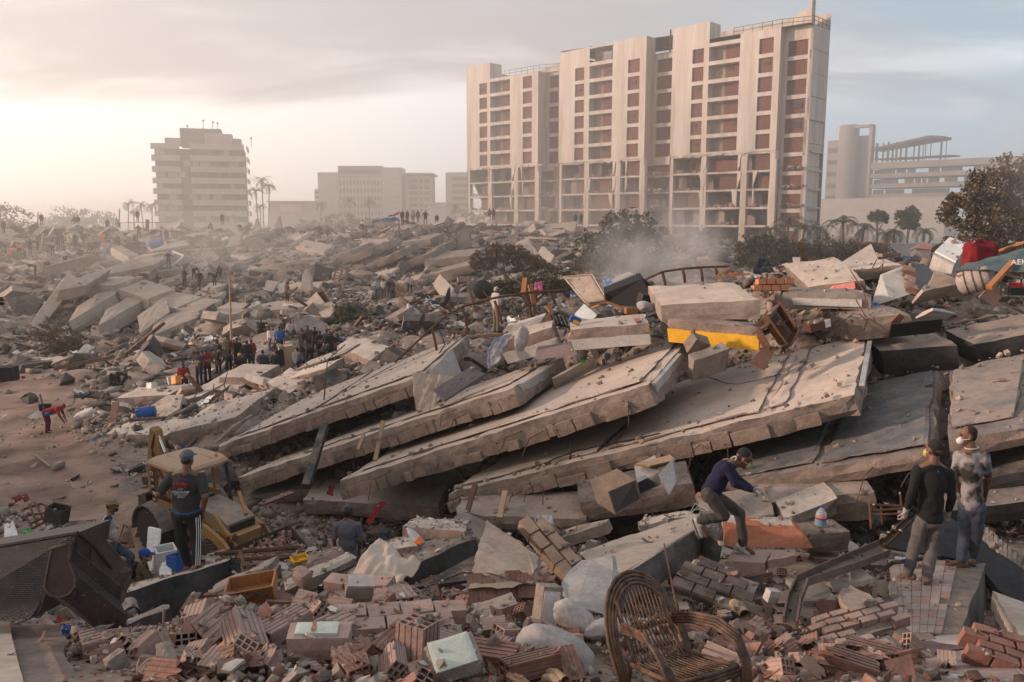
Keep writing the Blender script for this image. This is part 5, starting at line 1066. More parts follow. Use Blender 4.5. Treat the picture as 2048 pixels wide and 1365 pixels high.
 lump(hit(905,1352)+V(0,0,.10),(.42,.34,.16),rot(22,-6,20),MORTAR,'plastered_block','mortar lump with a round mint green plaster face',[('mint_plaster',MINT,(.30,.26,.02),(0,0,.09))],5,chip=.09)
 lump(hit(722,1218)+V(0,0,.20),(.30,.22,.19),rot(14,6,12),MORTAR,'plastered_block','mortar block topped with white plaster',[('white_plaster',PLASTER,(.27,.19,.025),(0,0,.10))],7,chip=.06)
 lump(at(1092,1225,6.6),(.20,.20,.46),rot(-12,12,16),MORTAR,'plastered_block','upright mortar block with flaking white paint',[('white_paint',PLASTER,(.17,.02,.40),(0,-.10,0))],9)
 lump(at(603,1152,8.9),(.26,.22,.18),rot(10,12,-30),BRICK_P,'broken_block','grooved brick lump right of the yellow bracket',None,11,chip=.08)
 lump(at(1545,1190,7.9),(.2,.15,.12),rot(5,12,20),PLASTER,'plastered_block','white plaster lump right of the scorched brick panel',None,12,chip=.13)
 lump(at(1100,1068,10.4),(.30,.22,.2),rot(20,20,30),CONC_E,'broken_block','rough lump at the top of the tan brick row',None,14)
 r2=random.Random(31)
 for i in range(70):
  px,py=r2.uniform(200,2040),r2.uniform(1150,1360);p=hit(px,py)
  if p.y>10.5:continue
  lump(p+V(0,0,r2.uniform(-.02,.06)),(r2.uniform(.1,.28),r2.uniform(.1,.2),r2.uniform(.06,.15)),rot(r2.gauss(0,22),r2.gauss(0,22),r2.uniform(0,180)),r2.choice((MORTAR,CONC,CONC_E,BRICK_P,BRICK_P)),'mortar_lump','rough broken lump of mortar and brick in the front heap',None,i+200,'mortar and brick lumps in the front heap')
  # thin broken tiles and panels, right
 def plate(nm,lab,pl,th,mt,cat=None,extra=None,dv=None,sub=True):
  a=[at(x,y,Y)for x,y,Y in pl];mb=MB();n=(a[1]-a[0]).cross(a[-1]-a[0]).normalized()
  if n.z<0:n=-n
  if sub:
   b=[];rr=random.Random(int(pl[0][0]))
   for p,q in zip(a,a[1:]+a[:1]):
    k=max(1,int((q-p).length/.09));b+=[p.lerp(q,i/k)+(V(*[rr.uniform(-.014,.014)for _ in range(3)])if i else V(0,0,0))for i in range(k)]
   a=b
  mb.prism(a,dv or-n*th);return solo(mb,nm,mt,lab,cat or nm.replace('_',' '))
 plate('broken_tile','pale thin slab tile on hollow bricks beside the bent steel frame',[(1650,1168,8.2),(1719,1136,8.9),(1747,1157,8.6),(1664,1175,8.1)],.05,CONC_L)
 plate('broken_tile','large pale diamond shaped tile by the blue scrap',[(1672,1192,7.8),(1701,1170,8.2),(1775,1212,7.6),(1706,1229,7.3)],.05,M('pink_tile',(.44,.325,.255),(.36,.26,.20),sc=2,bump=.1,dust=.3))
 plate('broken_tile','grey broken tile under the bent steel frame',[(1572,1158,8.3),(1650,1158,8.4),(1672,1200,7.7),(1606,1203,7.6)],.05,CONC)
 plate('broken_tile','dark red sheet standing below the diamond tile',[(1632,1206,7.6),(1678,1198,7.75),(1684,1227,7.6),(1642,1240,7.4)],.03,M('dark_red_sheet',(.17,.075,.055),sc=3,bump=.2,dust=.2),dv=(0,.04,0))
 plate('broken_tile','small grey oblong tile beside the black shirted man boots',[(1778,1163,8.9),(1792,1163,8.9),(1795,1190,8.4),(1781,1188,8.4)],.06,CONC)
 plate('board','long dark purple board split in the middle at the bottom right',[(1780,1297,6.5),(1862,1281,6.7),(1935,1296,6.4),(1862,1308,6.2)],.06,M('purple_board',(.16,.095,.10),(.11,.065,.07),sc=3,bump=.2,dust=.35))
 plate('floor_slab','flat slab with worn purple paint at the bottom right',[(1830,1365,5.0),(1825,1320,5.8),(1930,1300,6.2),(2090,1345,5.2),(2090,1420,4.2),(1830,1420,4.2)],.14,M('worn_purple',(.36,.27,.235),(.20,.13,.135),sc=1.6,bump=.3,dust=.4))
 plate('slab_piece','pale broken ledge below the tiled slab',[(1850,1276,6.9),(1960,1268,7.1),(1966,1280,6.8),(1930,1290,6.6),(1855,1286,6.7)],.1,CONC_L)
 plate('slab_piece','dusty brick topped slab at the bottom right of the gravel',[(1632,1328,5.4),(1660,1302,5.9),(1730,1325,5.5),(1705,1345,5.1)],.12,BRICK_P)
 plate('slab_piece','pale slab wedge at the right edge under the black sheet',[(1985,1182,8.6),(2060,1210,8.2),(2060,1290,6.8),(2025,1250,7.4)],.2,CONC_L)
 plate('broken_tile','pale flat brick plate under the navy man leading shoe',[(1452,1122,9.5),(1530,1126,9.4),(1545,1100,10.1),(1470,1097,10.2)],.12,BRICK_P)
 plate('broken_tile','second pale plate right of the navy man leading shoe',[(1535,1122,9.4),(1590,1112,9.6),(1588,1098,10.0),(1545,1100,10.0)],.1,BRICK_P)
 plate('wall_piece','broken orange painted wall with tan top',[(1450,1052,11.2),(1592,1056,10.8),(1608,1070,10.6),(1626,1096,10.4),(1500,1096,10.7),(1450,1092,10.9)],.3,[ORANGE_W],dv=(.05,.35,.0))
 mb=MB();a=[at(1448,1049,11.25),at(1592,1052,10.85)];w=V(.05,.36,.02);mb.hexa([a[0],a[1],a[1]+w,a[0]+w],[p-V(0,0,.05)for p in(a[0],a[1],a[1]+w,a[0]+w)],(10,2,1),.02,.05);solo(mb,'wall_capping',CONC_L,'rough tan capping along the broken orange wall','capping')
 plate('wall_piece','grey white plaster panel leaning left of the rattan chair',[(1122,1190,6.9),(1127,1150,7.3),(1163,1121,7.6),(1222,1112,7.6),(1231,1150,7.3),(1204,1228,6.6),(1168,1217,6.6)],.07,M('scuffed_plaster',(.37,.345,.33),(.27,.245,.23),sc=2.5,bump=.2,soot=.25),dv=(.05,.07,-.03))
 # big wall panel with bricks showing at its foot
 a=[at(973,1040,9.4),(at(998,1060,9.3)),at(1030,1078,9.0),at(1077,1114,8.7),at(1064,1168,8.0),at(1010,1176,7.9),at(936,1178,7.9)];t=thing('broken_wall','big brown plaster wall piece with hollow bricks along its foot','broken wall',a[5]-V(0,0,.1));bk=V(.03,.14,-.09)
 b=[];rr=random.Random(2)
 for p,q in zip(a,a[1:]+a[:1]):
  k=max(1,int((q-p).length/.07));b+=[p.lerp(q,i/k)+(V(*[rr.uniform(-.018,.018)for _ in range(3)])if i else V(0,0,0))for i in range(k)]
 mb=MB();mb.prism(b,bk*.35);part(mb,'plaster_face',M('brown_plaster',(.30,.225,.175),(.37,.295,.24),sc=1.9,bump=.3),t)
 mb=MB();mb.prism([p+bk*.4 for p in a],bk);part(mb,'brick_core',BRICK_P,t)
 for k in range(5):
  o=link('hollow_brick',HB[(4,1,2)[k%3]],t);p=a[6].lerp(a[4],(k+.5)/5)+V(0,.11,-.06);o.matrix_basis=Matrix.Translation(p-t.location)@rot(55,0,4).to_4x4()
 mb=MB();c=at(968,1112,8.65);mb.prism([c+V(.10*cos(x)+.02*sin(3*x),.045*sin(x)-.012,.13*sin(x))for x in[2*pi*i/14 for i in range(14)]],(0,.012,0));part(mb,'white_patch',PLASTER,t)
 # slabs and beams of the front heap
 def qslab(nm,lab,cs,t_,mats,**k):return slab(nm,lab,nm.replace('_',' '),*[at(*c)for c in cs],t_,mats,None,seg=.16,**k)
 cs=[at(-90,1440,3.5),at(215,1420,3.65),at(126,1243,5.7),at(-90,1240,5.8)];o=slab('floor_slab','pale slab corner at the bottom left with broken mortar edge','floor slab',*cs,.3,(CONC_E,CONC_E),seg=.14,rough=.03,chip=.08,seed=71);screed(o,*cs,(.0,.52,.02,.995),.03,CONC_L,71)
 qslab('broken_beam','sooty beam under the man in the dark printed shirt',[(205,1197,9.4),(448,1124,11.2),(475,1113,11.8),(205,1184,10.0)],.72,(CONC_L,SOOT),seed=72,chip=.08)
 qslab('broken_beam','second sooty beam lower left beside the wicker sofa',[(150,1288,7.5),(348,1212,8.9),(345,1205,9.2),(150,1270,7.9)],.5,(CONC,SOOT),seed=73,chip=.08)
 qslab('broken_beam','thick black scorched beam in the centre of the front heap',[(808,1135,9.3),(958,1075,10.6),(945,1050,11.6),(800,1100,10.4)],.55,(M('half_sooty',(.30,.245,.20),(.05,.045,.04),sc=1.2,bump=.4),SOOT),seed=74,chip=.07)
 qslab('slab_piece','pale slab with brick edge resting on the scorched beam',[(800,1052,11.2),(935,1064,10.7),(942,1038,12.0),(828,1033,12.2)],.17,(CONC_L,BRICK_P),seed=75,chip=.08)
 qslab('slab_piece','pale wedge behind the dirty white sheet',[(745,1105,10.2),(840,1090,10.1),(835,1068,11),(775,1078,11.2)],.2,(CONC_L,CONC_E),seed=76,chip=.08)
 qslab('board','brown scorched board under the scorched beam',[(830,1182,8.4),(945,1118,9.2),(975,1128,9.0),(955,1165,8.5)],.04,(M('scorched_board',(.26,.17,.12),(.08,.06,.05),sc=2,bump=.2),SOOT),seed=77,chip=.01,rough=.006)
 qslab('broken_beam','low mortar beam with red brick side left of the mortar block',[(850,1268,6.6),(1040,1205,7.4),(1030,1180,7.9),(905,1215,7.4)],.14,(CONC,BRICK),seed=78,chip=.05)
 cs=[at(1222,1168,7.9),at(1404,1052,10.0),at(1402,1022,11.2),at(1150,1102,9.6)];o=slab('floor_slab','large tilted dusty slab the man in navy steps from','floor slab',*cs,.36,(M('dusty_grey_top',(.40,.325,.26),(.29,.25,.22),sc=.9,bump=.1,dust=.2),M('scorched_edge',(.17,.145,.125),(.06,.055,.05),sc=2.5,bump=1.)),seg=.13,rough=.015,chip=.10,seed=79)
 qslab('broken_block','dark block end under the navy man trailing shoe',[(1408,1062,9.9),(1452,1095,9.4),(1452,1040,10.6),(1412,1030,10.8)],.42,(SOOT,SOOT),seed=80)
 qslab('slab_piece','pale slab strip behind the large tilted slab',[(1270,1050,11.2),(1400,1028,11.4),(1390,1018,12),(1265,1042,12)],.18,(CONC_L,CONC_E),seed=81)
 for i,(cs_,t_)in enumerate(([(545,1128,9.6),(680,1078,10.8),(700,1060,11.8),(600,1090,11)],.16),)if False else():
  pass
 qslab('slab_piece','long pale slab strip left of the dirty white sheet',[(560,1185,8.6),(720,1112,10),(700,1098,10.5),(560,1160,9.2)],.14,(CONC_L,CONC_E),seed=82)
 qslab('slab_piece','sloping pale slab behind the wooden drawer',[(395,1200,8.6),(545,1125,10.2),(560,1108,10.8),(420,1170,9.4)],.12,(CONC,CONC_E),seed=83)
 qslab('slab_piece','brick edged slab in front of the seated man',[(600,1130,10.4),(700,1098,10.8),(690,1085,11.3),(610,1105,11.2)],.3,(CONC_E,BRICK_P),seed=84)
 # tiled slab under the two standing men
 A,B,C,D=at(1795,1272,7.3),at(1920,1278,7.1),at(1978,1124,9.9),at(1772,1120,10.15)
 o=slab('floor_slab','tiled floor slab the two standing men stand on','floor slab',A,B,C,D,.62,(CONC_E,CONC_D),seg=.16,rough=.02,chip=.06,seed=85);n=nrm(A,B,D)
 q=lambda u,v:(A*(1-u)+B*u)*(1-v)+(D*(1-u)+C*u)*v
 tm=[M('cream_tile',(.38,.305,.27),(.32,.25,.22),sc=3,bump=.05,dust=.3,rough=.5,orand=.08),M('red_tile',(.31,.19,.16),(.34,.225,.195),sc=3,bump=.05,dust=.3,rough=.5,orand=.1)];rr=random.Random(4)
 for i in range(6):
  for j in range(12):
   u0,u1,v0,v1=.02+i*.115,.02+(i+1)*.115-.006,.02+j*.08,.02+(j+1)*.08-.004
   if rr.random()<.04:continue
   h_=.024+rr.uniform(-.002,.002);tp=[q(*z)+n*h_ for z in((u0,v0),(u1,v0),(u1,v1),(u0,v1))];mb=MB();mb.prism(tp,-n*.022);part(mb,'floor_tile',tm[1 if(i*2+j)%5==0 or rr.random()<.08 else 0],o)
 return plate,qslab,lump
PLATE,QSLAB,LUMP=brick_heap()
# ------------------------------------------------------------------ lettering
def text(body,size,mat,mw,parent,name='lettering',ext=.004,arch=0):
 cu=bpy.data.curves.new(name,'FONT');cu.body=body;cu.size=size;cu.align_x='CENTER';cu.align_y='CENTER';cu.extrude=ext;cu.resolution_u=2
 tmp=bpy.data.objects.new('tmp_text',cu);COL.objects.link(tmp);bpy.context.view_layer.update()
 me=bpy.data.meshes.new_from_object(tmp.evaluated_get(bpy.context.evaluated_depsgraph_get()));bpy.data.objects.remove(tmp);me.name=name;me.materials.clear();me.materials.append(mat)
 if arch:
  for v in me.vertices:v.co.y-=arch*v.co.x**2
 o=link(name,me,parent);o.matrix_basis=(WM(parent).inverted()if parent else Matrix())@mw;return o
def drape(fn,nu,nv,th,m=0):
 mb=MB();mb.grid(fn,nu,nv,m);n0=len(mb.v);mb.grid(lambda u,v:Vector(fn(u,v))-V(0,0,th),nu,nv,m)
 mb.f[nu*nv:]=[f[::-1]for f in mb.f[nu*nv:]]
 k=nu+1;ed=[i for i in range(k)]+[j*k+nu for j in range(1,nv+1)]+[nv*k+i for i in range(nu-1,-1,-1)]+[j*k for j in range(nv-1,0,-1)]
 for a,b in zip(ed,ed[1:]+ed[:1]):mb.f.append((a,a+n0,b+n0,b));mb.m.append(m)
 return mb
def cloth_quad(A,B,C,D,amp,fr,seed,sag=0.,nu=26,nv=22,th=.012,along=0):
 A,B,C,D=map(Vector,(A,B,C,D));n=(B-A).cross(D-A).normalized();so=Vector((seed*3.3,seed,0))
 def f(u,v):
  p=(A*(1-u)+B*u)*(1-v)+(D*(1-u)+C*u)*v
  q=noise.noise(Vector(((u if along!=1 else u*.25)*fr,(v if along!=2 else v*.25)*fr,0))+so)+.5*noise.noise(Vector((u*fr*2.3,v*fr*1.1,5))+so)+.35*abs(noise.noise(Vector((u*fr*1.5+v*3,v*fr*.7,9))+so))
  return p+n*(amp*q)+V(0,0,-sag*sin(pi*u)*sin(pi*v))
 return drape(f,nu,nv,th)
 # ------------------------------------------------------------------ backhoe loader
def backhoe():
 base=at(388,912,20.3);base.z=.6;th=RD(-127)
 t=thing('backhoe_loader','dusty yellow backhoe loader with raised digger arm and rubble filled bucket','backhoe',base);t.rotation_euler=(0,RD(2),th);t.scale=(.87,)*3
 def pt(nm,mt,fn,parent=None,smooth=False):mb=MB();fn(mb);return part(mb,nm,mt,parent or t,smooth=smooth,world=False)
 RY=M('machine_yellow_faded',(.35,.195,.065),(.27,.15,.055),sc=3,rough=.7,bump=.15,dust=.55);TOP=M('dusty_cab_roof',(.44,.255,.115),(.40,.27,.17),sc=2,bump=.08,dust=.75,rough=.8)
 pt('chassis',RY,lambda m:(m.box((0,.3,.85),(.9,4.6,.5)),m.box((0,-.6,1.1),(1.35,1.9,.35))))
 def hood(m):
  pr=[(.55,1.05),(.55,1.62),(1.9,1.50),(2.25,1.35),(2.3,.75),(.55,.75)]
  m.prism([(-.45,y,z)for y,z in pr],(.9,0,0))
 pt('hood',M('dusty_hood',(.20,.165,.14),(.16,.13,.11),sc=2,bump=.1,dust=.7),hood)
 pt('hood_side',RY,lambda m:[m.prism([(s*.47,y,z)for y,z in((.5,.95),(.5,1.35),(1.95,1.28),(2.25,1.05),(2.25,.8))],(s*.02,0,0))for s in(-1,1)])
 pt('grille',BLACK,lambda m:[m.box((0,2.3,.8+.07*k),(.8,.04,.03))for k in range(8)])
 # cab: roof with curved edges, posts, glass
 def roof(m):
  o=[(-.78,-1.05),(-.5,-1.16),(.5,-1.16),(.78,-1.05),(.84,.3),(.74,.72),(.4,.84),(-.4,.84),(-.74,.72),(-.84,.3)]
  vs=[(x,y,2.58)for x,y in o]+[(x*1.02,y*1.02,2.66)for x,y in o]+[(x*.94,y*.94,2.74)for x,y in o]+[(x*.45,y*.45,2.79)for x,y in o];n=len(o)
  m.add(vs,[tuple(range(n-1,-1,-1)),tuple(range(3*n,4*n))]+[(k*n+i,k*n+(i+1)%n,(k+1)*n+(i+1)%n,(k+1)*n+i)for k in range(3)for i in range(n)])
  for s in(-.3,.3):m.box((s,-.1,2.785),(.03,1.3,.03))
 pt('cab_roof',TOP,roof)
 for x,y,yy in((-.72,-.95,-.9),(.72,-.95,-.9),(-.72,.62,.75),(.72,.62,.75),(-.74,-.1,-.1),(.74,-.1,-.1)):pt('cab_post',RY if y<0 else STEEL,lambda m:m.tube([(x,yy,1.2),(x,y,2.6)],.055,6))
 for s in(-1,1):pt('door_panel',RY,lambda m:m.box((s*.73,-.35,1.35),(.06,1.05,.5)))
 pt('seat',BLACKF,lambda m:(m.rbox((0,-.35,1.4),(.5,.5,.15),None,.2,.01,.02),m.rbox((0,-.6,1.75),(.5,.14,.6),None,.2,.01,.02)))
 pt('dashboard',BLACK,lambda m:(m.box((0,.45,1.5),(.6,.2,.4)),m.lathe([(.17,0),(.19,.015),(.17,.03)],(0,.3,1.75),14,R=rot(-50,0,0))))
 pt('beacon',ORANGEP,lambda m:m.lathe([(.05,0),(.05,.08),(.03,.12)],(-.5,.5,2.74),10))
 def wheel(c,r,w_,nm):
  o=pt('wheel',RUBBER,lambda m:m.lathe([(r*.58,-w_/2),(r*.9,-w_/2),(r*.97,-w_*.36),(r*.97,w_*.36),(r*.9,w_/2),(r*.58,w_/2)],c,28,R=rot(0,90,0)))
  def tread(m):
   for k in range(26):
    a=2*pi*k/26
    for s in(-1,1):m.beam(V(c[0]+s*w_*.04,c[1]+r*.98*cos(a),c[2]+r*.98*sin(a)),V(c[0]+s*w_*.5,c[1]+r*.95*cos(a+.16),c[2]+r*.95*sin(a+.16)),.05,.06)
  pt('tread',RUBBER,tread,o)
  pt('rim',RY,lambda m:m.lathe([(r*.2,-w_*.3),(r*.55,-w_*.45),(r*.6,-w_*.5),(r*.6,w_*.5),(r*.55,w_*.45),(r*.2,w_*.3)],c,20,R=rot(0,90,0)),o)
 for s in(-1,1):wheel((s*.88,-.75,.66),.68,.46,'rear');wheel((s*.78,1.75,.45),.46,.32,'front')
 def fender(m,s):
  vs=[];n=9
  for k in range(n):
   a=pi*(1.02-.95*k/(n-1));
   for x in(.62,1.16):vs.append((s*x,-.75+.84*cos(a),.66+.84*sin(a)))
   for x in(.62,1.16):vs.append((s*x,-.75+.80*cos(a),.66+.80*sin(a)))
  m.add(vs,[(4*k+i,4*k+4+i,4*k+4+j,4*k+j)for k in range(n-1)for i,j in((0,1),(1,3),(3,2),(2,0))]+[(0,1,3,2),(4*n-4,4*n-2,4*n-1,4*n-3)])
 GR=M('dusty_fender',(.13,.115,.105),(.10,.09,.08),sc=3,bump=.1,dust=.6)
 for s in(-1,1):pt('fender',GR,lambda m:fender(m,s))
 for s in(-1,1):
  pt('loader_arm',RY,lambda m:m.prism([(s*.62,y,z)for y,z in((.35,1.15),(.35,1.4),(1.6,1.25),(2.35,1.0),(3.0,.5),(2.95,.3),(2.2,.7),(1.5,.98))],(s*.1,0,0)))
  pt('hydraulic_cylinder',RY,lambda m:m.tube([(s*.58,1.2,.7),(s*.58,2.0,.85)],.06,8));
  pt('tilt_cylinder',RY,lambda m:(m.tube([(s*.45,1.7,1.55),(s*.45,2.35,1.05)],.065,8),m.tube([(s*.45,2.3,1.1),(s*.45,2.75,.75)],.035,8)))
  pt('bucket_link',RUST,lambda m:(m.beam((s*.45,2.35,.75),(s*.45,2.6,1.15),.06,.1),m.beam((s*.45,2.6,1.15),(s*.45,2.95,.7),.06,.1)))
 BK=M('worn_bucket',(.12,.085,.07),(.07,.055,.05),sc=4,bump=.3,dust=.4,metal=.1)
 def bucket(m):
  pr=[(2.95,1.0),(2.9,.55),(3.05,.2),(3.9,.12),(3.95,.16)];x0,x1=-1.12,1.12
  for(a,b),(c,d)in zip(pr,pr[1:]):m.hexa([(x0,a,b),(x1,a,b),(x1,c,d),(x0,c,d)],[(x0,a-.04,b-.04),(x1,a-.04,b-.04),(x1,c,d-.05),(x0,c,d-.05)],(1,1,1),0,0)
  for x in(x0,x1):m.prism([(x,y,z)for y,z in((2.92,1.0),(2.87,.5),(3.02,.16),(3.95,.1),(3.6,.6))],(.04,0,0))
 pt('loader_bucket',BK,bucket)
 # rear boom, dipper and bucket
 BM=M('boom_yellow',(.32,.17,.05),(.24,.125,.045),sc=3,rough=.6,bump=.1,dust=.25)
 lx=-.25
 pt('boom',BM,lambda m:m.prism([(lx-.14,y,z)for y,z in((-1.55,.8),(-1.3,1.0),(-1.95,2.4),(-2.15,3.2),(-2.35,3.28),(-2.42,3.1),(-2.2,2.2))],(.28,0,0)))
 pt('dipper',BM,lambda m:m.prism([(lx-.11,y,z)for y,z in((-2.25,3.25),(-2.45,3.2),(-2.75,2.2),(-2.9,1.05),(-2.72,1.02),(-2.5,2.1))],(.22,0,0)))
 pt('boom_cylinder',BM,lambda m:m.tube([(lx,-1.5,1.5),(lx,-1.85,2.55)],.075,8));pt('piston_rod',P('chrome_rod',(.5,.5,.52),rough=.25,metal=.9,bump=0),lambda m:m.tube([(lx,-1.8,2.45),(lx,-2.2,3.12)],.04,8))
 pt('hose',BLACK,lambda m:[m.tube([(lx+.16,-2.1,3.1),(lx+.24,-2.2,2.5+q),(lx+.2,-1.9,1.9),(lx+.15,-1.6,1.5)],.022,5)for q in(0,.2)])
 def rbk(m):
  for(a,b),(c,d)in zip(((-2.7,1.15),(-3.1,.95),(-3.2,.4),(-2.8,.1)),((-3.1,.95),(-3.2,.4),(-2.8,.1),(-2.4,.15))):m.hexa([(lx-.35,a,b),(lx+.35,a,b),(lx+.35,c,d),(lx-.35,c,d)],[(lx-.35,a+.03,b-.04),(lx+.35,a+.03,b-.04),(lx+.35,c+.03,d+.04),(lx-.35,c+.03,d+.04)],(1,1,1),0,0)
  for x in(lx-.35,lx+.32):m.prism([(x,y,z)for y,z in((-2.7,1.13),(-3.08,.93),(-3.17,.4),(-2.8,.12),(-2.4,.16),(-2.6,.7))],(.03,0,0))
  for k in range(5):m.box((lx-.28+k*.14,-2.33,.17),(.06,.16,.04))
 pt('digger_bucket',BK,rbk)
 pt('stabiliser',BM,lambda m:[m.beam((s*.5,-1.7,.9),(s*1.0,-1.75,.25),.14,.14)for s in(-1,1)])
 # lettering: white on black up the boom, number on the hood side
 mw=WM(t)
 o=pt('name_plate',BLACK,lambda m:m.box((0,0,0),(.20,1.02,.01)));ax=(V(0,-.42,.9)).normalized()
 # plate on the right-hand side post of the cab facing back and right
 pc=V(.795,-.82,1.95);o.matrix_basis=Matrix.Translation(pc)@Matrix(((0,0,1),(-1,0,0),(0,-1,0))).to_4x4()if False else Matrix.Translation(pc)@Matrix(((0,0,1),(1,0,0),(0,1,0))).to_4x4()
 for i,ch in enumerate('DEERE'):
  text(ch,.2,WHITEP,mw@Matrix.Translation(V(.803,-.82,2.36-.2*i))@Matrix(((0,0,1),(1,0,0),(0,1,0))).to_4x4()@Matrix.Rotation(RD(-90),4,'Z'),t)
 text('310G',.24,WHITEP,mw@Matrix.Translation(V(.496,1.62,1.05))@Matrix(((0,0,1),(1,0,0),(0,1,0))).to_4x4(),t)
 mb=MB();r=random.Random(3)
 for k in range(420):
  x,y=r.uniform(-1.05,1.05),r.uniform(2.98,3.8);z=.3+(3.8-y)*.62+r.uniform(0,.18)-.12*abs(x);s=r.uniform(.03,.13)
  mb.rbox(mw@V(x,y,z),(s*1.5,s,s*.7),rot(r.uniform(0,180),r.uniform(0,180),0),1,.01,.03)
 o=solo(mb,'bucket_rubble',M('bucket_load',(.37,.24,.18),(.26,.15,.11),sc=6,bump=.4,isl=.4),'broken brick and concrete heaped in the loader bucket','rubble',kind='stuff')
backhoe()
# ------------------------------------------------------------------ furniture
def rattan_chair():
 base=at(1352,1430,4.5)
 t=thing('rattan_armchair','burnt rattan armchair with arched slatted back at the bottom','armchair',base);t.rotation_euler=(RD(-12),RD(5),RD(32))
 def yb(z):return .20+.42*max(0,z-.38)
 S=.755
 def tube(nm,pts,r,n=6):mb=MB();mb.tube([V(*p)*S for p in pts],r,n);part(mb,nm,RATTAN,t,smooth=True,world=False)
 for k in range(4):
  rx=.335+.024*k;zt=.95+.028*k
  pts=[(-rx+.05,.12,.02)]+[(rx*cos(a)*(1 if sin(a)>0 else 1),yb(.45+(zt-.45)*max(0,sin(a))**.9)+.008*k,.45+(zt-.45)*max(0,sin(a))**.9)for a in[pi-pi*i/18 for i in range(19)]]+[(rx-.05,.12,.02)]
  tube('back_hoop',pts,.0125)
 for k in range(13):
  x=-.225+.45*k/12;zt=.45+.49*math.sqrt(max(.05,1-(x/.31)**2))
  tube('slat',[(x,yb(zt),zt),(x,yb(.7)-.012,.68),(x,.185,.47),(x*1.02,.13,.405),(x*1.1,-.1,.395),(x*1.22,-.34,.40)],.0055,5)
 for z in(.62,.46):tube('back_rail',[(-.26,yb(z)+.015,z),(0,yb(z)+.03,z),(.26,yb(z)+.015,z)],.014)
 for s in(-1,1):
  for k in range(4):
   d=.022*k
   tube('arm_hoop',[(s*(.27),.28,.62+d),(s*(.31+d*.4),.10,.645+d),(s*(.355+d*.6),-.12,.64+d),(s*(.37+d),-.30,.57+d*.6),(s*(.355+d),-.40,.43),(s*(.33+d),-.40-d*.4,.28),(s*(.30+d),-.33,.12),(s*(.27),-.18,.02)],.0125)
  tube('leg',[(s*.29,-.36,.40),(s*.30,-.37,.2),(s*.28,-.33,0)],.019);tube('leg',[(s*.27,.19,.46),(s*.28,.24,.2),(s*.26,.30,0)],.019);tube('seat_rail',[(s*.28,.18,.40),(s*.31,-.1,.395),(s*.32,-.36,.40)],.017)
  tube('back_post',[(s*.24,yb(.84),.84),(s*.25,.20,.46),(s*.26,.16,.38)],.017)
  tube('base_hoop',[(s*.27,.28,.03),(s*.31,0,.02),(s*.29,-.33,.03)],.015)
 for k in range(3):tube('front_rail',[(-.33,-.37-.008*k,.40-.028*k),(0,-.39,.40-.028*k),(.33,-.37-.008*k,.40-.028*k)],.014)
 for y in(-.2,.02):tube('seat_bearer',[(-.31,y,.375),(.31,y,.375)],.012)
 tube('base_rail',[(-.28,-.33,.04),(.28,-.33,.04)],.014)
rattan_chair()
def weave_mat():
 m=M('woven_wicker',(.085,.056,.048),(.032,.021,.018),sc=9,rough=.38,bump=0,spec=.5);nt=m.node_tree;N=nt.nodes;L=nt.links;b=next(n for n in N if n.type=='BSDF_PRINCIPLED')
 tc=N.new('ShaderNodeUVMap');br=N.new('ShaderNodeTexBrick');L.new(tc.outputs[0],br.inputs[0])
 for k,v in(('Scale',1.),('Brick Width',.034),('Row Height',.013),('Mortar Size',.003),('Mortar Smooth',1.)):br.inputs[k].default_value=v
 br.inputs['Color1'].default_value=(1,1,1,1);br.inputs['Color2'].default_value=(.55,.55,.55,1);br.inputs['Mortar'].default_value=(0,0,0,1)
 src=b.inputs['Base Color'].links[0].from_socket;mx=N.new('ShaderNodeMix');mx.data_type='RGBA';mx.blend_type='MULTIPLY';mx.inputs[0].default_value=.75;L.new(src,mx.inputs[6]);L.new(br.outputs[0],mx.inputs[7])
 nz=N.new('ShaderNodeTexNoise');nz.inputs['Scale'].default_value=38;g=N.new('ShaderNodeNewGeometry');L.new(g.outputs['Position'],nz.inputs[0]);mr=N.new('ShaderNodeMapRange');L.new(nz.outputs[0],mr.inputs[0]);mr.inputs[1].default_value=.66;mr.inputs[2].default_value=.74;mr.inputs[4].default_value=.55
 m2=N.new('ShaderNodeMix');m2.data_type='RGBA';L.new(mr.outputs[0],m2.inputs[0]);L.new(mx.outputs[2],m2.inputs[6]);m2.inputs[7].default_value=(.35,.26,.21,1);L.new(m2.outputs[2],b.inputs['Base Color'])
 bp_=N.new('ShaderNodeBump');bp_.inputs['Strength'].default_value=1;bp_.inputs['Distance'].default_value=.012;L.new(br.outputs[0],bp_.inputs['Height']);L.new(bp_.outputs[0],b.inputs['Normal']);return m
def planar_uv(o):
 me=o.data;uv=me.uv_layers.new(name='UVMap')
 for p in me.polygons:
  n=p.normal;u=V(0,0,1).cross(n);u=u.normalized()if u.length>.05 else V(1,0,0);v=n.cross(u)
  for li in p.loop_indices:c=me.vertices[me.loops[li].vertex_index].co;uv.data[li].uv=(c.dot(u),c.dot(v))
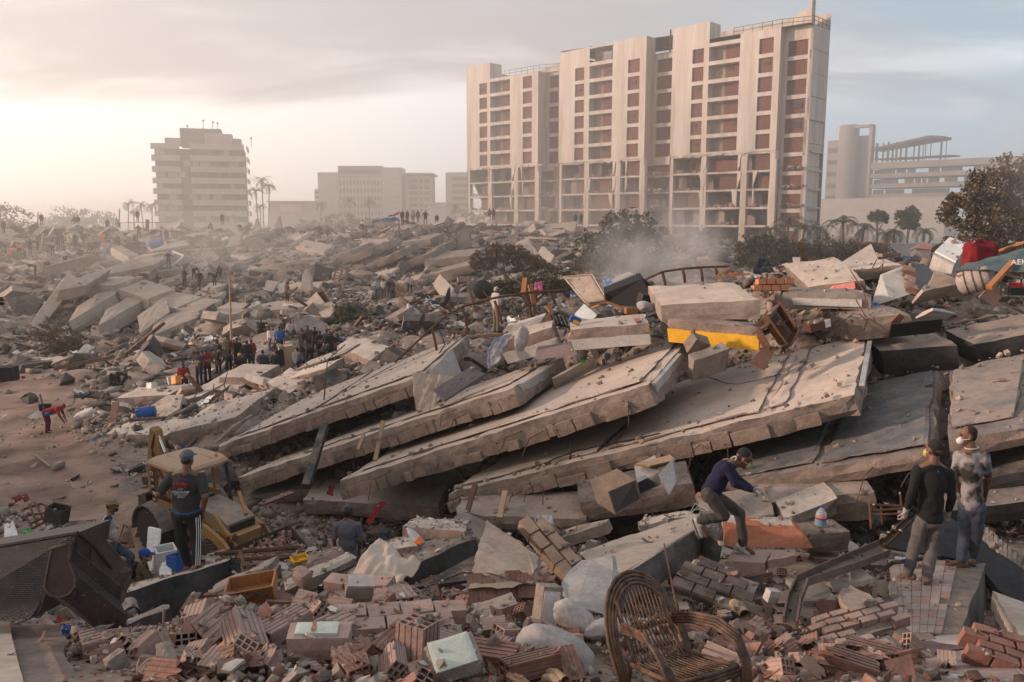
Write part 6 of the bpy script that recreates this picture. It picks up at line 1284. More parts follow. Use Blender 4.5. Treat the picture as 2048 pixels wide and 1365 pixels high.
def wicker_sofa():
 WV=weave_mat();t=thing('wicker_sofa','dark woven wicker sofa thrown on its back at the lower left','sofa',at(90,1240,5.7))
 q=lambda x,y,Y:at(x,y,Y)
 f=[q(-150,1118,5.5),q(156,1066,5.6),q(150,1105,5.55),q(92,1185,5.35),q(77,1232,5.25),q(60,1238,5.2),q(-150,1248,5.1)];d=V(.04,.4,-.05)
 mb=MB();mb.prism(f,d);o=part(mb,'seat_base',WV,t);planar_uv(o)
 # back part: the face falling away to the right
 e=[q(157,1068,5.6),q(186,1092,5.75),q(224,1138,5.9),q(240,1150,6.0),q(232,1190,5.9),q(222,1222,5.7),q(150,1150,5.45),q(140,1120,5.5)]
 mb=MB();mb.prism(e,V(.0,.2,-.03));o=part(mb,'seat_back',WV,t);planar_uv(o)
 mb=MB();mb.prism([q(222,1135,5.95),q(243,1148,6.0),q(238,1180,5.95),q(226,1196,5.85),q(214,1170,5.9)],V(.02,.14,-.03));o=part(mb,'torn_corner',WV,t);planar_uv(o)
 # arm: keyhole-shaped end cap swept down to the right
 ex=(q(218,1237,5.35)-q(118,1160,5.15));c=q(122,1160,5.15)
 pr=[(-.045,.205),(.06,.235),(.075,.22),(.066,.12),(.085,.075),(.11,.02),(.105,-.05),(.06,-.105),(0,-.125),(-.06,-.11),(-.095,-.06),(-.09,.0)]
 rt=(q(160,1150,5.15)-q(120,1150,5.15)).normalized();up=V(0,.12,1).normalized();sk=rt*-.03
 pl=[c+rt*x+up*z for x,z in pr]
 mb=MB();mb.prism(pl,ex);o=part(mb,'arm',WV,t);planar_uv(o)
 mb=MB();fr=(-(ex.normalized()))*.012;mb.prism([p+(p-c)*-.05+fr for p in pl],-fr);part(mb,'arm_end_cap',M('wicker_cap',(.055,.035,.032),(.03,.02,.018),sc=9,rough=.35,bump=.1),t)
 mb=MB();mb.tube([p+fr for p in pl]+[pl[0]+fr],.012,5);part(mb,'arm_piping',M('wicker_piping',(.085,.06,.052),(.04,.028,.024),sc=30,bump=.5),t,smooth=True)
 mb=MB();mb.tube([f[0],f[1],f[2],f[3],f[4]],.014,5);mb.tube([e[0],e[1],e[2]],.012,5);part(mb,'edge_piping',WICKER,t)
wicker_sofa()
def pillow(lab,c,d,R,mat,seed,nm='pillow'):
 c=Vector(c);so=Vector((seed*2.7,0,seed));mb=MB();nu,nv=56,30;vs=[]
 for j in range(nv+1):
  ph=pi*j/nv-pi/2
  for i in range(nu):
   a=2*pi*i/nu;sx=math.copysign(abs(cos(a))**.55,cos(a));sy=math.copysign(abs(sin(a))**.55,sin(a));cp=max(0,cos(ph))**.5
   p=V(sx*cp,sy*cp,math.copysign(abs(sin(ph))**1.3,sin(ph)));k=1+.09*noise.noise(p*1.6+so)-.10*abs(noise.noise(V(p.x*3.4+p.y*2,p.y*1.6,p.z*1.5)+so))-.03*abs(noise.noise(p*6+so))
   vs.append(c+R@V(p.x*d[0]*k,p.y*d[1]*k,p.z*d[2]*(1-.35*(max(abs(p.x),abs(p.y))**3))*k))
 mb.add(vs,[(j*nu+i,j*nu+(i+1)%nu,(j+1)*nu+(i+1)%nu,(j+1)*nu+i)for j in range(nv)for i in range(nu)]);return solo(mb,nm,mat,lab,nm,smooth=True)
def props():
 PW=M('checked_pillow',(.40,.36,.345),(.31,.275,.265),sc=5,rough=.95,bump=.25)
 pillow('dirty white pillow at the bottom centre left of the rattan chair',at(1108,1305,5.3),(.28,.16,.15),rot(10,14,-10),PW,1);pillow('dirty white pillow bent under the grey white plaster panel',at(1150,1238,6.2),(.20,.11,.11),rot(0,30,-20),PW,2);pillow('white pillow end reaching behind the rattan chair',at(1215,1258,6.1),(.2,.09,.08),rot(0,-6,8),PW,3)
 pillow('grey cushion slumped over the pale edged beam',at(1043,678,20.6),(.18,.12,.34),rot(10,12,0),CLOTH_G,4,'cushion');pillow('grey cushion beside the overturned black sofa',at(1292,614,21),(.24,.2,.14),rot(0,20,20),CLOTH_G,5,'cushion')
 # dirty white sheet over a board
 mb=cloth_quad(at(668,1190,8.0),at(772,1205,7.75),at(842,1128,8.8),at(752,1078,9.6),.10,3.5,3,-.05,34,30);solo(mb,'bed_sheet',CLOTH_W,'dirty white sheet draped over rubble in the centre of the front heap','sheet',smooth=True)
 # hanging curtain and cloths on the stack
 c=at(853,742,22.2);mb=cloth_quad(at(832,848,20.7),at(862,838,20.4),at(912,752,20.9),at(826,745,21.0),.16,6,7,0,30,22,.02,along=2);solo(mb,'curtain',CLOTH_W,'dusty white curtain hanging down the end of the top left slab','curtain',smooth=True)
 mb=cloth_quad(at(978,736,21.4),at(998,722,21.0),at(1024,668,21.4),at(985,675,21.3),.13,5,9,0,22,18,.02,along=2);solo(mb,'blanket',M('blue_stained_cloth',(.42,.36,.33),(.22,.26,.34),sc=2.5,rough=.95,bump=.3),'white blanket with blue stains over the pale edged beam','blanket',smooth=True)
 mb=cloth_quad(at(782,858,22.6),at(808,850,22.4),at(812,820,22.8),at(790,822,22.8),.1,6,19,0,16,14,.02,along=2);solo(mb,'cloth',CLOTH_G,'small grey rag hanging below the curtain','rag',smooth=True)
 def box(nm,lab,p,d,ang,mt,cat=None,extra=()):
  t=thing(nm,lab,cat or nm.replace('_',' '),p,rotm=rot(*ang));mb=MB();mb.rbox((0,0,0),d,None,max(d)/5,.006,.012);part(mb,nm+'_body',mt,t,world=False)
  for n2,m2,c2,d2 in extra:mb=MB();mb.box(c2,d2);part(mb,n2,m2,t,world=False)
  return t
 a=[at(868,778,20.0),at(890,800,19.4),at(970,748,19.7),at(941,734,20.4)];mb=MB();mb.prism(a,V(-.01,-.02,-.06));solo(mb,'door',DARKW,'dark grey wardrobe door lying on the second slab','door')
 a=[at(1072,702,20.5),at(1072,720,20.4),at(1154,710,19.9),at(1152,693,20.0)];t=thing('drawer','mauve drawer front with a round knob under the pale edged beams','drawer',a[1]);mb=MB();mb.prism(a,V(.08,.5,.05));part(mb,'drawer_body',M('mauve_board',(.22,.165,.165),(.18,.13,.13),sc=2,bump=.1,dust=.2),t);mb=MB();mb.lathe([(.03,0),(.035,.02),(.02,.035)],at(1145,701,19.92),10,R=rot(90,0,0));part(mb,'knob',GREY_M,t)
 # mattress and sofa on the crest
 A,B,C,D=at(1171,606,24.3),at(1214,600,24.0),at(1184,549,25.6),at(1127,554,26);n=nrm(A,B,D);t=thing('mattress','dirty beige mattress propped on the crest','mattress',A);mb=MB();mb.hexa((A,B,C,D),[p-n*.24 for p in(A,B,C,D)],(8,8,2),.03,.04);part(mb,'mattress_body',M('mattress_ticking',(.42,.325,.255),(.33,.25,.195),sc=3,bump=.3,rough=.95),t,smooth=True);mb=MB();mb.tube([p+n*.005 for p in(A,B,C,D,A)],.02,5);part(mb,'piping',CLOTH_W,t)
 t=thing('sofa','overturned black sofa on the crest beside the mattress','sofa',at(1250,612,23));a=[at(1208,588,23),at(1284,558,22.6),at(1300,585,22.2),at(1285,612,22.2),at(1240,612,22.6),at(1212,606,23)]
 k=[p+V(.05,.9,.1)for p in a];mb=MB();mb.prism(a,V(.1,1.0,.1));part(mb,'sofa_base',BLACKF,t);A,B=at(1284,558,22.6),at(1340,596,22.4);mb=MB();mb.hexa([A,B,B+V(0,1.2,.1),A+V(0,1.2,.1)],[p-V(.05,0,.25)for p in(A,B,B+V(0,1.2,.1),A+V(0,1.2,.1))],(6,4,1),.04,.05);part(mb,'sofa_back',BLACKF,t);mb=MB();mb.tube([at(1208,590,22.95),at(1212,606,22.95),at(1240,613,22.55)],.03,5);part(mb,'sofa_rail',WOOD_O,t)
 mb=MB();a=[at(1144,634,22.6),at(1168,608,23.2),at(1194,630,22.4),at(1186,640,22.2)];mb.prism(a,V(0,.1,-.08));solo(mb,'foam_board',WHITEP,'white foam board on the crest below the mattress','foam board')
 mb=cloth_quad(at(1205,565,27),at(1232,585,26.5),at(1232,572,27),at(1212,554,27.5),.08,4,4);solo(mb,'plastic_bag',M('blue_white_sheet',(.04,.16,.42),(.5,.52,.55),sc=2.2,rough=.5,bump=.1),'blue and white plastic sheet behind the mattress','plastic sheet')
 box('cardboard_box','small orange brown box below the black sofa',at(1262,622,22),(.33,.3,.17),(0,3,5),WOOD_O,'box');box('speaker_box','dark box under the back of the black sofa',at(1295,600,22),(.5,.3,.3),(10,10,20),BLACK,'box')
 box('blue_yellow_bag','blue and yellow bag on the pale edged beam',at(1150,640,20.4),(.28,.16,.18),(10,25,10),BLUE,'bag',[('yellow_patch',YELLOW,(.03,-.085,-.03),(.16,.01,.09))])
 t=thing('chair','broken dark chair with slotted back on the crest','chair',at(1120,645,22));mb=MB()
 for k in range(5):mb.tube([at(1106+8*k,630+2*k,21.8),at(1112+8*k,645+2*k,21.5)],.035,6)
 part(mb,'back_slats',BLACK,t);mb=MB();mb.tube([at(1102,632,21.9),at(1120,624,21.8),at(1144,636,21.5)],.05,6);mb.tube([at(1106,648,21.7),at(1148,656,21.3)],.04,6);part(mb,'back_frame',BLACK,t)
 mb=MB();mb.prism([at(1085,640,22.4),at(1092,628,22.6),at(1108,622,22.6),at(1100,648,22.2),at(1086,652,22.2)],V(.06,.12,0));solo(mb,'wooden_sheet',RUST,'rusty brown panel left of the broken dark chair','panel')
 for i,(x0,y0,x1,y1,Y,lab)in enumerate(((1094,612,1104,625,23,'sunlit orange offcut left of the mattress'),(1185,615,1202,610,22.6,'sunlit orange offcut under the mattress'),(1050,556,1046,590,27,'sunlit upright plank left of the mattress'),(1060,570,1068,608,26.6,'leaning plank left of the mattress'),(1213,604,1262,622,22.4,'orange batten under the black sofa'),(1428,555,1460,535,25,'sunlit orange board on the crest'),(1430,560,1475,545,24.6,'second sunlit orange board on the crest'),(1460,553,1500,548,24.2,'third sunlit orange board on the crest'),(1560,540,1610,530,24,'sunlit board left of the leaning white wall'))):
  mb=MB();mb.beam(at(x0,y0,Y),at(x1,y1,Y-.2),.16,.05);solo(mb,'wooden_board',WOOD_O,lab,'board')
  # bookshelf lying by the yellow edged beam
 t=thing('bookshelf','brown wooden bookshelf lying open beside the yellow edged beam','bookshelf',at(1560,700,17.2));
 def brd(x):mb=MB();a,b,w_,h_=x;mb.beam(at(*a),at(*b),w_,h_,up=(0,-1,.2));part(mb,'shelf_board',WOOD,t)
 for x in(((1530,637,17.8),(1572,698,17.2),.03,.4),((1556,612,18.1),(1592,662,17.5),.03,.4),((1530,637,17.8),(1556,610,18.2),.03,.4),((1572,698,17.2),(1594,660,17.6),.03,.4),((1545,656,17.6),(1578,638,17.9),.03,.35),((1516,664,17.5),(1540,705,17.0),.03,.36),((1540,705,17.0),(1566,690,17.2),.03,.36),((1516,664,17.5),(1534,650,17.7),.03,.36)):brd(x)
 mb=MB();mb.prism([at(1538,640,18.1),at(1556,616,18.4),at(1590,662,17.9),at(1574,694,17.6)],V(0,.02,-.01));part(mb,'shelf_back',WOOD,t)
 mb=MB();mb.prism([at(1500,722,16.8),at(1530,690,17.2),at(1552,694,17.0),at(1530,738,16.4)],V(0,.03,-.05));solo(mb,'wooden_sheet',WOOD,'brown panel lying on the pale slab below the bookshelf','panel')
 box('wooden_box','reddish brown box with white panel below the grey beam',at(1632,650,18.6),(.5,.3,.2),(5,-12,15),WOOD,'box',[('white_panel',WHITEP,(.2,-.155,.02),(.14,.02,.18))])
 # leaning walls on the crest
 def wall(lab,pl,dv,mt,parts=()):
  a=[at(*p)for p in pl];t=thing('broken_wall',lab,'broken wall',min(a,key=lambda p:p.z));mb=MB();mb.prism(a,V(*dv));part(mb,'wall_face',mt,t)
  for nm,m2,pl2,dv2 in parts:mb=MB();mb.prism([at(*p)for p in pl2],V(*dv2));part(mb,nm,m2,t)
  return t
 wall('large pale triangular wall piece leaning on the crest',[(1646,548,25),(1662,538,25.2),(1742,488,26),(1757,520,25.2),(1728,545,24.6)],(.05,.18,-.1),M('pale_wall_piece',(.50,.43,.375),(.42,.35,.30),sc=1.5,bump=.15))
 t=wall('leaning grey wall corner with hollow bricks in its broken edge',[(1746,612,20.3),(1764,552,21),(1812,534,21.2),(1821,588,20.2),(1780,602,20)],(.06,.22,.02),PLASTER_G,[('dark_face',M('dark_plaster',(.19,.175,.165),(.14,.13,.125),sc=1.5,bump=.1),[(1822,526,21.3),(1856,532,22),(1886,577,21.6),(1824,588,20.3)],(.03,.2,-.03))])
 for k in range(6):o=link('hollow_brick',HB[k%4],t);o.matrix_basis=Matrix.Translation(at(1816+k*1.2,540+k*8.5,20.9-.12*k)-t.location)@rot(20,10,80).to_4x4()@Matrix.Diagonal((1.1,1,1,1))
 wall('dark square wall stub with brick top on the crest',[(1829,522,26),(1830,498,26.2),(1850,486,26.4),(1862,500,26),(1862,524,25.6)],(.1,.5,0),M('dark_wall_stub',(.17,.15,.145),(.13,.12,.115),sc=1.5,bump=.2),[('brick_top',BRICK,[(1830,497,26.15),(1848,484,26.4),(1866,490,26.2),(1862,500,25.95)],(.05,.4,-.1))])
 t=thing('refrigerator','white battered refrigerator lying on the crest','refrigerator',at(1900,525,24));A,B,C,D=at(1865,510,24.2),at(1908,532,23.4),at(1936,492,24.6),at(1898,478,25.6);n=nrm(A,B,D);mb=MB();mb.hexa((A,B,C,D),[p-n*.5 for p in(A,B,C,D)],(4,4,2),.02,.03);part(mb,'cabinet',PLASTER_G,t);mb=MB();mb.hexa([p+n*.07 for p in(A.lerp(D,.1),B.lerp(C,.1),C,D)],[p+n*.01 for p in(A.lerp(D,.1),B.lerp(C,.1),C,D)],(3,3,1),.01,.02);part(mb,'door',WHITEP,t)
 t=thing('armchair','armchair covered in crimson cloth on the crest','armchair',at(1960,530,22.5));so=V(3,1,2);mb=MB();c=at(1960,508,22.5)
 def arm(u,v):a=2*pi*u;h=v;k=1+.12*noise.noise(V(cos(a)*2,sin(a)*2,h*2)+so)+.05*sin(a*9)*(1-h);sx=math.copysign(abs(cos(a))**.5,cos(a));sy=math.copysign(abs(sin(a))**.5,sin(a));w_=(1 if h<.8 else max(.02,1-((h-.8)/.2)**2));return c+V(sx*.40*k*w_,sy*.3*k*w_,-.36+h*.72+.05*cos(a*2)*h)
 mb.grid(arm,40,12);part(mb,'cover',REDC,t,smooth=True)
 # teal tarp, pole, generator, strapped bundle
 mb=cloth_quad(at(1905,540,19.5),at(2100,545,17.4),at(2120,478,18.2),at(1955,522,20.2),.08,3,2,.05);o=solo(mb,'tarp',M('teal_tarp',(.02,.055,.068),(.10,.115,.112),sc=2,rough=.6,bump=.15),'teal tarp stretched at the right edge with white lettering','tarp',smooth=True)
 tx=(at(2060,530,17.4)-at(2020,530,17.6)).normalized();text('AEK',.16,WHITEP,Matrix.Translation(at(2038,525,17.2))@Matrix((tx,V(0,.35,1).normalized(),tx.cross(V(0,.35,1)).normalized())).transposed().to_4x4(),o)
 mb=MB();mb.beam(at(2026,524,18.4),at(1978,576,17.8),.13,.08);solo(mb,'pole',WOOD_O,'sunlit orange timber pole propping the teal tarp','pole');mb=MB();mb.tube([at(2000,502,23),at(2060,482,22)],.05,6);solo(mb,'timber',WOOD_O,'long orange timber behind the teal tarp','timber')
 t=thing('bundle','rolled white bundle tied with black straps below the tarp','bundle',at(1955,575,19));mb=MB();a,b=at(1915,570,19.4),at(1985,552,19);mb.tube([a,a.lerp(b,.1),a.lerp(b,.35),a.lerp(b,.6),a.lerp(b,.9),b],[.18,.27,.29,.28,.27,.2],12);part(mb,'roll',M('dirty_white_roll',(.40,.36,.335),(.28,.24,.215),sc=3,bump=.6),t,smooth=True)
 for k in(.25,.48,.7):c=a.lerp(b,k);mb=MB();mb.tube([c,c+(b-a).normalized()*.03],.292,12);part(mb,'strap',RUST,t)
 t=thing('generator','small red generator under the tarp at the right edge','generator',at(2030,578,18));mb=MB();mb.box(at(2032,570,18),(.2,.18,.09));part(mb,'tank',REDP,t);mb=MB();c=at(2030,574,18);[mb.tube([c+V(x,y,-.2),c+V(x,y,.16)],.02,5)for x in(-.22,.22)for y in(-.15,.15)];mb.box(c+V(0,0,-.1),(.3,.25,.16));part(mb,'frame',BLACK,t)
 # railings along the broken floor edges
 def railing(lab,posts,top,Y):
  t=thing('railing',lab,'railing',at(posts[0][0],posts[0][2],Y))
  for x0,y0,y1,xb in posts:mb=MB();mb.tube([at(x0,y0,Y),at((x0+xb)/2+1,(y0+y1)/2,Y-.05),at(xb,y1,Y)],.045,6);part(mb,'post',RUST,t)
  mb=MB();mb.tube([at(x,y,Y)for x,y in top],.04,6);part(mb,'top_rail',RUST,t)
 railing('bent rusty railing sagging along the top left slab',[(864,657,716,876),(925,617,668,936),(989,602,648,1004),(1050,588,634,1064),(1098,585,610,1112)],[(790,725),(862,658),(895,630),(927,613),(986,597),(1051,586),(1100,583),(1140,580)],26)
 railing('straight rusty railing along the back of the crest',[(1325,545,582,1332),(1365,538,566,1370),(1401,535,564,1405),(1430,534,552,1434)],[(1290,560),(1325,544),(1365,538),(1401,535),(1460,533)],26)
 # satellite dishes
 def dish(lab,p,r,nrm_,arm,blue=None):
  t=thing('satellite_dish',lab,'satellite dish',p);nv=Vector(nrm_).normalized();Q=nv.to_track_quat('Z','Y').to_matrix();mb=MB();mb.lathe([(.01,0),(r*.5,r*.05),(r*.85,r*.15),(r,r*.22),(r*1.02,r*.24),(r*.98,r*.26),(r*.82,r*.19),(r*.5,r*.09),(.01,r*.03)],p,26,R=Q);part(mb,'reflector',M('dish_back',(.075,.07,.065),(.05,.046,.043),sc=3,bump=.1,dust=.15),t,smooth=True)
  mb=MB();mb.tube([p,p+V(*arm)*.5,p+V(*arm)],.025,6);part(mb,'mount',RUST,t)
  if blue:mb=MB();mb.tube([p-Q@V(0,r*.9,-.1),p+V(*blue)],.015,5);part(mb,'feed_arm',RUST,t);mb=MB();mb.box(p+V(*blue),(.09,.09,.13));part(mb,'feed_horn',BLUE,t)
 dish('round satellite dish with dark back above the bent railing',at(965,581,26.2),.32,(-.1,.95,.25),(.25,-.1,-.3));dish('edge-on satellite dish with blue feed, upper of two left ones',at(899,596,27),.34,(-1,.12,.25),(.15,0,-.45),(-.55,0,-.15));dish('edge-on satellite dish lower left against the railing',at(846,648,27.5),.34,(-1,.15,.35),(.1,0,-.4),(-.5,0,-.05))
 # appliances under the slab
 def appliance(nm,lab,A,B,C,D,d,mt,front,open_=False):
  A,B,C,D=[at(*p)for p in(A,B,C,D)];n=(B-A).cross(D-A).normalized();t=thing(nm,lab,nm.replace('_',' '),A);mb=MB();bk=[p+V(*d)for p in(A,B,C,D)]
  mb.add([A,B,C,D]+bk,[(0,1,5,4),(1,2,6,5),(2,3,7,6),(3,0,4,7),(7,6,5,4)]);part(mb,'casing',mt,t);c=(A+B+C+D)/4;ins=[c+(p-c)*.9+V(*d)*.03 for p in(A,B,C,D)]
  mb=MB();mb.add([A,B,C,D]+ins,[(0,1,5,4),(1,2,6,5),(2,3,7,6),(3,0,4,7)]);part(mb,'bezel',STEEL,t);mb=MB();mb.prism(ins,V(*d)*.04);part(mb,front,GLASS_D,t)
 appliance('television','burnt tube television on its side under the pale slab',(1231,1030,13.2),(1284,1000,13.0),(1272,960,13.1),(1216,984,13.4),(-.28,.30,.10),M('burnt_casing',(.30,.225,.17),(.2,.15,.12),sc=3,bump=.2,dust=.4),'screen')
 appliance('oven','crushed steel oven with open door beside the television',(1278,990,13.3),(1322,970,13.1),(1318,945,13.2),(1275,966,13.4),(.0,.4,.18),GREY_M,'oven_window');mb=MB();mb.prism([at(1316,950,13.1),at(1345,918,13.2),at(1352,965,13),at(1338,992,12.9)],V(.03,.03,0));solo(mb,'steel_sheet',GREY_M,'bent dark steel sheet standing beside the crushed oven','sheet');mb=MB();mb.prism([at(1270,928,13.6),at(1340,910,13.4),at(1352,920,13.2),at(1300,932,13.2)],V(0,.05,-.05));solo(mb,'cupboard_door',WOOD_P,'pale cupboard door lying above the crushed oven','cupboard door')
 # wooden drawer
 p=at(505,1190,8.4);t=thing('drawer','open wooden drawer with carved front in the front heap','drawer',p);t.rotation_euler=(RD(3),RD(-7),RD(10));w_,dd,h_=.50,.40,.15
 for nm,c,d in(('front_panel',(0,-dd/2,h_/2),(w_,.025,h_+.02)),('back_panel',(0,dd/2,h_/2),(w_,.018,h_)),('side_panel',(-w_/2,0,h_/2),(.018,dd,h_)),('side_panel',(w_/2,0,h_/2),(.018,dd,h_)),('bottom_panel',(0,0,.012),(w_,dd,.012))):mb=MB();mb.box(c,d);part(mb,nm,WOOD_O if nm!='front_panel' else M('carved_wood',(.22,.085,.03),(.15,.055,.02),sc=3,rough=.45,bump=.2,stretch=(1.5,10,10)),t,world=False)
 mb=MB();[mb.tube([(s*.02,-.215,.07),(s*.08,-.218,.10+.02*k),(s*.15,-.218,.075),(s*.2,-.216,.09-.02*k)],.007,5)for s in(-1,1)for k in(0,1,2)];mb.lathe([(.02,0),(.025,.01),(.01,.02)],(0,-.213,.075),10,R=rot(90,0,0));part(mb,'carving',WOOD,t,world=False)
 for lab,a,b,w_,h_,mt in(('brown plank standing behind the nine-hole brick',(372,1222,7.6),(395,1185,8.0),.13,.03,WOOD),('long brown plank lying below the drawer',(392,1208,7.7),(480,1200,7.9),.2,.03,WOOD),('second brown plank below the drawer',(405,1190,8.2),(470,1187,8.2),.1,.03,WOOD),('dark scorched post bent against the stack',(650,850,21.2),(612,975,19.3),.22,.2,SOOT),('pale board hanging from the second slab',(766,842,20.1),(750,922,19.3),.12,.06,WOOD_P),('thin board hanging left of the pale one',(728,868,20.6),(716,900,20.2),.1,.05,WOOD_P),('brown post standing under the widest slab',(951,968,16.4),(932,1034,15.6),.12,.1,WOOD),('leaning post behind the big wall piece',(1010,985,15),(1000,1040,14.2),.12,.1,WOOD_P),('dark angled board by the digger bucket',(520,1010,16.8),(585,985,17.5),.2,.05,WOOD),('orange timber stub by the digger bonnet',(478,985,17),(492,1030,16.2),.09,.07,WOOD_O),('red brown plank on the lane side heap',(222,860,33),(232,805,34),.3,.1,M('pink_plank',(.34,.17,.12),sc=2,bump=.1)),('dark pole leaning on the grey slab',(88,818,33),(80,790,33.5),.08,.08,STEEL),('long pale stick lying on the dirt lane',(70,910,29),(101,934,27.6),.09,.06,WOOD_P),('thin bent stick on the dirt lane',(139,958,26),(147,978,25),.05,.04,WOOD_P)):
  mb=MB();mb.rbox((at(*a)+at(*b))/2,(w_,(at(*a)-at(*b)).length,h_),(at(*b)-at(*a)).to_track_quat('Y','Z').to_matrix(),.25,.012,.02,seed=int(a[0]));solo(mb,'plank',mt,lab,'plank')
  # bent steel frame, rails, rebar
 def channel(nm,lab,pts,w_,mt=RUST):
  t=thing(nm,lab,nm.replace('_',' '),at(*pts[0][0]));L_=[at(*p[0])for p in pts];R_=[at(*p[1])for p in pts]
  for i in range(len(pts)-1):
   a,b,c,d=L_[i],R_[i],R_[i+1],L_[i+1];n=(b-a).cross(d-a).normalized();n=n if n.y<0 or n.z>0 else-n
   mb=MB();mb.hexa([a,b,c,d],[p-n*.012 for p in(a,b,c,d)],(2,4,1),.004,.0);part(mb,'web',mt,t)
   for p,q in((a,d),(b,c)):mb=MB();mb.beam(p+n*.03,q+n*.03,.018,.07,up=tuple(n));part(mb,'flange',mt,t)
   m_=a.lerp(d,.5);mb=MB();mb.tube([m_.lerp(b.lerp(c,.5),.3)-n*.005,m_.lerp(b.lerp(c,.5),.3)+n*.02],.012,6);part(mb,'bolt',STEEL,t)
 FM=M('olive_rust',(.15,.10,.075),(.085,.07,.058),sc=5,rough=.6,bump=.3,metal=.25,dust=.25);channel('bent_doorway','bent rusty steel door frame arching over the tiles at right',[((1568,1246,6.7),(1594,1256,6.6)),((1578,1195,7.1),(1602,1205,7.0)),((1592,1166,7.4),(1615,1171,7.2)),((1672,1128,8.6),(1700,1142,8.2)),((1757,1091,9.9),(1779,1111,9.4))],.2,FM)
 channel('steel_channel','dark rusty channel running up to the black sheet',[((1757,1088,10.0),(1768,1098,9.9)),((1812,1040,10.9),(1820,1048,10.8))],.1);mb=MB();mb.tube([at(1765,1141,9.3),at(1785,1126,9.4),at(1830,1120,9.3),at(1880,1112,9.3)],.025,6);solo(mb,'steel_strip',STEEL,'curved dark steel strip lying across the tiled slab','steel strip')
 a=[at(1761,1092,10.3),at(1815,1046,11.0),at(1902,1036,11.2),at(1975,1082,10.6),at(2060,1150,9.6),at(2050,1240,8.6),at(1985,1188,9.3),at(1950,1124,9.9)];mb=MB();mb.prism(a,V(.01,.02,-.04));solo(mb,'metal_sheet',M('black_sheet',(.028,.028,.03),(.018,.018,.02),sc=1,rough=.8,bump=.05),'large flat black sheet lying behind the two standing men','sheet')
 t=thing('ribbed_slab','ribbed dark slab edge slanting down behind the black sheet','ribbed slab',at(2000,1090,10.4));a,b=at(1958,1045,11.0),at(2042,1120,10.0);a2,b2=at(1962,1088,10.6),at(2040,1152,9.7);mb=MB();mb.hexa([a2,b2,b,a],[p+V(.05,.12,-.05)for p in(a2,b2,b,a)],(8,3,1),.015,.03);part(mb,'slab_body',CONC_D,t)
 for k in range(9):mb=MB();mb.beam(a.lerp(b,(k+.5)/9)+V(0,-.03,0),a2.lerp(b2,(k+.5)/9)+V(0,-.03,0),.05,.06,up=(0,-1,0));part(mb,'rib',CONC_D,t)
 def frame(nm,lab,segs,r,mt):t=thing(nm,lab,nm.replace('_',' '),at(*segs[0][0]));[part(MB().tube([at(*p)for p in s],r,5),'bar',mt,t)for s in segs];return t
 frame('metal_stand','bare metal frame standing left of the black shirted man',[[(1739,1008,12.3),(1742,1060,11.8)],[(1762,1012,12.6),(1764,1050,12.1)],[(1739,1010,12.3),(1805,1012,12.2)],[(1740,1022,12.2),(1805,1018,12.1)],[(1742,1030,12.1),(1806,1028,12)],[(1800,985,12.8),(1806,1040,12)]],.02,RUST)
 frame('metal_rail','dark metal rail frame in front of the loader bucket',[[(430,1108,13),(530,1100,12.9),(600,1095,12.8)],[(600,1095,12.8),(596,1128,12.4)],[(432,1122,12.8),(596,1112,12.6)],[(480,1104,12.9),(490,1135,12.3)]],.035,RUST)
 frame('wire_rack','light wire rack poking up behind the navy man',[[(1378,1030,12.3),(1390,1008,12.5),(1418,1022,12.3)],[(1382,1026,12.3),(1396,1014,12.5)],[(1388,1020,12.3),(1412,1018,12.4)]],.012,GREY_M)
 for i,(pts,lab)in enumerate(((((1328,1088,8.6),(1342,1160,7.4),(1360,1250,6.2),(1378,1365,4.4)),'thin rebar rod crossing in front of the rattan chair'),(((1700,540,20.5),(1726,580,19.5),(1738,620,18.8)),'rebar standing out of the widest pale slab'),(((1712,600,19),(1735,640,18.4),(1728,660,18.2)),'second rebar out of the widest pale slab'),(((1745,536,21),(1753,520,21.2)),'short rebar on the pink patched beam'),(((1755,540,21),(1766,528,21),(1764,545,20.8)),'bent rebar on the pink patched beam'),(((1745,565,20.6),(1752,580,20.2),(1742,592,20)),'hooked rebar below the pink patched beam'),(((905,540,80),(912,560,78)),'steel bar on the far rubble'),(((930,1025,15),(990,1040,14)),'rod below the brown post'))):
  mb=MB();mb.tube([at(*p)for p in pts],.014 if i else .009,5);solo(mb,'rebar',RUST,lab,'rebar')
 for i in range(14):mb=MB();r=random.Random(i);p=at(1680+r.uniform(-30,60),640+r.uniform(-12,18),19+r.uniform(-.5,.8));q=p+V(r.uniform(-.5,.3),r.uniform(-.3,.1),r.uniform(-.1,.4));mb.tube([p,p.lerp(q,.5)+V(0,0,.08),q,q+V(r.uniform(-.2,.2),0,-.15)],.014,4);solo(mb,'rebar',RUST,'bent rusty rebar tangled at the top of the widest pale slab','rebar','rebars at the top of the widest pale slab')
 for i,(pts,r_,lab)in enumerate((([(872,1222,8.5),(940,1180,8.4)],.035,'grey pipe lying at the edge of the dark void'),([(1490,1268-38,7.2),(1468,1208,7.6)],.05,'clay pipe elbow right of the rattan chair'),([(1540,1350,5.2),(1600,1365,4.9)],.02,'white plastic tube at the bottom right of centre'),([(1870,1352,5),(1960,1372,4.8)],.022,'white plastic tube at the bottom right'),([(1095,1345,4.9),(1130,1362,4.7)],.03,'broken clay pipe under the pillow'),([(1090,1358,4.8),(1120,1368,4.7)],.03,'second broken clay pipe under the pillow'))):
  mb=MB();a,b=at(*pts[0]),at(*pts[1]);mb.tube([a,a.lerp(b,.5)+V(0,0,.02),b],r_,10,caps=False);mb.tube([b,a.lerp(b,.5)+V(0,0,.02),a],r_*.8,10,caps=False);solo(mb,'pipe',[PLASTER_G,WOOD_P,WHITEP,WHITEP,WOOD_P,WOOD_P][i],lab,'pipe',smooth=True)
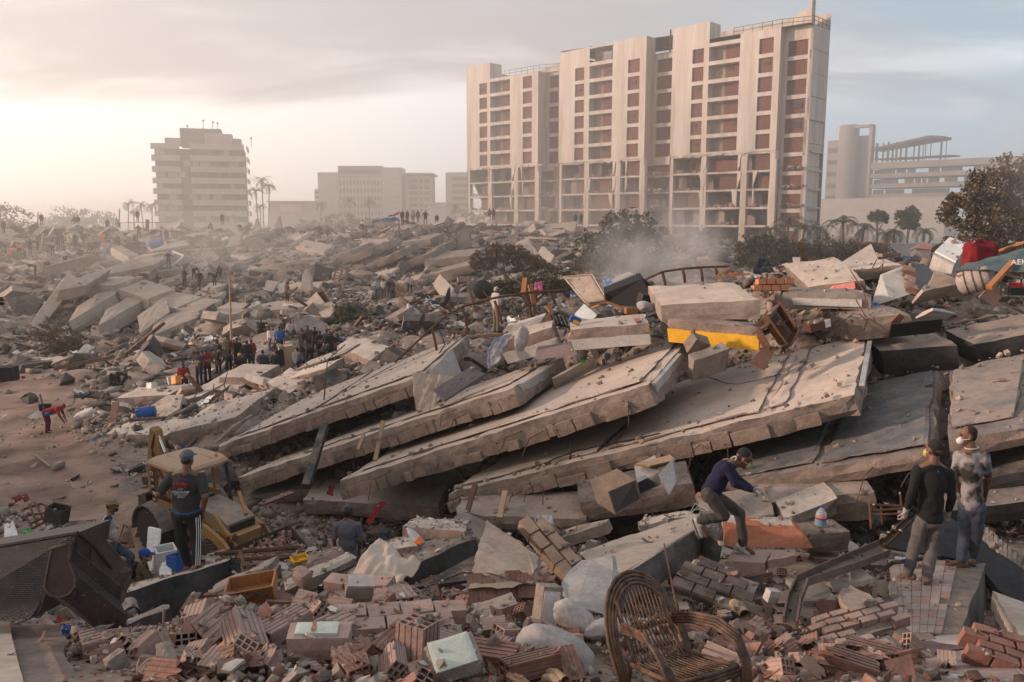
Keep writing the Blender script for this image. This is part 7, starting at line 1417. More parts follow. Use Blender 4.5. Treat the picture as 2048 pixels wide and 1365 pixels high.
 a=at(262,1222,8.75);mb=MB();d=V(.12,-.22,.03);mb.tube([a-d,a+d*.5],.085,16,caps=False);mb.tube([a+d*.5,a-d],.07,16,caps=False);mb.tube([a+d*.45,a+d*.56],.095,16,caps=False);solo(mb,'drain_pipe',M('grey_pipe',(.20,.18,.165),sc=3,rough=.6,bump=.1,dust=.3),'short grey drain pipe stub in the sooty beam','drain pipe',smooth=True)
 # wires
 for i,(pts,lab)in enumerate((([(890,1160,8.1),(925,1146,8.3),(980,1148,8.2),(1030,1162,7.9),(1075,1172,7.5)],'black wire lying over the big wall piece'),([(895,1220,7.2),(905,1250,6.7),(930,1258,6.6)],'black wire below the pipe'),([(300,1365,4.4),(306,1330,5),(325,1305,5.4),(345,1300,5.5)],'black wire at the bottom left'),([(428,768,34.9),(424,800,34),(420,830,32)],'black cable down the square ended beam'),([(455,745,34.8),(448,770,34.5),(455,795,33.8)],'second black cable over the square ended beam'),([(690,690,31),(655,720,29),(648,800,24.6)],'dark cable on the top left slab'),([(875,650,26),(890,690,25.4),(870,720,24)],'thin wire below the edge-on dish'),([(1140,860,16.9),(1142,900,16.8),(1139,930,16.6)],'hanging wires between the pale slabs'),([(405,770,34.6),(385,800,33),(365,830,31)],'black cable trailing below the police'),([(560,1120,12.5),(640,1100,12.3),(700,1110,11)],'black wire by the seated man'))):
  mb=MB();mb.tube([at(*p)for p in pts],.009 if pts[0][2]<12 else .022,5);solo(mb,'wire',BLACK,lab,'wire',smooth=True)
  # bottles, buckets, bits of colour
 def bottle(lab,p,h_,r_,R,body,liquid=None,label_=None):
  t=thing('bottle',lab,'bottle',p,rotm=R);mb=MB();mb.lathe([(r_*.85,0),(r_,h_*.04),(r_,h_*.6),(r_*.85,h_*.72),(r_*.35,h_*.88),(r_*.33,h_*.97)],(0,0,0),14);part(mb,'bottle_body',body,t,smooth=True,world=False);mb=MB();mb.lathe([(r_*.38,h_*.95),(r_*.38,h_)],(0,0,0),10);part(mb,'cap',BLUE,t,world=False)
  if liquid:mb=MB();mb.lathe([(r_*.86,h_*.03),(r_*1.01,h_*.05),(r_*1.01,h_*.28)],(0,0,0),14);part(mb,'drink',liquid,t,world=False)
  if label_:mb=MB();mb.lathe([(r_*1.02,h_*.12),(r_*1.02,h_*.36)],(0,0,0),14);part(mb,'wrapper',label_,t,world=False);mb=MB();mb.lathe([(r_*1.03,h_*.36),(r_*1.03,h_*.45)],(0,0,0),14);part(mb,'wrapper_band',REDP,t,world=False)
 LUMP(at(1640,1052,11.6)-V(0,0,.155),(.75,.5,.3),rot(4,0,12),CONC_E,'broken_block','rough grey block the clear water jug stands on',None,61,None,.07)
 CLR=M('clear_plastic',(.72,.74,.76),rough=.12,bump=.05,alpha=.45,spec=.5);bottle('clear water jug with blue and red wrapper in the rubble at right',at(1640,1052,11.6),.30,.08,rot(0,3,0),CLR,None,M('light_blue_wrapper',(.16,.36,.46),bump=0));bottle('plastic bottle with a last bit of orange drink by the scorched beam',at(845,1090,10.3),.34,.055,rot(-28,-52,0),CLR,P('orange_drink',(.75,.16,.02),rough=.3,bump=0));bottle('small clear bottle with blue label in the bottom left bricks',at(290,1330,5.3),.12,.045,rot(60,0,40),CLR,BLUE)
 t=thing('barrel','blue plastic barrel lying on the lane side rubble','barrel',at(280,826,31.5));c=at(293,826,31.4);mb=MB();mb.lathe([(.27,-.33),(.25,-.3),(.26,0),(.22,.33)],c,16,R=rot(0,82,12));part(mb,'barrel_body',BLUE,t,smooth=True)
 mb=MB();mb.rbox(at(167,830,32.2),(.85,.6,.26),rot(14,-20,10),.14,.05,.16);solo(mb,'foam_block',PLASTER,'white angular block on the lane side rubble','block')
 mb=cloth_quad(at(218,775,41),at(258,775,41),at(255,745,42),at(222,748,42),.35,3,5);solo(mb,'tarp',BLACKF,'dark tarp heap beside the dirt lane','tarp',smooth=True);mb=cloth_quad(at(143,805,36),at(178,790,36.5),at(182,783,37.5),at(150,792,37.5),.2,3,8);solo(mb,'tarp',M('navy_sheet',(.03,.035,.05),rough=.9,bump=.2),'navy sheet over rubble beside the dirt lane','tarp')
 for nm,lab,p,d,mt in(('crate','orange plastic crate by the helmeted man',(353,768,37),(.36,.3,.36),ORANGEP),('crate','white plastic tub in the lane side rubble',(304,777,37),(.36,.3,.25),WHITEP),('bucket','red bucket in the junk behind the blue capped man',(326,1113,14.8),(.22,.2,.2),REDP),('bucket','blue pail in the junk behind the left man feet',(355,1138,13.6),(.26,.24,.24),BLUE),('bracket','yellow metal bracket on the brick edged slab',(600,1122,11.4),(.22,.14,.05),YELLOW),('cabinet','white cabinet leaning in the junk by the loader wheel',(330,1135,14.4),(.32,.25,.4),WHITEP),('box','dark box at the left among the scrap',(112,1045,18.5),(.4,.35,.38),STEEL)):
  t=thing(nm,lab,nm,at(*p),rotm=rot(random.Random(p[0]).uniform(-12,12),random.Random(p[1]).uniform(-16,16),random.Random(p[0]).uniform(-40,40)));mb=MB();x,y,z=d;th=.02
  for c_,s_ in(((0,0,0),(x,y,th)),((-x/2,0,z/2),(th,y,z)),((x/2,0,z/2),(th,y,z)),((0,-y/2,z/2),(x-th*1.2,th,z)),((0,y/2,z/2),(x-th*1.2,th,z))):mb.box(c_,s_)
  part(mb,nm+'_shell',mt,t,world=False);mb=MB();mb.tube([(-x/2-.01,-y/2-.01,z),(x/2+.01,-y/2-.01,z),(x/2+.01,y/2+.01,z),(-x/2-.01,y/2+.01,z),(-x/2-.01,-y/2-.01,z)],.014,5);part(mb,'rim',mt,t,world=False)
 for lab,cs,mt,nm in(('white plastic bag in the junk by the left man feet',((318,1150,13.4),(345,1152,13.3),(340,1120,13.7),(325,1125,13.7)),WHITEP,'plastic bag'),('white sheet left of the wicker sofa top',((10,1085,17.5),(40,1082,17.5),(28,1045,18.2),(8,1050,18.2)),WHITEP,'sheet'),('grey sheet behind the wicker sofa top',((70,1078,17),(110,1078,17),(105,1050,17.8),(85,1052,17.8)),CLOTH_G,'sheet'),('red cloth on the left scrap heap',((22,1000,21),(58,1000,21),(55,990,22),(28,992,22)),REDC,'cloth'),('green plastic strip behind the wicker sofa',((42,1068,17.8),(70,1070,17.6),(68,1062,18),(44,1060,18)),P('green_plastic',(.12,.30,.12),bump=.1),'plastic strip'),('red cloth strip hanging below the middle slab',((732,1045,16),(742,1048,15.8),(772,1005,16.3),(760,1003,16.4)),REDC,'cloth strip'),('red rag under the long clean slab',((655,988,19.8),(665,992,19.6),(668,972,19.9),(658,970,20)),REDC,'rag'),('black bag between the wall piece and pillows',((1030,1262,6.4),(1062,1265,6.3),(1060,1238,6.7),(1034,1240,6.7)),BLACKF,'bag'),('black bin bag right of the left man feet',((455,1150,11.2),(482,1155,11),(480,1118,11.6),(462,1122,11.6)),BLACKF,'bin bag'),('crumpled clear film below the widest slab',((1065,1065,12.4),(1110,1062,12.3),(1105,1030,13),(1075,1032,13)),CLOTH_G,'plastic film'),('blue plastic scrap beside the diamond tile',((1770,1212,7.7),(1782,1214,7.6),(1782,1204,7.8),(1770,1203,7.9)),BLUE,'plastic scrap'),('white paper in the hollow below the wall piece',((990,1280,6.2),(1022,1282,6.1),(1015,1268,6.4),(998,1268,6.4)),WHITEP,'paper'),('pink balloon-like bag left of the mattress',((1068,580,28),(1086,582,28),(1084,565,28.4),(1070,564,28.4)),P('pink_bag',(.5,.12,.22),bump=.1),'bag'),('bright green scrap under the mauve drawer',((1162,725,20),(1170,726,20),(1170,716,20.2),(1163,716,20.2)),P('bright_green',(.03,.3,.06),bump=.1),'scrap'),('purple sheet on the crest left of the boards',((1552,540,25),(1585,540,25),(1582,532,25.6),(1550,532,25.6)),P('purple_sheet',(.09,.05,.075),bump=.2),'sheet'),('black sheet heap on the crest',((1505,548,25),(1552,545,25),(1530,515,26),(1512,512,26)),BLACK,'sheet'),('blue cloth below the leaning grey wall',((1735,618,19.6),(1760,612,19.6),(1758,606,19.9),(1738,608,19.9)),BLUE,'cloth')):
  w_=(at(*cs[0])-at(*cs[1])).length;mb=cloth_quad(*[at(*c)for c in cs],w_*.22,3.5,int(cs[0][0])%17,0,12,10,.015);solo(mb,nm.replace(' ','_'),mt,lab,nm,smooth=True)
 mb=MB();mb.prism([at(290,1140,15.2),at(302,1142,15.1),at(316,1085,15.4),at(318,1060,15.6),at(296,1055,15.7)],V(.03,.04,0));solo(mb,'white_panel',WHITEP,'torn white panel standing by the loader wheel','panel')
 frame('metal_rack','rusty wire rack tangle at the left behind the wicker sofa',[[(45,1020,19),(65,1058,18.2)],[(58,1010,19.2),(75,1050,18.4)],[(70,1006,19.3),(90,1046,18.6)],[(45,1020,19),(82,1008,19.4),(98,1015,19)],[(65,1058,18.2),(98,1040,18.5)],[(98,1015,19),(92,1055,18.2)],[(50,1032,18.8),(97,1025,18.8)],[(60,1048,18.4),(95,1032,18.6)]],.03,RUST)
 frame('ladder','dark metal ladder leaning behind the wicker sofa',[[(40,1085,16.5),(118,1052,17)],[(58,1090,16.3),(136,1062,16.8)]]+[[(40+13*k,1085-5.5*k,16.5+.08*k),(58+13*k,1090-4.7*k,16.3+.08*k)]for k in range(7)],.025,BLACK)
 frame('grille','light wire grille beyond the wicker sofa',[[(135,1045,19.5),(192,1040,19.5)],[(135,1062,19.2),(192,1058,19.2)]]+[[(135+8*k,1045-.7*k,19.5),(135+8*k,1064-.7*k,19.2)]for k in range(8)],.015,RUST)
 frame('broken_chair','rusty chair skeleton behind the man in the raglan shirt',[[(240,1075,16.3),(248,1050,16.6),(258,1056,16.4),(268,1095,15.8)]]+[[(243+4*k,1070-k*2,16.2),(252+4*k,1098-k,15.7)]for k in range(5)],.018,RUST)
 t=thing('tyre','black tyre lying behind the wicker sofa corner','tyre',at(157,1062,16));mb=MB();c=at(157,1066,16);mb.lathe([(.17,-.08),(.30,-.09),(.34,0),(.30,.09),(.17,.08)],c,20,R=rot(15,10,0));part(mb,'tyre_body',RUBBER,t,smooth=True)
 # street lamp and far furniture
 p=at(463,705,50);t=thing('street_lamp','thin pale street lamp post with one arm above the police group','street lamp',p);top=at(459,552,50);mb=MB();mb.tube([p-V(0,0,.5),top],[.09,.05],8);part(mb,'post',WOOD_P,t);mb=MB();mb.tube([top,top+V(.2,0,.15),top+V(-.15,0,.12)],.04,5);mb.box(top+V(.14,0,.22),(.3,.2,.1),rot(0,-35,0));part(mb,'lamp_head',WOOD_P,t)
 t=thing('cabinet','tall beige cabinet standing in front of the police crowd','cabinet',at(573,732,40));c=at(573,712,40);mb=MB();mb.rbox(c,(.72,.5,1.05),rot(3,-5,24),.4,.01,.03);part(mb,'cabinet_body',WOOD_P,t);mb=MB();mb.box(c+rot(3,-5,24)@V(-.3,-.27,0),(.28,.04,.8),rot(3,-5,24));part(mb,'open_door',BLACK,t)
 t=thing('casement','white empty window frame leaning on the far slope','window frame',at(340,525,82));[part(MB().beam(at(*a),at(*b),.18,.14),'frame_bar',WHITEP,t)for a,b in(((345,503,83),(368,512,82)),((368,512,82),(345,532,81)),((345,532,81),(322,522,82)),((310,530,81),(330,516,82)),((318,540,80),(310,528,81)),((335,540,80),(318,542,80)))]
 t=thing('casement','white window frame right of the police group','window frame',at(515,700,44));[part(MB().beam(at(*a),at(*b),.1,.1),'frame_bar',WHITEP,t)for a,b in(((505,688,44),(530,697,44)),((530,697,44),(508,708,43.5)),((500,684,44),(505,706,43.6)))]
 frame('metal_stand','pale bent frame at the left edge of the lane',[[(38,738,48),(62,730,48),(64,740,47.5)],[(44,742,47.5),(85,732,47.5)],[(30,712,50),(52,702,51)]],.06,WOOD_P)
 box('dark_bin','dark bin at the left edge beside the dirt lane',at(5,748,44),(1.4,.8,.8),(0,0,5),BLACKF,'bin')
 frame('broken_chair','white plastic chair frame beside the helmeted man',[[(335,755,38),(352,750,38.2),(365,757,37.8)],[(338,770,37.6),(335,755,38)],[(352,750,38.2),(352,764,37.9)]],.04,WHITEP)
 # awnings on the far crest
 t=thing('awning','blue awning on poles on the far rubble crest','awning',at(770,450,104));mb=cloth_quad(at(745,444,103),at(800,443,103),at(798,435,107),at(752,438,107),.3,3,6);part(mb,'canopy',M('blue_awning',(.05,.085,.20),(.035,.06,.14),sc=1,rough=.6,bump=.1),t);[part(MB().tube([at(x,442,103),at(x,456,103)],.07,5),'pole',STEEL,t)for x in(746,798)]
 t=thing('tent','white tarpaulin shelter on the far crest before the towers','tent',at(945,445,110));mb=cloth_quad(at(905,445,109),at(985,447,109),at(970,428,113),at(925,426,113),.5,3,8);part(mb,'canopy',CLOTH_W,t)
 mb=cloth_quad(at(775,436,104),at(798,428,104),at(800,424,105),at(780,432,105),.2,3,2);solo(mb,'red_sheet',REDC,'red and white sheet on the blue awning top','sheet')
 t=thing('pallet','slatted wooden pallet upright in the far rubble','pallet',at(682,560,70));a,b,c,d=at(664,560,70),at(690,568,69),at(696,536,72),at(678,530,73);[part(MB().beam(a.lerp(d,k/6),b.lerp(c,k/6),.2,.08),'slat',WOOD,t)for k in range(7)];[part(MB().beam(a.lerp(b,k),d.lerp(c,k),.15,.12),'bearer',WOOD,t)for k in(0,.5,1)]
 t=thing('car','crushed dark car half buried on the far slope','car',at(265,500,92));c=at(265,496,92);mb=MB();mb.rbox(c,(2.6,1.6,.6),rot(0,5,0),.4,.06,.15);mb.rbox(c+V(.1,0,.45),(1.3,1.4,.4),rot(0,-4,0),.4,.06,.2);part(mb,'body',BLACK,t);[part(MB().lathe([(.3,-.1),(.3,.1)],c+V(x,-.85,-.2),12,R=rot(90,0,0)),'wheel',RUBBER,t)for x in(-.8,.8)]
 t=thing('barrel','blue barrel on the far slope among the crew','barrel',at(313,492,94));mb=MB();mb.lathe([(.45,-.7),(.5,0),(.45,.7)],at(313,487,94),12,R=rot(0,70,10));part(mb,'barrel_body',BLUE,t)
 t=thing('railing','thin railing on the far left crest','railing',at(270,452,112));[part(MB().tube([at(x,y,112),at(x,458,112)],.05,4),'post',RUST,t)for x,y in((240,446),(268,446),(296,443))];part(MB().tube([at(240,446,112),at(340,445,112)],.05,4),'top_rail',RUST,t)
 for x,y0,y1,lab in((75,425,455,'thin pole beside the figure on the left crest'),(238,418,455,'thin pole at the palms on the left crest'),(294,440,478,'thick post on the left crest')):mb=MB();mb.tube([at(x,y1,112),at(x+1,y0,112)],.07 if x<290 else .25,5);solo(mb,'pole',RUST,lab,'pole')
props()
# ------------------------------------------------------------------ people
def caps(mb,a,b,ra,rb,n=10):
 a=Vector(a);b=Vector(b);d=b-a;L_=d.length
 if L_<1e-5:d=V(0,0,1);L_=1e-5
 Q=d.to_track_quat('Z','Y').to_matrix();pr=[]
 for k in range(5):t=-pi/2+pi/2*k/4;pr.append((max(.0005,ra*cos(t)),ra*sin(t)))
 for k in range(1,6):t=pi/2*(k-1)/4;pr.append((max(.0005,rb*cos(t)),L_+rb*sin(t)))
 mb.lathe(pr,a,n,R=Q)
def ell(mb,c,r,R=None,n=14):
 c=Vector(c);R=R or Matrix.Identity(3);vs=[];k=9
 for j in range(k+1):
  t=-pi/2+pi*j/k
  for i in range(n):p=V(r[0]*max(.01,cos(t))*cos(2*pi*i/n),r[1]*max(.01,cos(t))*sin(2*pi*i/n),r[2]*sin(t));vs.append(c+R@p)
 mb.add(vs,[(j*n+i,j*n+(i+1)%n,(j+1)*n+(i+1)%n,(j+1)*n+i)for j in range(k)for i in range(n)]+[tuple(range(n-1,-1,-1)),tuple(range(k*n,k*n+n))])
def fuse(mb,name,mats,vox,smooth=3):
 me=mb.mesh('tmp',[])if False else bpy.data.meshes.new('tmp');me.from_pydata(mb.v,[],mb.f);me.update()
 o=bpy.data.objects.new('tmp',me);COL.objects.link(o);m=o.modifiers.new('r','REMESH');m.mode='VOXEL';m.voxel_size=vox
 s=o.modifiers.new('s','SMOOTH');s.factor=.5;s.iterations=smooth
 bpy.context.view_layer.update();out=bpy.data.meshes.new_from_object(o.evaluated_get(bpy.context.evaluated_depsgraph_get()));bpy.data.objects.remove(o);out.name=name
 out.materials.clear();[out.materials.append(q)for q in mats];out.shade_smooth();return out
def wrinkle(me,amp,fr,seed):
 n=len(me.vertices);co=np.empty(n*3);me.vertices.foreach_get('co',co);no=np.empty(n*3);me.vertices.foreach_get('normal',no);so=Vector((seed,seed*2.1,0));C=co.reshape(-1,3);Nn=no.reshape(-1,3)
 for i in range(n):
  p=Vector(C[i]);q=Vector((p.x*fr,p.y*fr,p.z*fr*.75))+so;C[i]+=Nn[i]*amp*(1-2.2*abs(noise.noise(q+noise.noise_vector(q*.6)*.7)))
 me.vertices.foreach_set('co',C.ravel());me.update()
def hand(mb,w,e,r=1.,grip=.5,side=1,fwd=None):
# palm, four bent fingers and a thumb continuing the forearm e -> w
 d=(w-e).normalized();s=d.cross(fwd or V(0,1,0));s=s.normalized()if s.length>.1 else V(1,0,0);u=s.cross(d)*side
 caps(mb,w,w+d*.075*r,.026*r,.032*r,8);caps(mb,w+d*.03*r-s*.018,w+d*.08*r-s*.022,.02*r,.017*r,8);caps(mb,w+d*.03*r+s*.018,w+d*.08*r+s*.022,.02*r,.017*r,8)
 for k,L_ in((-1.5,.062),(-.5,.072),(.5,.068),(1.5,.052)):
  a=w+d*.09*r+s*k*.0185*r;b=a+(d*(1-.5*grip)+u*grip*.7).normalized()*L_*.55*r;c=b+(d*(1-1.3*grip)+u*grip).normalized()*L_*.5*r;caps(mb,a,b,.0098,.009,6);caps(mb,b,c,.009,.0078,6)
 a=w+d*.03*r-s*.03*r;b=a+(d*.7-s*.55+u*.3).normalized()*.042*r;caps(mb,a,b,.0125,.0105,6);caps(mb,b,b+(d*.9+u*.4).normalized()*.03*r,.0105,.009,6)
def hero(label,J,look,cl,build=1.,vox=.0085,sleeves=1,hair='hair',gloves=False,seed=1):
# J: joints in metres; look: gaze direction; cl: materials for top, trousers, shoe
 J={k:Vector(v)for k,v in J.items()};base=(J['anl']+J['anr'])/2;base.z=min(J['anl'].z,J['anr'].z)-.07;t=thing('person',label,'person',base)
 look=Vector(look).normalized();rt=look.cross(V(0,0,1)).normalized();up=rt.cross(look);HR=Matrix((rt,look,up)).transposed();h=J['head'];b=build
 def local(me):me.transform(Matrix.Translation(-base));return me
 mb=MB()
 ell(mb,h+up*.025-look*.012,(.077,.097,.10),HR);ell(mb,h-up*.045+look*.02,(.060,.074,.080),HR);ell(mb,h-up*.098+look*.052,(.032,.030,.026),HR);caps(mb,h+look*.096+up*.005,h+look*.113-up*.028,.010,.016,8);ell(mb,h+look*.088+up*.03,(.05,.014,.012),HR)
 ell(mb,h+look*.095-up*.065,(.024,.010,.009),HR)
 for s in(-1,1):ell(mb,h+rt*s*.079-look*.01-up*.008,(.010,.020,.032),HR)
 caps(mb,h-up*.06-look*.02,J['neck']-V(0,0,.02),.055*b**.5,.064*b**.5)
 sh=(J['shl']+J['shr'])/2;hp=(J['hil']+J['hir'])/2
 caps(mb,J['neck'],J['shl'],.058,.050);caps(mb,J['neck'],J['shr'],.058,.050);caps(mb,sh,hp,.10*b,.10*b)
 for s in 'lr':
  caps(mb,J['sh'+s],J['el'+s],.050*b,.041*b);caps(mb,J['el'+s],J['wr'+s],.042*b,.027);
  if not gloves:hand(mb,J['wr'+s],J['el'+s],1,.55,1,look)
  caps(mb,J['hi'+s],J['kn'+s],.07*b,.05);caps(mb,J['kn'+s],J['an'+s],.05,.036);caps(mb,J['an'+s],J['to'+s],.036,.03)
 link('body',local(fuse(mb,'body',[SKIN],vox,2)),t)
 mb=MB()
 sx=(J['shr']-J['shl']).normalized();ax=(sh-hp).normalized();fz=sx.cross(ax)*-1;TR=Matrix((sx,sx.cross(ax)*-1,ax)).transposed();tl=(sh-hp).length;sw=(J['shr']-J['shl']).length/2
 ell(mb,sh-ax*tl*.20,(sw*.92*b**.5,.125*b,tl*.38),TR,18);ell(mb,hp+ax*tl*.42,(sw*.84*b,.125*b,tl*.42),TR,18);ell(mb,hp+ax*tl*.13,(sw*.84*b,.126*b,tl*.21),TR,18)
 caps(mb,J['neck']-ax*.035,J['shl']-ax*.012,.062,.062);caps(mb,J['neck']-ax*.035,J['shr']-ax*.012,.062,.062)
 for s in 'lr':
  e=J['sh'+s].lerp(J['el'+s],min(1,sleeves)*(1 if sleeves>=1 else 1));caps(mb,J['sh'+s],e,.064*b,(.055 if sleeves<1 else .05)*b)
  if sleeves>1:caps(mb,J['el'+s],J['el'+s].lerp(J['wr'+s],sleeves-1),.05*b,.037*b**.5)
 me=fuse(mb,'shirt',[cl[0]],.012);wrinkle(me,.008,7,seed);link('shirt',local(me),t)
 mb=MB();ell(mb,hp+ax*.02,(sw*.80*b,.115*b,.10),TR)
 for s in 'lr':caps(mb,J['hi'+s]+ax*.03,J['kn'+s],.092*b,.066*b**.5);caps(mb,J['kn'+s],J['an'+s]+V(0,0,.03),.066*b**.5,.056)
 me=fuse(mb,'trousers',[cl[1]],.012);wrinkle(me,.010,8,seed+3);link('trousers',local(me),t)
 for s in 'lr':
  d=J['to'+s]-J['an'+s];d.normalize();mb=MB();caps(mb,J['an'+s]+V(0,0,.02),J['an'+s]-V(0,0,.02),.048,.046);dn=d.cross(d.cross(V(0,0,1))).normalized();dn=dn if dn.z<0 else-dn;caps(mb,J['an'+s]+dn*.045-d*.035,J['an'+s]+dn*.05+d*.10,.043,.040);caps(mb,J['an'+s]+dn*.05+d*.08,J['an'+s]+dn*.058+d*.165,.044,.032)
  link('shoe',local(fuse(mb,'shoe',[cl[2]],.010)),t)
  mb=MB();q=J['an'+s]+dn*.085;w_=d.cross(dn).normalized();mb.prism([q-d*.075-w_*.035,q+d*.05-w_*.046,q+d*.17-w_*.036,q+d*.20,q+d*.17+w_*.036,q+d*.05+w_*.046,q-d*.075+w_*.035],dn*.018);part(mb,'sole',M('pale_sole',(.4,.36,.32),bump=.1)if cl[2].name.startswith('white')else RUBBER,t)
  if gloves:mb=MB();hand(mb,J['wr'+s],J['el'+s],1.12,.6,1,look);caps(mb,J['wr'+s],J['wr'+s].lerp(J['el'+s],.12),.035,.037);link('glove',local(fuse(mb,'glove',[M('dusty_glove',(.42,.37,.34),(.10,.10,.10),sc=14,bump=.2)],.008,1)),t)
 mb=MB()
 if hair=='hair':
  ell(mb,h+up*.045-look*.022,(.080,.090,.087),HR);ell(mb,h-look*.045-up*.0,(.071,.055,.066),HR);link('hair',local(fuse(mb,'hair',[HAIR],.011,2)),t)
 elif hair=='short':ell(mb,h+up*.038-look*.024,(.079,.090,.091),HR);ell(mb,h-look*.05-up*.005,(.070,.055,.068),HR);link('hair',local(fuse(mb,'hair',[M('cropped_hair',(.03,.022,.02),bump=.4,sc=50)],.011,2)),t)
 else:
  ell(mb,h-look*.045-up*.015,(.074,.056,.07),HR);link('hair',local(fuse(mb,'hair',[HAIR],.011,2)),t);kind,mt=hair;mb=MB()
  if kind=='cap':
   vs=[];n=20
   for j in range(7):
    a=pi/2*j/6
    for i in range(n):x=2*pi*i/n;vs.append(h+up*.032-look*.01+HR@V(.088*cos(a)*cos(x),.106*cos(a)*sin(x),.098*sin(a)**.9))
   mb.add(vs,[(j*n+i,j*n+(i+1)%n,(j+1)*n+(i+1)%n,(j+1)*n+i)for j in range(6)for i in range(n)]);part(mb,'cap',mt,t,smooth=True)
   mb=MB();pl=[h+up*(.034-.012*cos(x)**2)+HR@V(.076*sin(x),.085+.085*cos(x)**1,0)for x in[-pi/2+pi*i/10 for i in range(11)]];mb.prism(pl,up*-.008);part(mb,'cap_brim',mt,t)
  else:
   ell(mb,h+up*.04-look*.008,(.10,.122,.104),HR);link('helmet',local(fuse(mb,'helmet',[mt],.012,2)),t);mb=MB();[mb.tube([h+rt*s*.092+up*.02,h+rt*s*.075-up*.07,h-up*.115+look*.03],.007,5)for s in(-1,1)];part(mb,'chin_strap',BLACK,t)
 for s in(-1,1):mb=MB();ell(mb,h+rt*s*.031+look*.083+up*.014,(.013,.010,.007),HR,8);part(mb,'eye',P('dark_eye',(.03,.02,.018),rough=.2,bump=0),t,smooth=True)
 return t,HR,base
def mask(t,h,HR,mt,label='face_mask'):
 h=Vector(h);mb=MB();ell(mb,h+HR@V(0,.078,-.058),(.052,.048,.052),HR);part(mb,label,mt,t,smooth=True);mb=MB();[mb.tube([h+HR@V(s*.05,.07,-.04),h+HR@V(s*.082,0,-.02)],.004,4)for s in(-1,1)];part(mb,'mask_strap',WHITEP,t)
def heroes():
 a=at;DN=M('grey_denim',(.095,.085,.085),(.15,.13,.125),sc=7,rough=.9,bump=.25,dust=.3);BLK=cloth('black_cloth',(.014,.014,.016));BOOT=M('tan_boot',(.20,.12,.08),(.12,.07,.05),sc=9,bump=.3,dust=.4);JEAN=M('blue_jeans',(.035,.055,.095),(.075,.08,.09),sc=6,rough=.9,bump=.25,dust=.2)
 # man in printed shirt, left
 Y=11.05;J=dict(head=a(375,917,Y),neck=a(372,943,Y-.05),shl=a(342,955,Y),shr=a(402,956,Y),ell=a(316,990,Y-.1),wrl=a(344,1004,Y+.12),elr=a(411,993,Y-.12),wrr=a(405,1027,Y+.02),hil=a(358,1032,Y),hir=a(388,1032,Y),knl=a(363,1085,Y),knr=a(393,1085,Y-.05),anl=a(378,1133,Y+.08),anr=a(393,1132,Y-.12),tol=a(388,1138,Y+.18),tor=a(408,1137,Y+.0))
 t,HR,b=hero('man in dark printed shirt and black striped trousers, hands on hips beside the digger',J,(.25,1,.02),(cloth('charcoal_shirt',(.04,.038,.042)),BLK,BOOT),1.14,sleeves=.75,hair=('cap',cloth('grey_cap',(.12,.115,.12))),seed=3)
 mw=Matrix.Translation(a(371,966,Y)+V(.0,-.192,0))@Matrix(((1,0,.1),(0,.02,-1),(0,1,0))).to_4x4();RT=P('red_print',(.34,.03,.03),bump=0);WT=P('white_print',(.5,.5,.5),bump=0)
 text('AMIRI',.075,RT,mw@Matrix.Translation((0,.03,0)),t,'print',.03,1.1)
 for i,(s,z)in enumerate((('* *',.05),('Los Angeles Atelier',.028),('EST. CALIFORNIA',.022),('SINCE 2014',.02))):text(s,z,WT,mw@Matrix.Translation((.01,-.035-.034*i,0)),t,'print',.03)
 for k in(-1,0,1):mb=MB();q=lambda p,o:p+V(.055+o[0],-.065+.0*k,o[1])+V(.022*k,.018*k,0);mb.tube([q(J['hir'],(.025,.03)),q(J['hir'].lerp(J['knr'],.5),(.02,0)),q(J['knr'],(-.002,0)),q(J['knr'].lerp(J['anr'],.55),(-.008,0)),q(J['anr'],(-.012,.03))],.006,5);part(mb,'stripe',WHITEP,t)
 mb=MB();mb.tube([J['hil']+V(-.13,-.02,.10),J['hil']+V(.08,-.16,.085),J['hir']+V(.0,-.17,.085),J['hir']+V(.13,-.03,.10)],.018,6);part(mb,'waistband',cloth('blue_band',(.02,.07,.16)),t);mb=MB();mb.tube([J['head']+HR@V(.09*cos(x),.108*sin(x)-.01,.05)for x in[2*pi*i/16 for i in range(17)]],.010,5);part(mb,'goggle_strap',BLUE,t)
 # raglan man
 Y=14;J=dict(head=a(224,1010,Y),neck=a(221,1029,Y),shl=a(214,1039,Y+.16),shr=a(217,1040,Y-.17),ell=a(222,1072,Y+.2),wrl=a(240,1082,Y+.1),elr=a(202,1068,Y-.22),wrr=a(228,1080,Y-.22),hil=a(222,1092,Y+.09),hir=a(222,1093,Y-.09),knl=a(262,1113,Y+.08),knr=a(226,1130,Y-.1),anl=a(252,1158,Y+.08),anr=a(222,1172,Y-.1),tol=a(266,1163,Y+.08),tor=a(236,1177,Y-.1))
 t,HR,b=hero('bearded man in white shirt with navy sleeves and jeans behind the wicker sofa',J,(1,.05,-.03),(M('white_shirt',(.46,.44,.46),bump=.2),JEAN,BOOT),1.02,sleeves=.7,hair=('cap',cloth('khaki_cap',(.21,.165,.13))),seed=5)
 for s in 'lr':mb=MB();caps(mb,J['sh'+s]+V(0,0,.005),J['sh'+s].lerp(J['el'+s],.68),.072,.063);link('sleeve',fuse(mb,'sleeve',[cloth('navy_sleeve',(.018,.022,.045))],.012),t).data.transform(Matrix.Translation(-b))
 mb=MB();ell(mb,J['head']+HR@V(0,.058,-.085),(.052,.05,.045),HR);part(mb,'beard',HAIR,t,smooth=True);mb=MB();mb.tube([J['head']+HR@V(.09*cos(x),.108*sin(x),.045)for x in[2*pi*i/16 for i in range(17)]],.008,5);part(mb,'goggle_strap',ORANGEP,t)
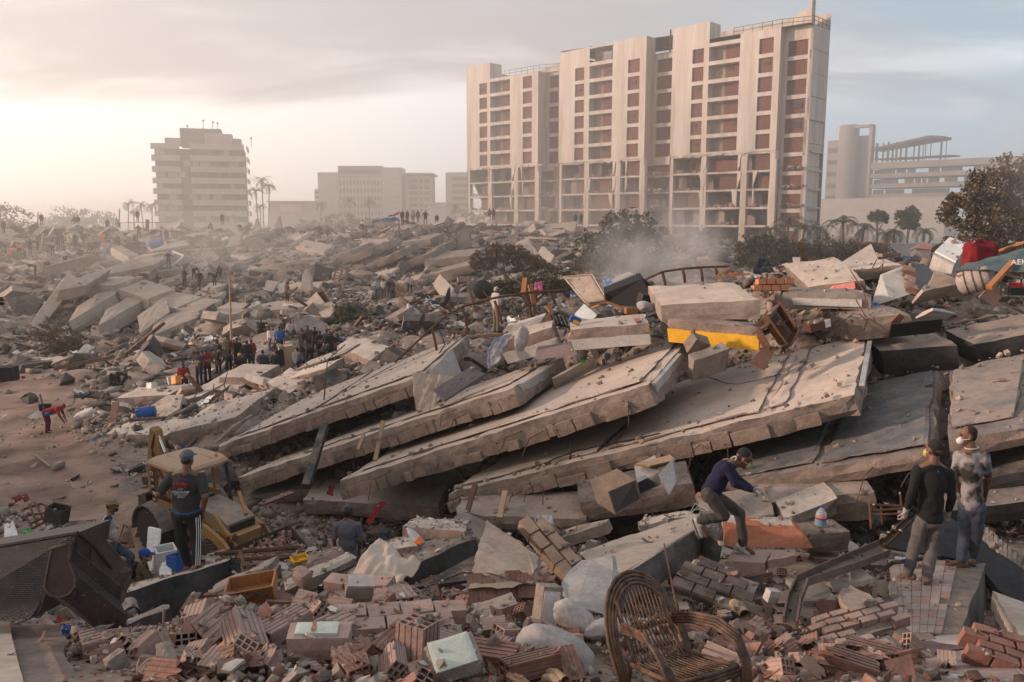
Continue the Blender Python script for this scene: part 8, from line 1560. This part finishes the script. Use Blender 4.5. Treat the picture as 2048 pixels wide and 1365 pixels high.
 # crouching man in blue cap
 Y=14.2;J=dict(head=a(290,1111,Y),neck=a(286,1124,Y),shl=a(286,1133,Y+.17),shr=a(285,1134,Y-.17),ell=a(300,1158,Y+.2),wrl=a(318,1160,Y+.12),elr=a(298,1160,Y-.2),wrr=a(316,1164,Y-.14),hil=a(280,1176,Y+.09),hir=a(280,1176,Y-.09),knl=a(320,1170,Y+.14),knr=a(320,1172,Y-.14),anl=a(302,1208,Y+.12),anr=a(302,1210,Y-.12),tol=a(320,1212,Y+.12),tor=a(320,1214,Y-.12))
 t,HR,b=hero('crouching man in bright blue cap with black backpack and yellow mask',J,(1,.25,-.1),(cloth('brown_shirt',(.10,.075,.05)),BLK,BOOT),1.,sleeves=1.5,hair=('cap',cloth('blue_cap',(.012,.07,.30))),seed=7);mask(t,J['head'],HR,cloth('yellow_mask',(.5,.38,.10)))
 mb=MB();mb.rbox(J['hil'].lerp(J['neck'],.58)+V(-.2,-.06,0),(.2,.32,.42),rot(0,14,0),.1,.02,.05);part(mb,'backpack',BLACKF,t);mb=MB();mb.tube([J['shr']+V(-.06,0,-.02),J['shr']+V(.02,0,.065),J['shr']+V(.09,0,-.02),J['hir']+V(.04,0,.2)],.022,6);part(mb,'backpack_strap',BLACKF,t)
 # seated man in helmet
 Y=14.2;J=dict(head=a(694,1026,Y+.05),neck=a(694,1043,Y),shl=a(673,1051,Y),shr=a(716,1051,Y),ell=a(668,1082,Y+.05),wrl=a(671,1104,Y+.25),elr=a(721,1082,Y+.05),wrr=a(718,1103,Y+.25),hil=a(687,1112,Y+.1),hir=a(704,1112,Y+.1),knl=a(680,1106,Y+.5),knr=a(712,1106,Y+.5),anl=a(680,1150,Y+.55),anr=a(712,1150,Y+.55),tol=a(680,1146,Y+.7),tor=a(712,1146,Y+.7))
 hero('man in grey blue T-shirt and black helmet sitting with his back to us',J,(.05,1,-.05),(cloth('grey_blue_shirt',(.13,.13,.165)),DN,BOOT),1.,sleeves=.8,hair=('helmet',P('black_helmet',(.02,.022,.024),rough=.4,bump=0)),seed=9)
 # man in navy stepping down
 Y=9.8;J=dict(head=a(1488,917,Y-.02),neck=a(1468,925,Y),shl=a(1452,930,Y+.17),shr=a(1455,934,Y-.17),elr=a(1470,968,Y-.24),wrr=a(1508,981,Y-.26),ell=a(1476,960,Y+.24),wrl=a(1500,975,Y+.36),hil=a(1418,990,Y+.09),hir=a(1416,993,Y-.09),knl=a(1479,1026,Y+.12),anl=a(1486,1091,Y+.1),tol=a(1506,1106,Y+.08),knr=a(1448,1032,Y-.14),anr=a(1402,1046,Y-.08),tor=a(1412,1073,Y-.1))
 t,HR,b=hero('man in navy sweater stooping with one gloved arm out, stepping off the tilted slab',J,(.86,-.1,-.42),(cloth('navy_sweater',(.013,.014,.042)),M('black_jeans',(.045,.04,.038),(.075,.066,.06),sc=8,rough=.9,bump=.25,dust=.35),M('white_shoe',(.52,.46,.43),bump=.15,sc=5,dust=.2)),.98,sleeves=1.9,gloves=True,seed=11);mask(t,J['head'],HR,cloth('lime_mask',(.42,.40,.12)));mb=MB();mb.tube([J['neck']+V(.04*cos(x)-.02,.06*sin(x),.02+.04*cos(x))*1.2 for x in[2*pi*i/12 for i in range(13)]],.006,5);part(mb,'necklace',WHITEP,t)
 # two men on the tiled slab
 Y=9.12;J=dict(head=a(1867,900,Y),neck=a(1866,926,Y-.03),shl=a(1836,942,Y),shr=a(1897,948,Y-.02),ell=a(1824,985,Y-.05),wrl=a(1812,1022,Y+.02),elr=a(1904,994,Y-.04),wrr=a(1896,1028,Y+.06),hil=a(1846,1046,Y),hir=a(1873,1047,Y),knl=a(1829,1096,Y+.02),knr=a(1862,1100,Y),anl=a(1816,1150,Y+.02),anr=a(1855,1154,Y-.18),tol=a(1796,1158,Y+.06),tor=a(1851,1160,Y+.0))
 t,HR,b=hero('man in black shirt and grey jeans with white gloves, nearer of the standing pair',J,(-.35,1,0),(BLK,DN,BOOT),1.,sleeves=1.75,gloves=True,seed=13);mask(t,J['head'],HR,cloth('yellow_mask2',(.5,.38,.10)))
 Y=9.7;J=dict(head=a(1935,872,Y),neck=a(1943,898,Y-.02),shl=a(1918,913,Y+.12),shr=a(1968,914,Y-.06),ell=a(1909,957,Y+.1),wrl=a(1922,986,Y+.25),elr=a(1977,957,Y-.02),wrr=a(1970,993,Y+.14),hil=a(1932,1020,Y+.05),hir=a(1956,1021,Y-.03),knl=a(1929,1071,Y+.08),knr=a(1953,1072,Y+.02),anl=a(1922,1123,Y-.02),anr=a(1943,1117,Y+.12),tol=a(1897,1130,Y-.02),tor=a(1936,1122,Y+.28))
 t,HR,b=hero('man in soot stained grey T-shirt and blue jeans with a white mask, taller standing man',J,(-.96,.18,-.04),(M('stained_grey_shirt',(.27,.255,.265),(.20,.185,.19),sc=4,rough=.95,bump=.25,soot=.9,ssc=4.),JEAN,BOOT),1.03,sleeves=.75,hair='short',seed=15);mask(t,J['head'],HR,WHITEP);mb=MB();mb.tube([J['neck']+V(.075*cos(x),.06*sin(x),.015+.01*cos(x))for x in[2*pi*i/14 for i in range(15)]],.006,5);part(mb,'necklace',WHITEP,t)
heroes()
POSE={}
def pose_mesh(nm,vox=.03):
 S=dict(head=(0,.02,1.60),neck=(0,0,1.45),shl=(-.19,0,1.40),shr=(.19,0,1.40),ell=(-.25,-.03,1.13),elr=(.25,-.03,1.13),wrl=(-.26,.06,.88),wrr=(.26,.06,.88),hil=(-.09,0,.92),hir=(.09,0,.92),knl=(-.11,.03,.49),knr=(.11,.03,.49),anl=(-.12,0,.08),anr=(.12,0,.08),tol=(-.14,.16,.04),tor=(.14,.16,.04))
 if nm=='akimbo':S.update(ell=(-.42,-.06,1.16),wrl=(-.22,.08,1.0),elr=(.42,-.06,1.16),wrr=(.22,.08,1.0),anl=(-.2,0,.08),anr=(.2,0,.08),knl=(-.16,.02,.5),knr=(.16,.02,.5))
 if nm=='walk':S.update(knl=(-.1,.18,.50),anl=(-.1,.22,.1),tol=(-.1,.38,.06),knr=(.1,-.02,.47),anr=(.1,-.28,.12),tor=(.1,-.14,.05),wrl=(-.24,-.08,.9),wrr=(.24,.26,.98))
 if nm=='bend':S.update(head=(0,.68,1.12),neck=(0,.55,1.10),shl=(-.19,.50,1.08),shr=(.19,.50,1.08),ell=(-.22,.56,.80),elr=(.22,.58,.80),wrl=(-.16,.66,.56),wrr=(.16,.68,.56),hil=(-.09,-.02,.90),hir=(.09,-.02,.90),knl=(-.12,.06,.48),knr=(.12,.06,.48))
 if nm=='sit':S.update(head=(0,.10,1.02),neck=(0,.04,.88),shl=(-.19,.02,.83),shr=(.19,.02,.83),ell=(-.26,.08,.56),elr=(.26,.08,.56),wrl=(-.14,.3,.55),wrr=(.14,.3,.55),hil=(-.1,-.05,.36),hir=(.1,-.05,.36),knl=(-.18,.36,.50),knr=(.18,.36,.50),anl=(-.16,.36,.08),anr=(.16,.36,.08),tol=(-.17,.52,.04),tor=(.17,.52,.04))
 if nm=='fold':S.update(ell=(-.27,.02,1.15),wrl=(.06,.18,1.12),elr=(.27,.02,1.15),wrr=(-.06,.19,1.08),head=(.02,.06,1.58))
 J={k:Vector(v)for k,v in S.items()};mb=MB();h=J['head'];d=(h-J['neck']).normalized()
 ell(mb,h,(.085,.10,.115));caps(mb,h-d*.05,J['neck'],.055,.06);caps(mb,h+V(0,.09,0),h+V(0,.105,-.02),.015,.015,6)
 sh=(J['shl']+J['shr'])/2;hp=(J['hil']+J['hir'])/2
 for x in(-.09,0,.09):caps(mb,sh+V(x,0,-.04),hp+V(x*.8,0,.02),.115,.11)
 caps(mb,J['neck'],J['shl'],.065,.07);caps(mb,J['neck'],J['shr'],.065,.07)
 for s in 'lr':caps(mb,J['sh'+s],J['el'+s],.068,.055);caps(mb,J['el'+s],J['wr'+s],.052,.04);caps(mb,J['wr'+s],J['wr'+s]+(J['wr'+s]-J['el'+s]).normalized()*.13,.042,.03);caps(mb,J['hi'+s],J['kn'+s],.10,.072);caps(mb,J['kn'+s],J['an'+s],.07,.055);caps(mb,J['an'+s],J['to'+s],.055,.045)
 me=fuse(mb,'person',[SKIN,SKIN,SKIN,SKIN,SKIN],vox,2)
 segs=[(0,h,h-d*.06),(1,sh,hp),(1,J['shl'],J['ell']),(1,J['shr'],J['elr']),(0,J['ell'].lerp(J['wrl'],.5),J['wrl']+(J['wrl']-J['ell'])*.4),(0,J['elr'].lerp(J['wrr'],.5),J['wrr']+(J['wrr']-J['elr'])*.4),(2,J['hil'],J['anl']),(2,J['hir'],J['anr']),(2,J['hil'],J['knl']),(2,J['hir'],J['knr']),(3,J['anl']-V(0,0,.03),J['tol']),(3,J['anr']-V(0,0,.03),J['tor'])]
 idx=[]
 for p in me.polygons:
  c=p.center;best=(9,0)
  for m,a,b in segs:ab=b-a;t=max(0,min(1,(c-a).dot(ab)/max(1e-6,ab.length_squared)));q=(c-a-ab*t).length;best=min(best,(q,m))
  m=best[1]
  if m==0 and(c-h).length<.17 and((c-h).dot(d)>.035 or(c.y-h.y<-.02 and(c-h).dot(d)>-.05)):m=4
  idx.append(m)
 me.polygons.foreach_set('material_index',idx);return me
CM={k:cloth('worn_'+k,v)for k,v in dict(black=(.018,.018,.02),navy=(.02,.025,.05),red=(.26,.02,.025),grey=(.14,.135,.135),white=(.45,.42,.40),tan=(.22,.17,.12),blue=(.03,.10,.30),orange=(.72,.20,.04),lime=(.42,.44,.08),brown=(.09,.065,.045),jean=(.05,.06,.085),maroon=(.12,.02,.025),pale=(.34,.36,.40)).items()};CM['hair']=HAIR
def crowd():
 n=[0]
 def person(px,py,Y,pose,top,bot,hat,rz,lab,snap=False,group=None,sc=1.,vest=None):
  key=pose+('_n' if Y<60 else '')
  if key not in POSE:POSE[key]=pose_mesh(pose,.022 if Y<60 else .04)
  p=at(px,py,Y);o=link('person',POSE[key]);o.location=p;o.rotation_euler=(0,0,RD(rz));o.scale=(sc,)*3
  for i,k in((1,top),(2,bot),(3,'black'),(4,hat)):o.material_slots[i].link='OBJECT';o.material_slots[i].material=CM[k]
  tag(o,lab,'person',group);n[0]+=1;return o
 G='police and rescuers gathered by the near rubble'
 for q in((370,797,38,'stand','red','navy','black',200,'helmeted rescuer in red jacket and dark trousers standing apart on the left'),(400,772,38.5,'fold','navy','navy','black',160,'rescuer in navy uniform and cap left of the man in red shirt and shorts'),(416,768,39,'fold','red','black','black',200,'man in red T-shirt and black shorts among the police'),(408,770,39.6,'stand','navy','navy','black',180,'rescuer in navy half hidden behind the two on the left'),(438,748,39.5,'stand','black','black','black',150,'man in black T-shirt and cap facing left in the police group'),(460,752,38.6,'bend','black','black','black',60,'rescuer in black leaning with a pink mask'),(458,738,41,'stand','brown','black','black',170,'man in brown at the back of the police group'),(476,742,41.5,'stand','black','navy','black',190,'officer in black at the back of the police group'),(496,748,40.5,'stand','black','black','black',10,'officer in black with his broad back to us'),(505,744,41.2,'stand','red','black','red',60,'rescuer in red hood beside the broad backed officer'),(482,752,38.8,'sit','black','black','lime',180,'rescuer in yellow helmet sitting behind the square ended beam'),(526,748,38.4,'sit','navy','navy','black',0,'helmeted rescuer sitting with back to us right of the beam'),(554,748,39.4,'sit','black','black','black',20,'rescuer in black vest sitting left of the cabinet'),(561,716,43,'stand','blue','black','black',180,'rescuer in bright blue jacket behind the cabinet'),(594,742,39,'sit','grey','navy','black',340,'person in grey blue shirt squatting right of the cabinet'),(606,722,42,'stand','black','black','black',150,'officer in black T-shirt right of the squatting person'),(617,714,43.5,'stand','brown','black','black',190,'taller officer in brown at the pit edge'),(620,735,40.5,'bend','black','black','black',30,'officer bending into the pit'),(631,716,44,'stand','black','black','black',200,'officer in black at the back of the pit crowd'),(640,726,42,'fold','black','black','black',240,'officer in black in the middle of the pit crowd'),(646,740,40,'bend','black','black','black',350,'officer with lettered back leaning over the pit'),(662,728,42,'stand','black','black','black',220,'officer in black towards the right of the pit'),(674,730,42.5,'fold','navy','black','black',250,'rightmost officer in black at the pit'),(655,720,44.5,'stand','navy','navy','black',160,'officer in navy behind the right half of the pit crowd'),(540,712,47,'stand','white','grey','hair',120,'person in white T-shirt and grey trousers behind the blue jacket'),(524,690,53,'stand','black','black','hair',180,'dark figure left in the back row above the police'),(568,692,52,'walk','black','black','hair',160,'dark figure in the back row above the blue jacket'),(582,694,51,'stand','white','grey','hair',200,'person in white vest in the back row'),(590,692,52,'stand','navy','jean','hair',190,'person in navy right of the white vest'),(572,690,53,'stand','brown','black','hair',170,'brown figure in the back row')):person(*q,group=G)
 t=person(95,868,33,'bend','red','maroon','red',-80,'man in red shirt, shorts and cap bending over at the lane edge',sc=1.02);mb=MB();p=at(98,818,33.2);mb.rbox(p+V(-.15,0,.05),(.45,.3,.3),None,.1,.03,.06);o=solo(mb,'backpack',BLACKF,'black backpack on the bending man in red','backpack');mb=MB();mb.rbox(at(95,828,32.8),(.22,.14,.13),None,.08,.02,.03);solo(mb,'waist_bag',BLUE,'blue waist bag on the bending man in red','bag')
 p=at(646,709,39.7);text('POLICIA',.12,WHITEP,Matrix.Translation(p+V(0,-.1,.12))@rot(70,0,0).to_4x4(),None)if False else None
 person(992,666,30,'stand','white','tan','white',-60,'person in white shirt and cap behind the bent railing')
 for q in((582-12+5,606,67,'stand','brown','black','hair',150,'dim figure left of the group on the far ledge'),(755,600,66,'walk','pale','jean','hair',200,'person in pale shirt leaning on one leg on the far ledge'),(768,600,66.5,'stand','white','jean','hair',170,'person in white vest on the far ledge'),(779,600,66,'stand','black','jean','hair',190,'person in black top on the far ledge'),(784,601,66.6,'stand','maroon','black','hair',180,'person in maroon on the far ledge'),(820,592,67,'akimbo','white','black','hair',30,'person in white top and black trousers alone on the far ledge'),(760,598,67.5,'stand','grey','grey','hair',180,'grey figure behind the far ledge group'),(805,448,105,'stand','maroon','black','hair',180,'figure in maroon right of the blue awning'),(815,448,105.5,'stand','black','black','hair',150,'dark figure second right of the blue awning'),(826,447,106,'stand','pale','tan','hair',180,'pale figure on the far crest'),(836,447,106,'stand','grey','tan','hair',210,'grey figure on the far crest'),(851,449,105,'akimbo','navy','black','hair',10,'dark figure standing alone on the far crest'),(726,458,103,'sit','white','navy','blue',150,'seated figure in white left of the blue awning'),(874,446,108,'sit','maroon','black','hair',180,'seated figure right of the crest crew'),(979,441,118,'stand','grey','black','hair',180,'left figure of the pair before the left tower'),(987,441,118,'stand','brown','black','hair',190,'right figure of the pair before the left tower'),(1151,452,118,'stand','black','black','hair',0,'left dark figure before the middle tower'),(1162,452,118,'walk','black','black','hair',20,'right dark figure before the middle tower'),(1336,478,112,'stand','orange','black','hair',170,'figure in orange shirt at the right tower foot'),(1365,495,105,'bend','blue','jean','hair',90,'figure in blue bending right of the orange shirt'),(445,452,112,'stand','maroon','black','brown',200,'figure in hat standing before the lone block'),(422,462,110,'sit','brown','black','hair',180,'squatting figure left of the one in hat'),(482,468,108,'bend','black','black','hair',30,'bending figure right of the one in hat'),(495,470,107,'sit','brown','black','hair',180,'squatting figure right of the one in hat'),(640,478,104,'stand','black','black','hair',180,'dim figure on the far crest below the hotel'),(655,476,104,'walk','tan','black','hair',180,'second dim figure on the far crest below the hotel'),(610,480,104,'bend','black','black','hair',60,'bending dim figure on the far crest'),(84,452,114,'stand','navy','navy','hair',200,'figure standing highest on the left crest'),(216,464,108,'stand','black','navy','hair',180,'lone figure standing on the left crest'),(150,448,112,'sit','brown','black','hair',170,'left figure of the seated pair on the left crest'),(157,448,112,'sit','black','black','hair',190,'right figure of the seated pair on the left crest'),(278,478,100,'akimbo','black','black','black',180,'man with hands on hips on the far slope'),(8,468,104,'stand','brown','black','hair',180,'dim figure at the far left edge'),(235,462,108,'stand','pale','pale','hair',180,'small pale figure on the left crest'),(276,445,114,'stand','black','black','hair',180,'tiny figure beneath the hazy palms'),(25,512,90,'sit','orange','orange','white',160,'left worker in orange vest at the far left'),(40,506,91,'sit','orange','black','black',200,'right worker in orange vest at the far left'),(61,510,90,'stand','black','black','hair',0,'dark figure walking right of the orange vests'),(76,502,91,'bend','brown','black','hair',90,'bending figure right of the dark walker'),(10,512,90,'sit','grey','grey','hair',180,'grey figure sitting at the far left edge'),(95,510,90,'sit','grey','black','blue',180,'figure with a blue load on the far slope'),(106,512,89,'bend','black','black','hair',200,'dark bending figure on the far slope'),(117,500,93,'stand','brown','black','hair',180,'brown figure left of the lime vest'),(126,498,93.5,'akimbo','black','black','hair',160,'dark figure left of the lime vest'),(141,504,92,'walk','lime','grey','black',180,'worker in lime vest on the far slope'),(152,498,93,'stand','brown','black','hair',200,'figure right of the lime vest'),(169,498,93,'akimbo','brown','tan','hair',170,'tall figure with bent arm on the far slope'),(131,532,85,'stand','white','black','hair',0,'person in long white coat on the far slope'),(161,522,87,'bend','black','brown','black',20,'stooping figure in dark coat on the far slope'),(182,506,91,'sit','black','black','black',180,'sitting figure left of the upper orange vest'),(192,502,92,'sit','black','navy','white',180,'helmeted sitting figure left of the upper orange vest'),(207,494,93,'stand','orange','orange','white',10,'worker in upper orange vest with silver bands'),(211,522,87,'stand','pale','pale','pale',0,'pale dusty figure below the upper orange vest'),(72,552,79,'bend','brown','brown','hair',100,'left digging figure on the far slab edge'),(98,548,80,'bend','black','black','hair',40,'right digging figure on the far slab edge'),(237,490,94,'sit','brown','brown','hair',180,'brown sitting figure on the far slope'),(271,488,95,'sit','black','black','hair',200,'figure sitting by the crushed car'),(305,480,98,'bend','black','black','hair',220,'stooping figure above the blue barrel'),(323,478,99,'bend','brown','black','hair',100,'second stooping figure above the blue barrel'),(334,488,95,'walk','black','black','hair',200,'dark figure striding right of the blue barrel'),(338,538,80,'akimbo','navy','jean','pale',180,'helmeted figure standing in the white window frame'),(316,586,71,'stand','black','jean','black',90,'dark figure standing on the far tilted slab'),(268,572,74,'sit','black','black','orange',120,'sitting figure in orange hat on the far slabs'),(283,572,74,'sit','brown','black','hair',90,'dark figure sitting right of the orange hat'),(400,580,72,'walk','black','black','hair',180,'dark figure walking above the lamp post'),(370,575,73,'stand','black','black','hair',160,'dim dark figure left of the walking one'),(388,560,76,'bend','black','black','hair',220,'dim bending figure left of the lamp post'),(430,572,73,'bend','black','black','hair',60,'dim bending figure right of the walking one'),(440,555,76,'sit','brown','black','hair',180,'dim sitting figure near the lamp head')):person(*q)
crowd()
rubble()
# ------------------------------------------------------------------ crumbs that came to rest on whatever lies below them
def settle(name,kind,mat,n,ymin,ymax,size,label,seed,rx=.66):
 r=np.random.default_rng(seed);shapes=hull_shapes(kind,6);dg=DG;vv=[];ff=[];off=0
 skip=('person','rattan_armchair','backhoe_loader','wicker_sofa','tree','bush','palm','curtain','railing','satellite','bottle','wire','rebar','pillow','bed_sheet','blanket','drawer','tarp','metal_sheet')
 YY=np.sqrt(r.uniform(ymin**2,ymax**2,n));XX=r.uniform(-rx,rx,n)*YY;q=lane(XX,YY)>r.random(n)+.25
 for k in range(n):
  if q[k]:continue
  X,Y=float(XX[k]),float(YY[k]);ok,loc,nor,ix,ob,mw=SC.ray_cast(dg,(X,Y,13),(0,0,-1))
  if not ok or nor.z<.45:continue
  p=ob
  while p.parent:p=p.parent
  if p.name.startswith(skip)or(p.name.startswith(('floor_slab','broken_tile','bent_door','wall_piece','plastered'))and r.random()<.84)or(p.name.startswith('brick_wall')and r.random()<.4):continue
  s=size*math.exp(r.normal(0,.5));v,t=shapes[r.integers(0,6)];Rm=np.array(nor.to_track_quat('Z','Y').to_matrix())@np.array(rot(*(r.normal(0,14,2)),r.uniform(0,360)))
  vv.append((v*[s,s*r.uniform(.6,1.1),s])@Rm.T+np.array(loc)+np.array(nor)*s*.16);ff.append(t+off);off+=len(v)
 vv=np.concatenate(vv);ff=np.concatenate(ff);me=bpy.data.meshes.new(name);me.from_pydata(vv.tolist(),[],ff.tolist());me.materials.append(mat);me.update();tag(link(name,me),label,kind='stuff')
bpy.context.view_layer.update();DG=bpy.context.evaluated_depsgraph_get()
_b=bpy.data.materials['rubble_brick'];_c=bpy.data.materials['rubble_concrete'];_p=bpy.data.materials['rubble_plaster']
settle('brick_crumbs','shard',_b,3000,3.4,12,.045,'red brick crumbs strewn over the front heap',1)
settle('concrete_crumbs','chunk',_c,3200,3.4,12,.038,'grey concrete crumbs strewn over the front heap',2)
settle('plaster_crumbs','plate',_p,500,3.4,13,.055,'pale plaster crumbs strewn over the front heap',3)
settle('concrete_crumbs','chunk',_c,3400,12,34,.075,'grey concrete crumbs strewn over the slab stack',4)
settle('brick_crumbs','shard',_b,1100,12,30,.085,'red brick crumbs strewn over the slab stack',5)
settle('concrete_crumbs','plate',_c,4200,34,110,.30,'broken concrete crumbs strewn over the far slabs',6)
# ------------------------------------------------------------------ air
def haze():
 m=bpy.data.materials.new('haze');m.use_nodes=True;nt=m.node_tree;nt.nodes.clear()
 v=nt.nodes.new('ShaderNodeVolumePrincipled');v.inputs['Color'].default_value=(.98,.945,.925,1);v.inputs['Density'].default_value=HAZE_D;v.inputs['Anisotropy'].default_value=.45
 o=nt.nodes.new('ShaderNodeOutputMaterial');nt.links.new(v.outputs[0],o.inputs[1])
 mb=MB();mb.box((0,0,20.9),(14400,14400,46.0));tag(link('haze',mb.mesh('haze',m)),kind='stuff')
HAZE_D=.0006
haze()
def dust(name,label,c,r,den,col,ani=.4,ns=2.):
 m=bpy.data.materials.new('dust');m.use_nodes=True;nt=m.node_tree;N=nt.nodes;L=nt.links;N.clear();v=N.new('ShaderNodeVolumePrincipled');v.inputs['Color'].default_value=(*col,1);v.inputs['Anisotropy'].default_value=ani
 tc=N.new('ShaderNodeTexCoord');ln=N.new('ShaderNodeVectorMath');ln.operation='LENGTH';L.new(tc.outputs['Object'],ln.inputs[0]);a=N.new('ShaderNodeMapRange');a.interpolation_type='SMOOTHERSTEP';L.new(ln.outputs['Value'],a.inputs[0])
 for i,q in enumerate((1.,.05,0.,den)):a.inputs[i+1].default_value=q
 nz=N.new('ShaderNodeTexNoise');nz.inputs['Scale'].default_value=ns;nz.inputs['Detail'].default_value=3;L.new(tc.outputs['Object'],nz.inputs[0]);b=N.new('ShaderNodeMapRange');L.new(nz.outputs[0],b.inputs[0])
 for i,q in enumerate((.38,.66,.25,1.7)):b.inputs[i+1].default_value=q
 mu=N.new('ShaderNodeMath');mu.operation='MULTIPLY';L.new(a.outputs[0],mu.inputs[0]);L.new(b.outputs[0],mu.inputs[1]);L.new(mu.outputs[0],v.inputs['Density'])
 o=N.new('ShaderNodeOutputMaterial');L.new(v.outputs[0],o.inputs[1]);mb=MB();mb.grid(lambda u,w:(cos(2*pi*u)*sin(pi*w),sin(2*pi*u)*sin(pi*w),cos(pi*w)),24,12);mb.f=[f[::-1]for f in mb.f];ob=link(name,mb.mesh(name,m,True));ob.location=c;ob.scale=r;tag(ob,label,kind='stuff')
def dust_bank():
 m=bpy.data.materials.new('dust_bank');m.use_nodes=True;nt=m.node_tree;nt.nodes.clear();v=nt.nodes.new('ShaderNodeVolumePrincipled');v.inputs['Color'].default_value=(.99,.965,.935,1);v.inputs['Density'].default_value=.0029;v.inputs['Anisotropy'].default_value=.45
 o=nt.nodes.new('ShaderNodeOutputMaterial');nt.links.new(v.outputs[0],o.inputs[1]);mb=MB();mb.grid(lambda u,w:(cos(2*pi*u)*sin(pi*w),sin(2*pi*u)*sin(pi*w),cos(pi*w)),64,32);mb.f=[f[::-1]for f in mb.f];ob=link('dust_cloud',mb.mesh('dust_cloud',m,True));ob.location=(-100,232,0);ob.scale=(260,188,68);tag(ob,'wide bank of pale dust over the far rubble',kind='stuff')
dust_bank()
for c,r,d in(((14,134,8),(46,10,15),.035),((-34,84,5),(34,13,9),.022)):dust('dust_cloud','drifting patch of pale dust',c,r,d,(.99,.965,.935))
for c,r,d in(((9.5,66,5),(5,4,6),.22),((13,61,6.5),(4,4,6),.2),((47,72,14),(8,6,12),.1)):dust('smoke_plume','thin grey smoke drifting up',c,r,d,(.86,.84,.83),.2,3.)
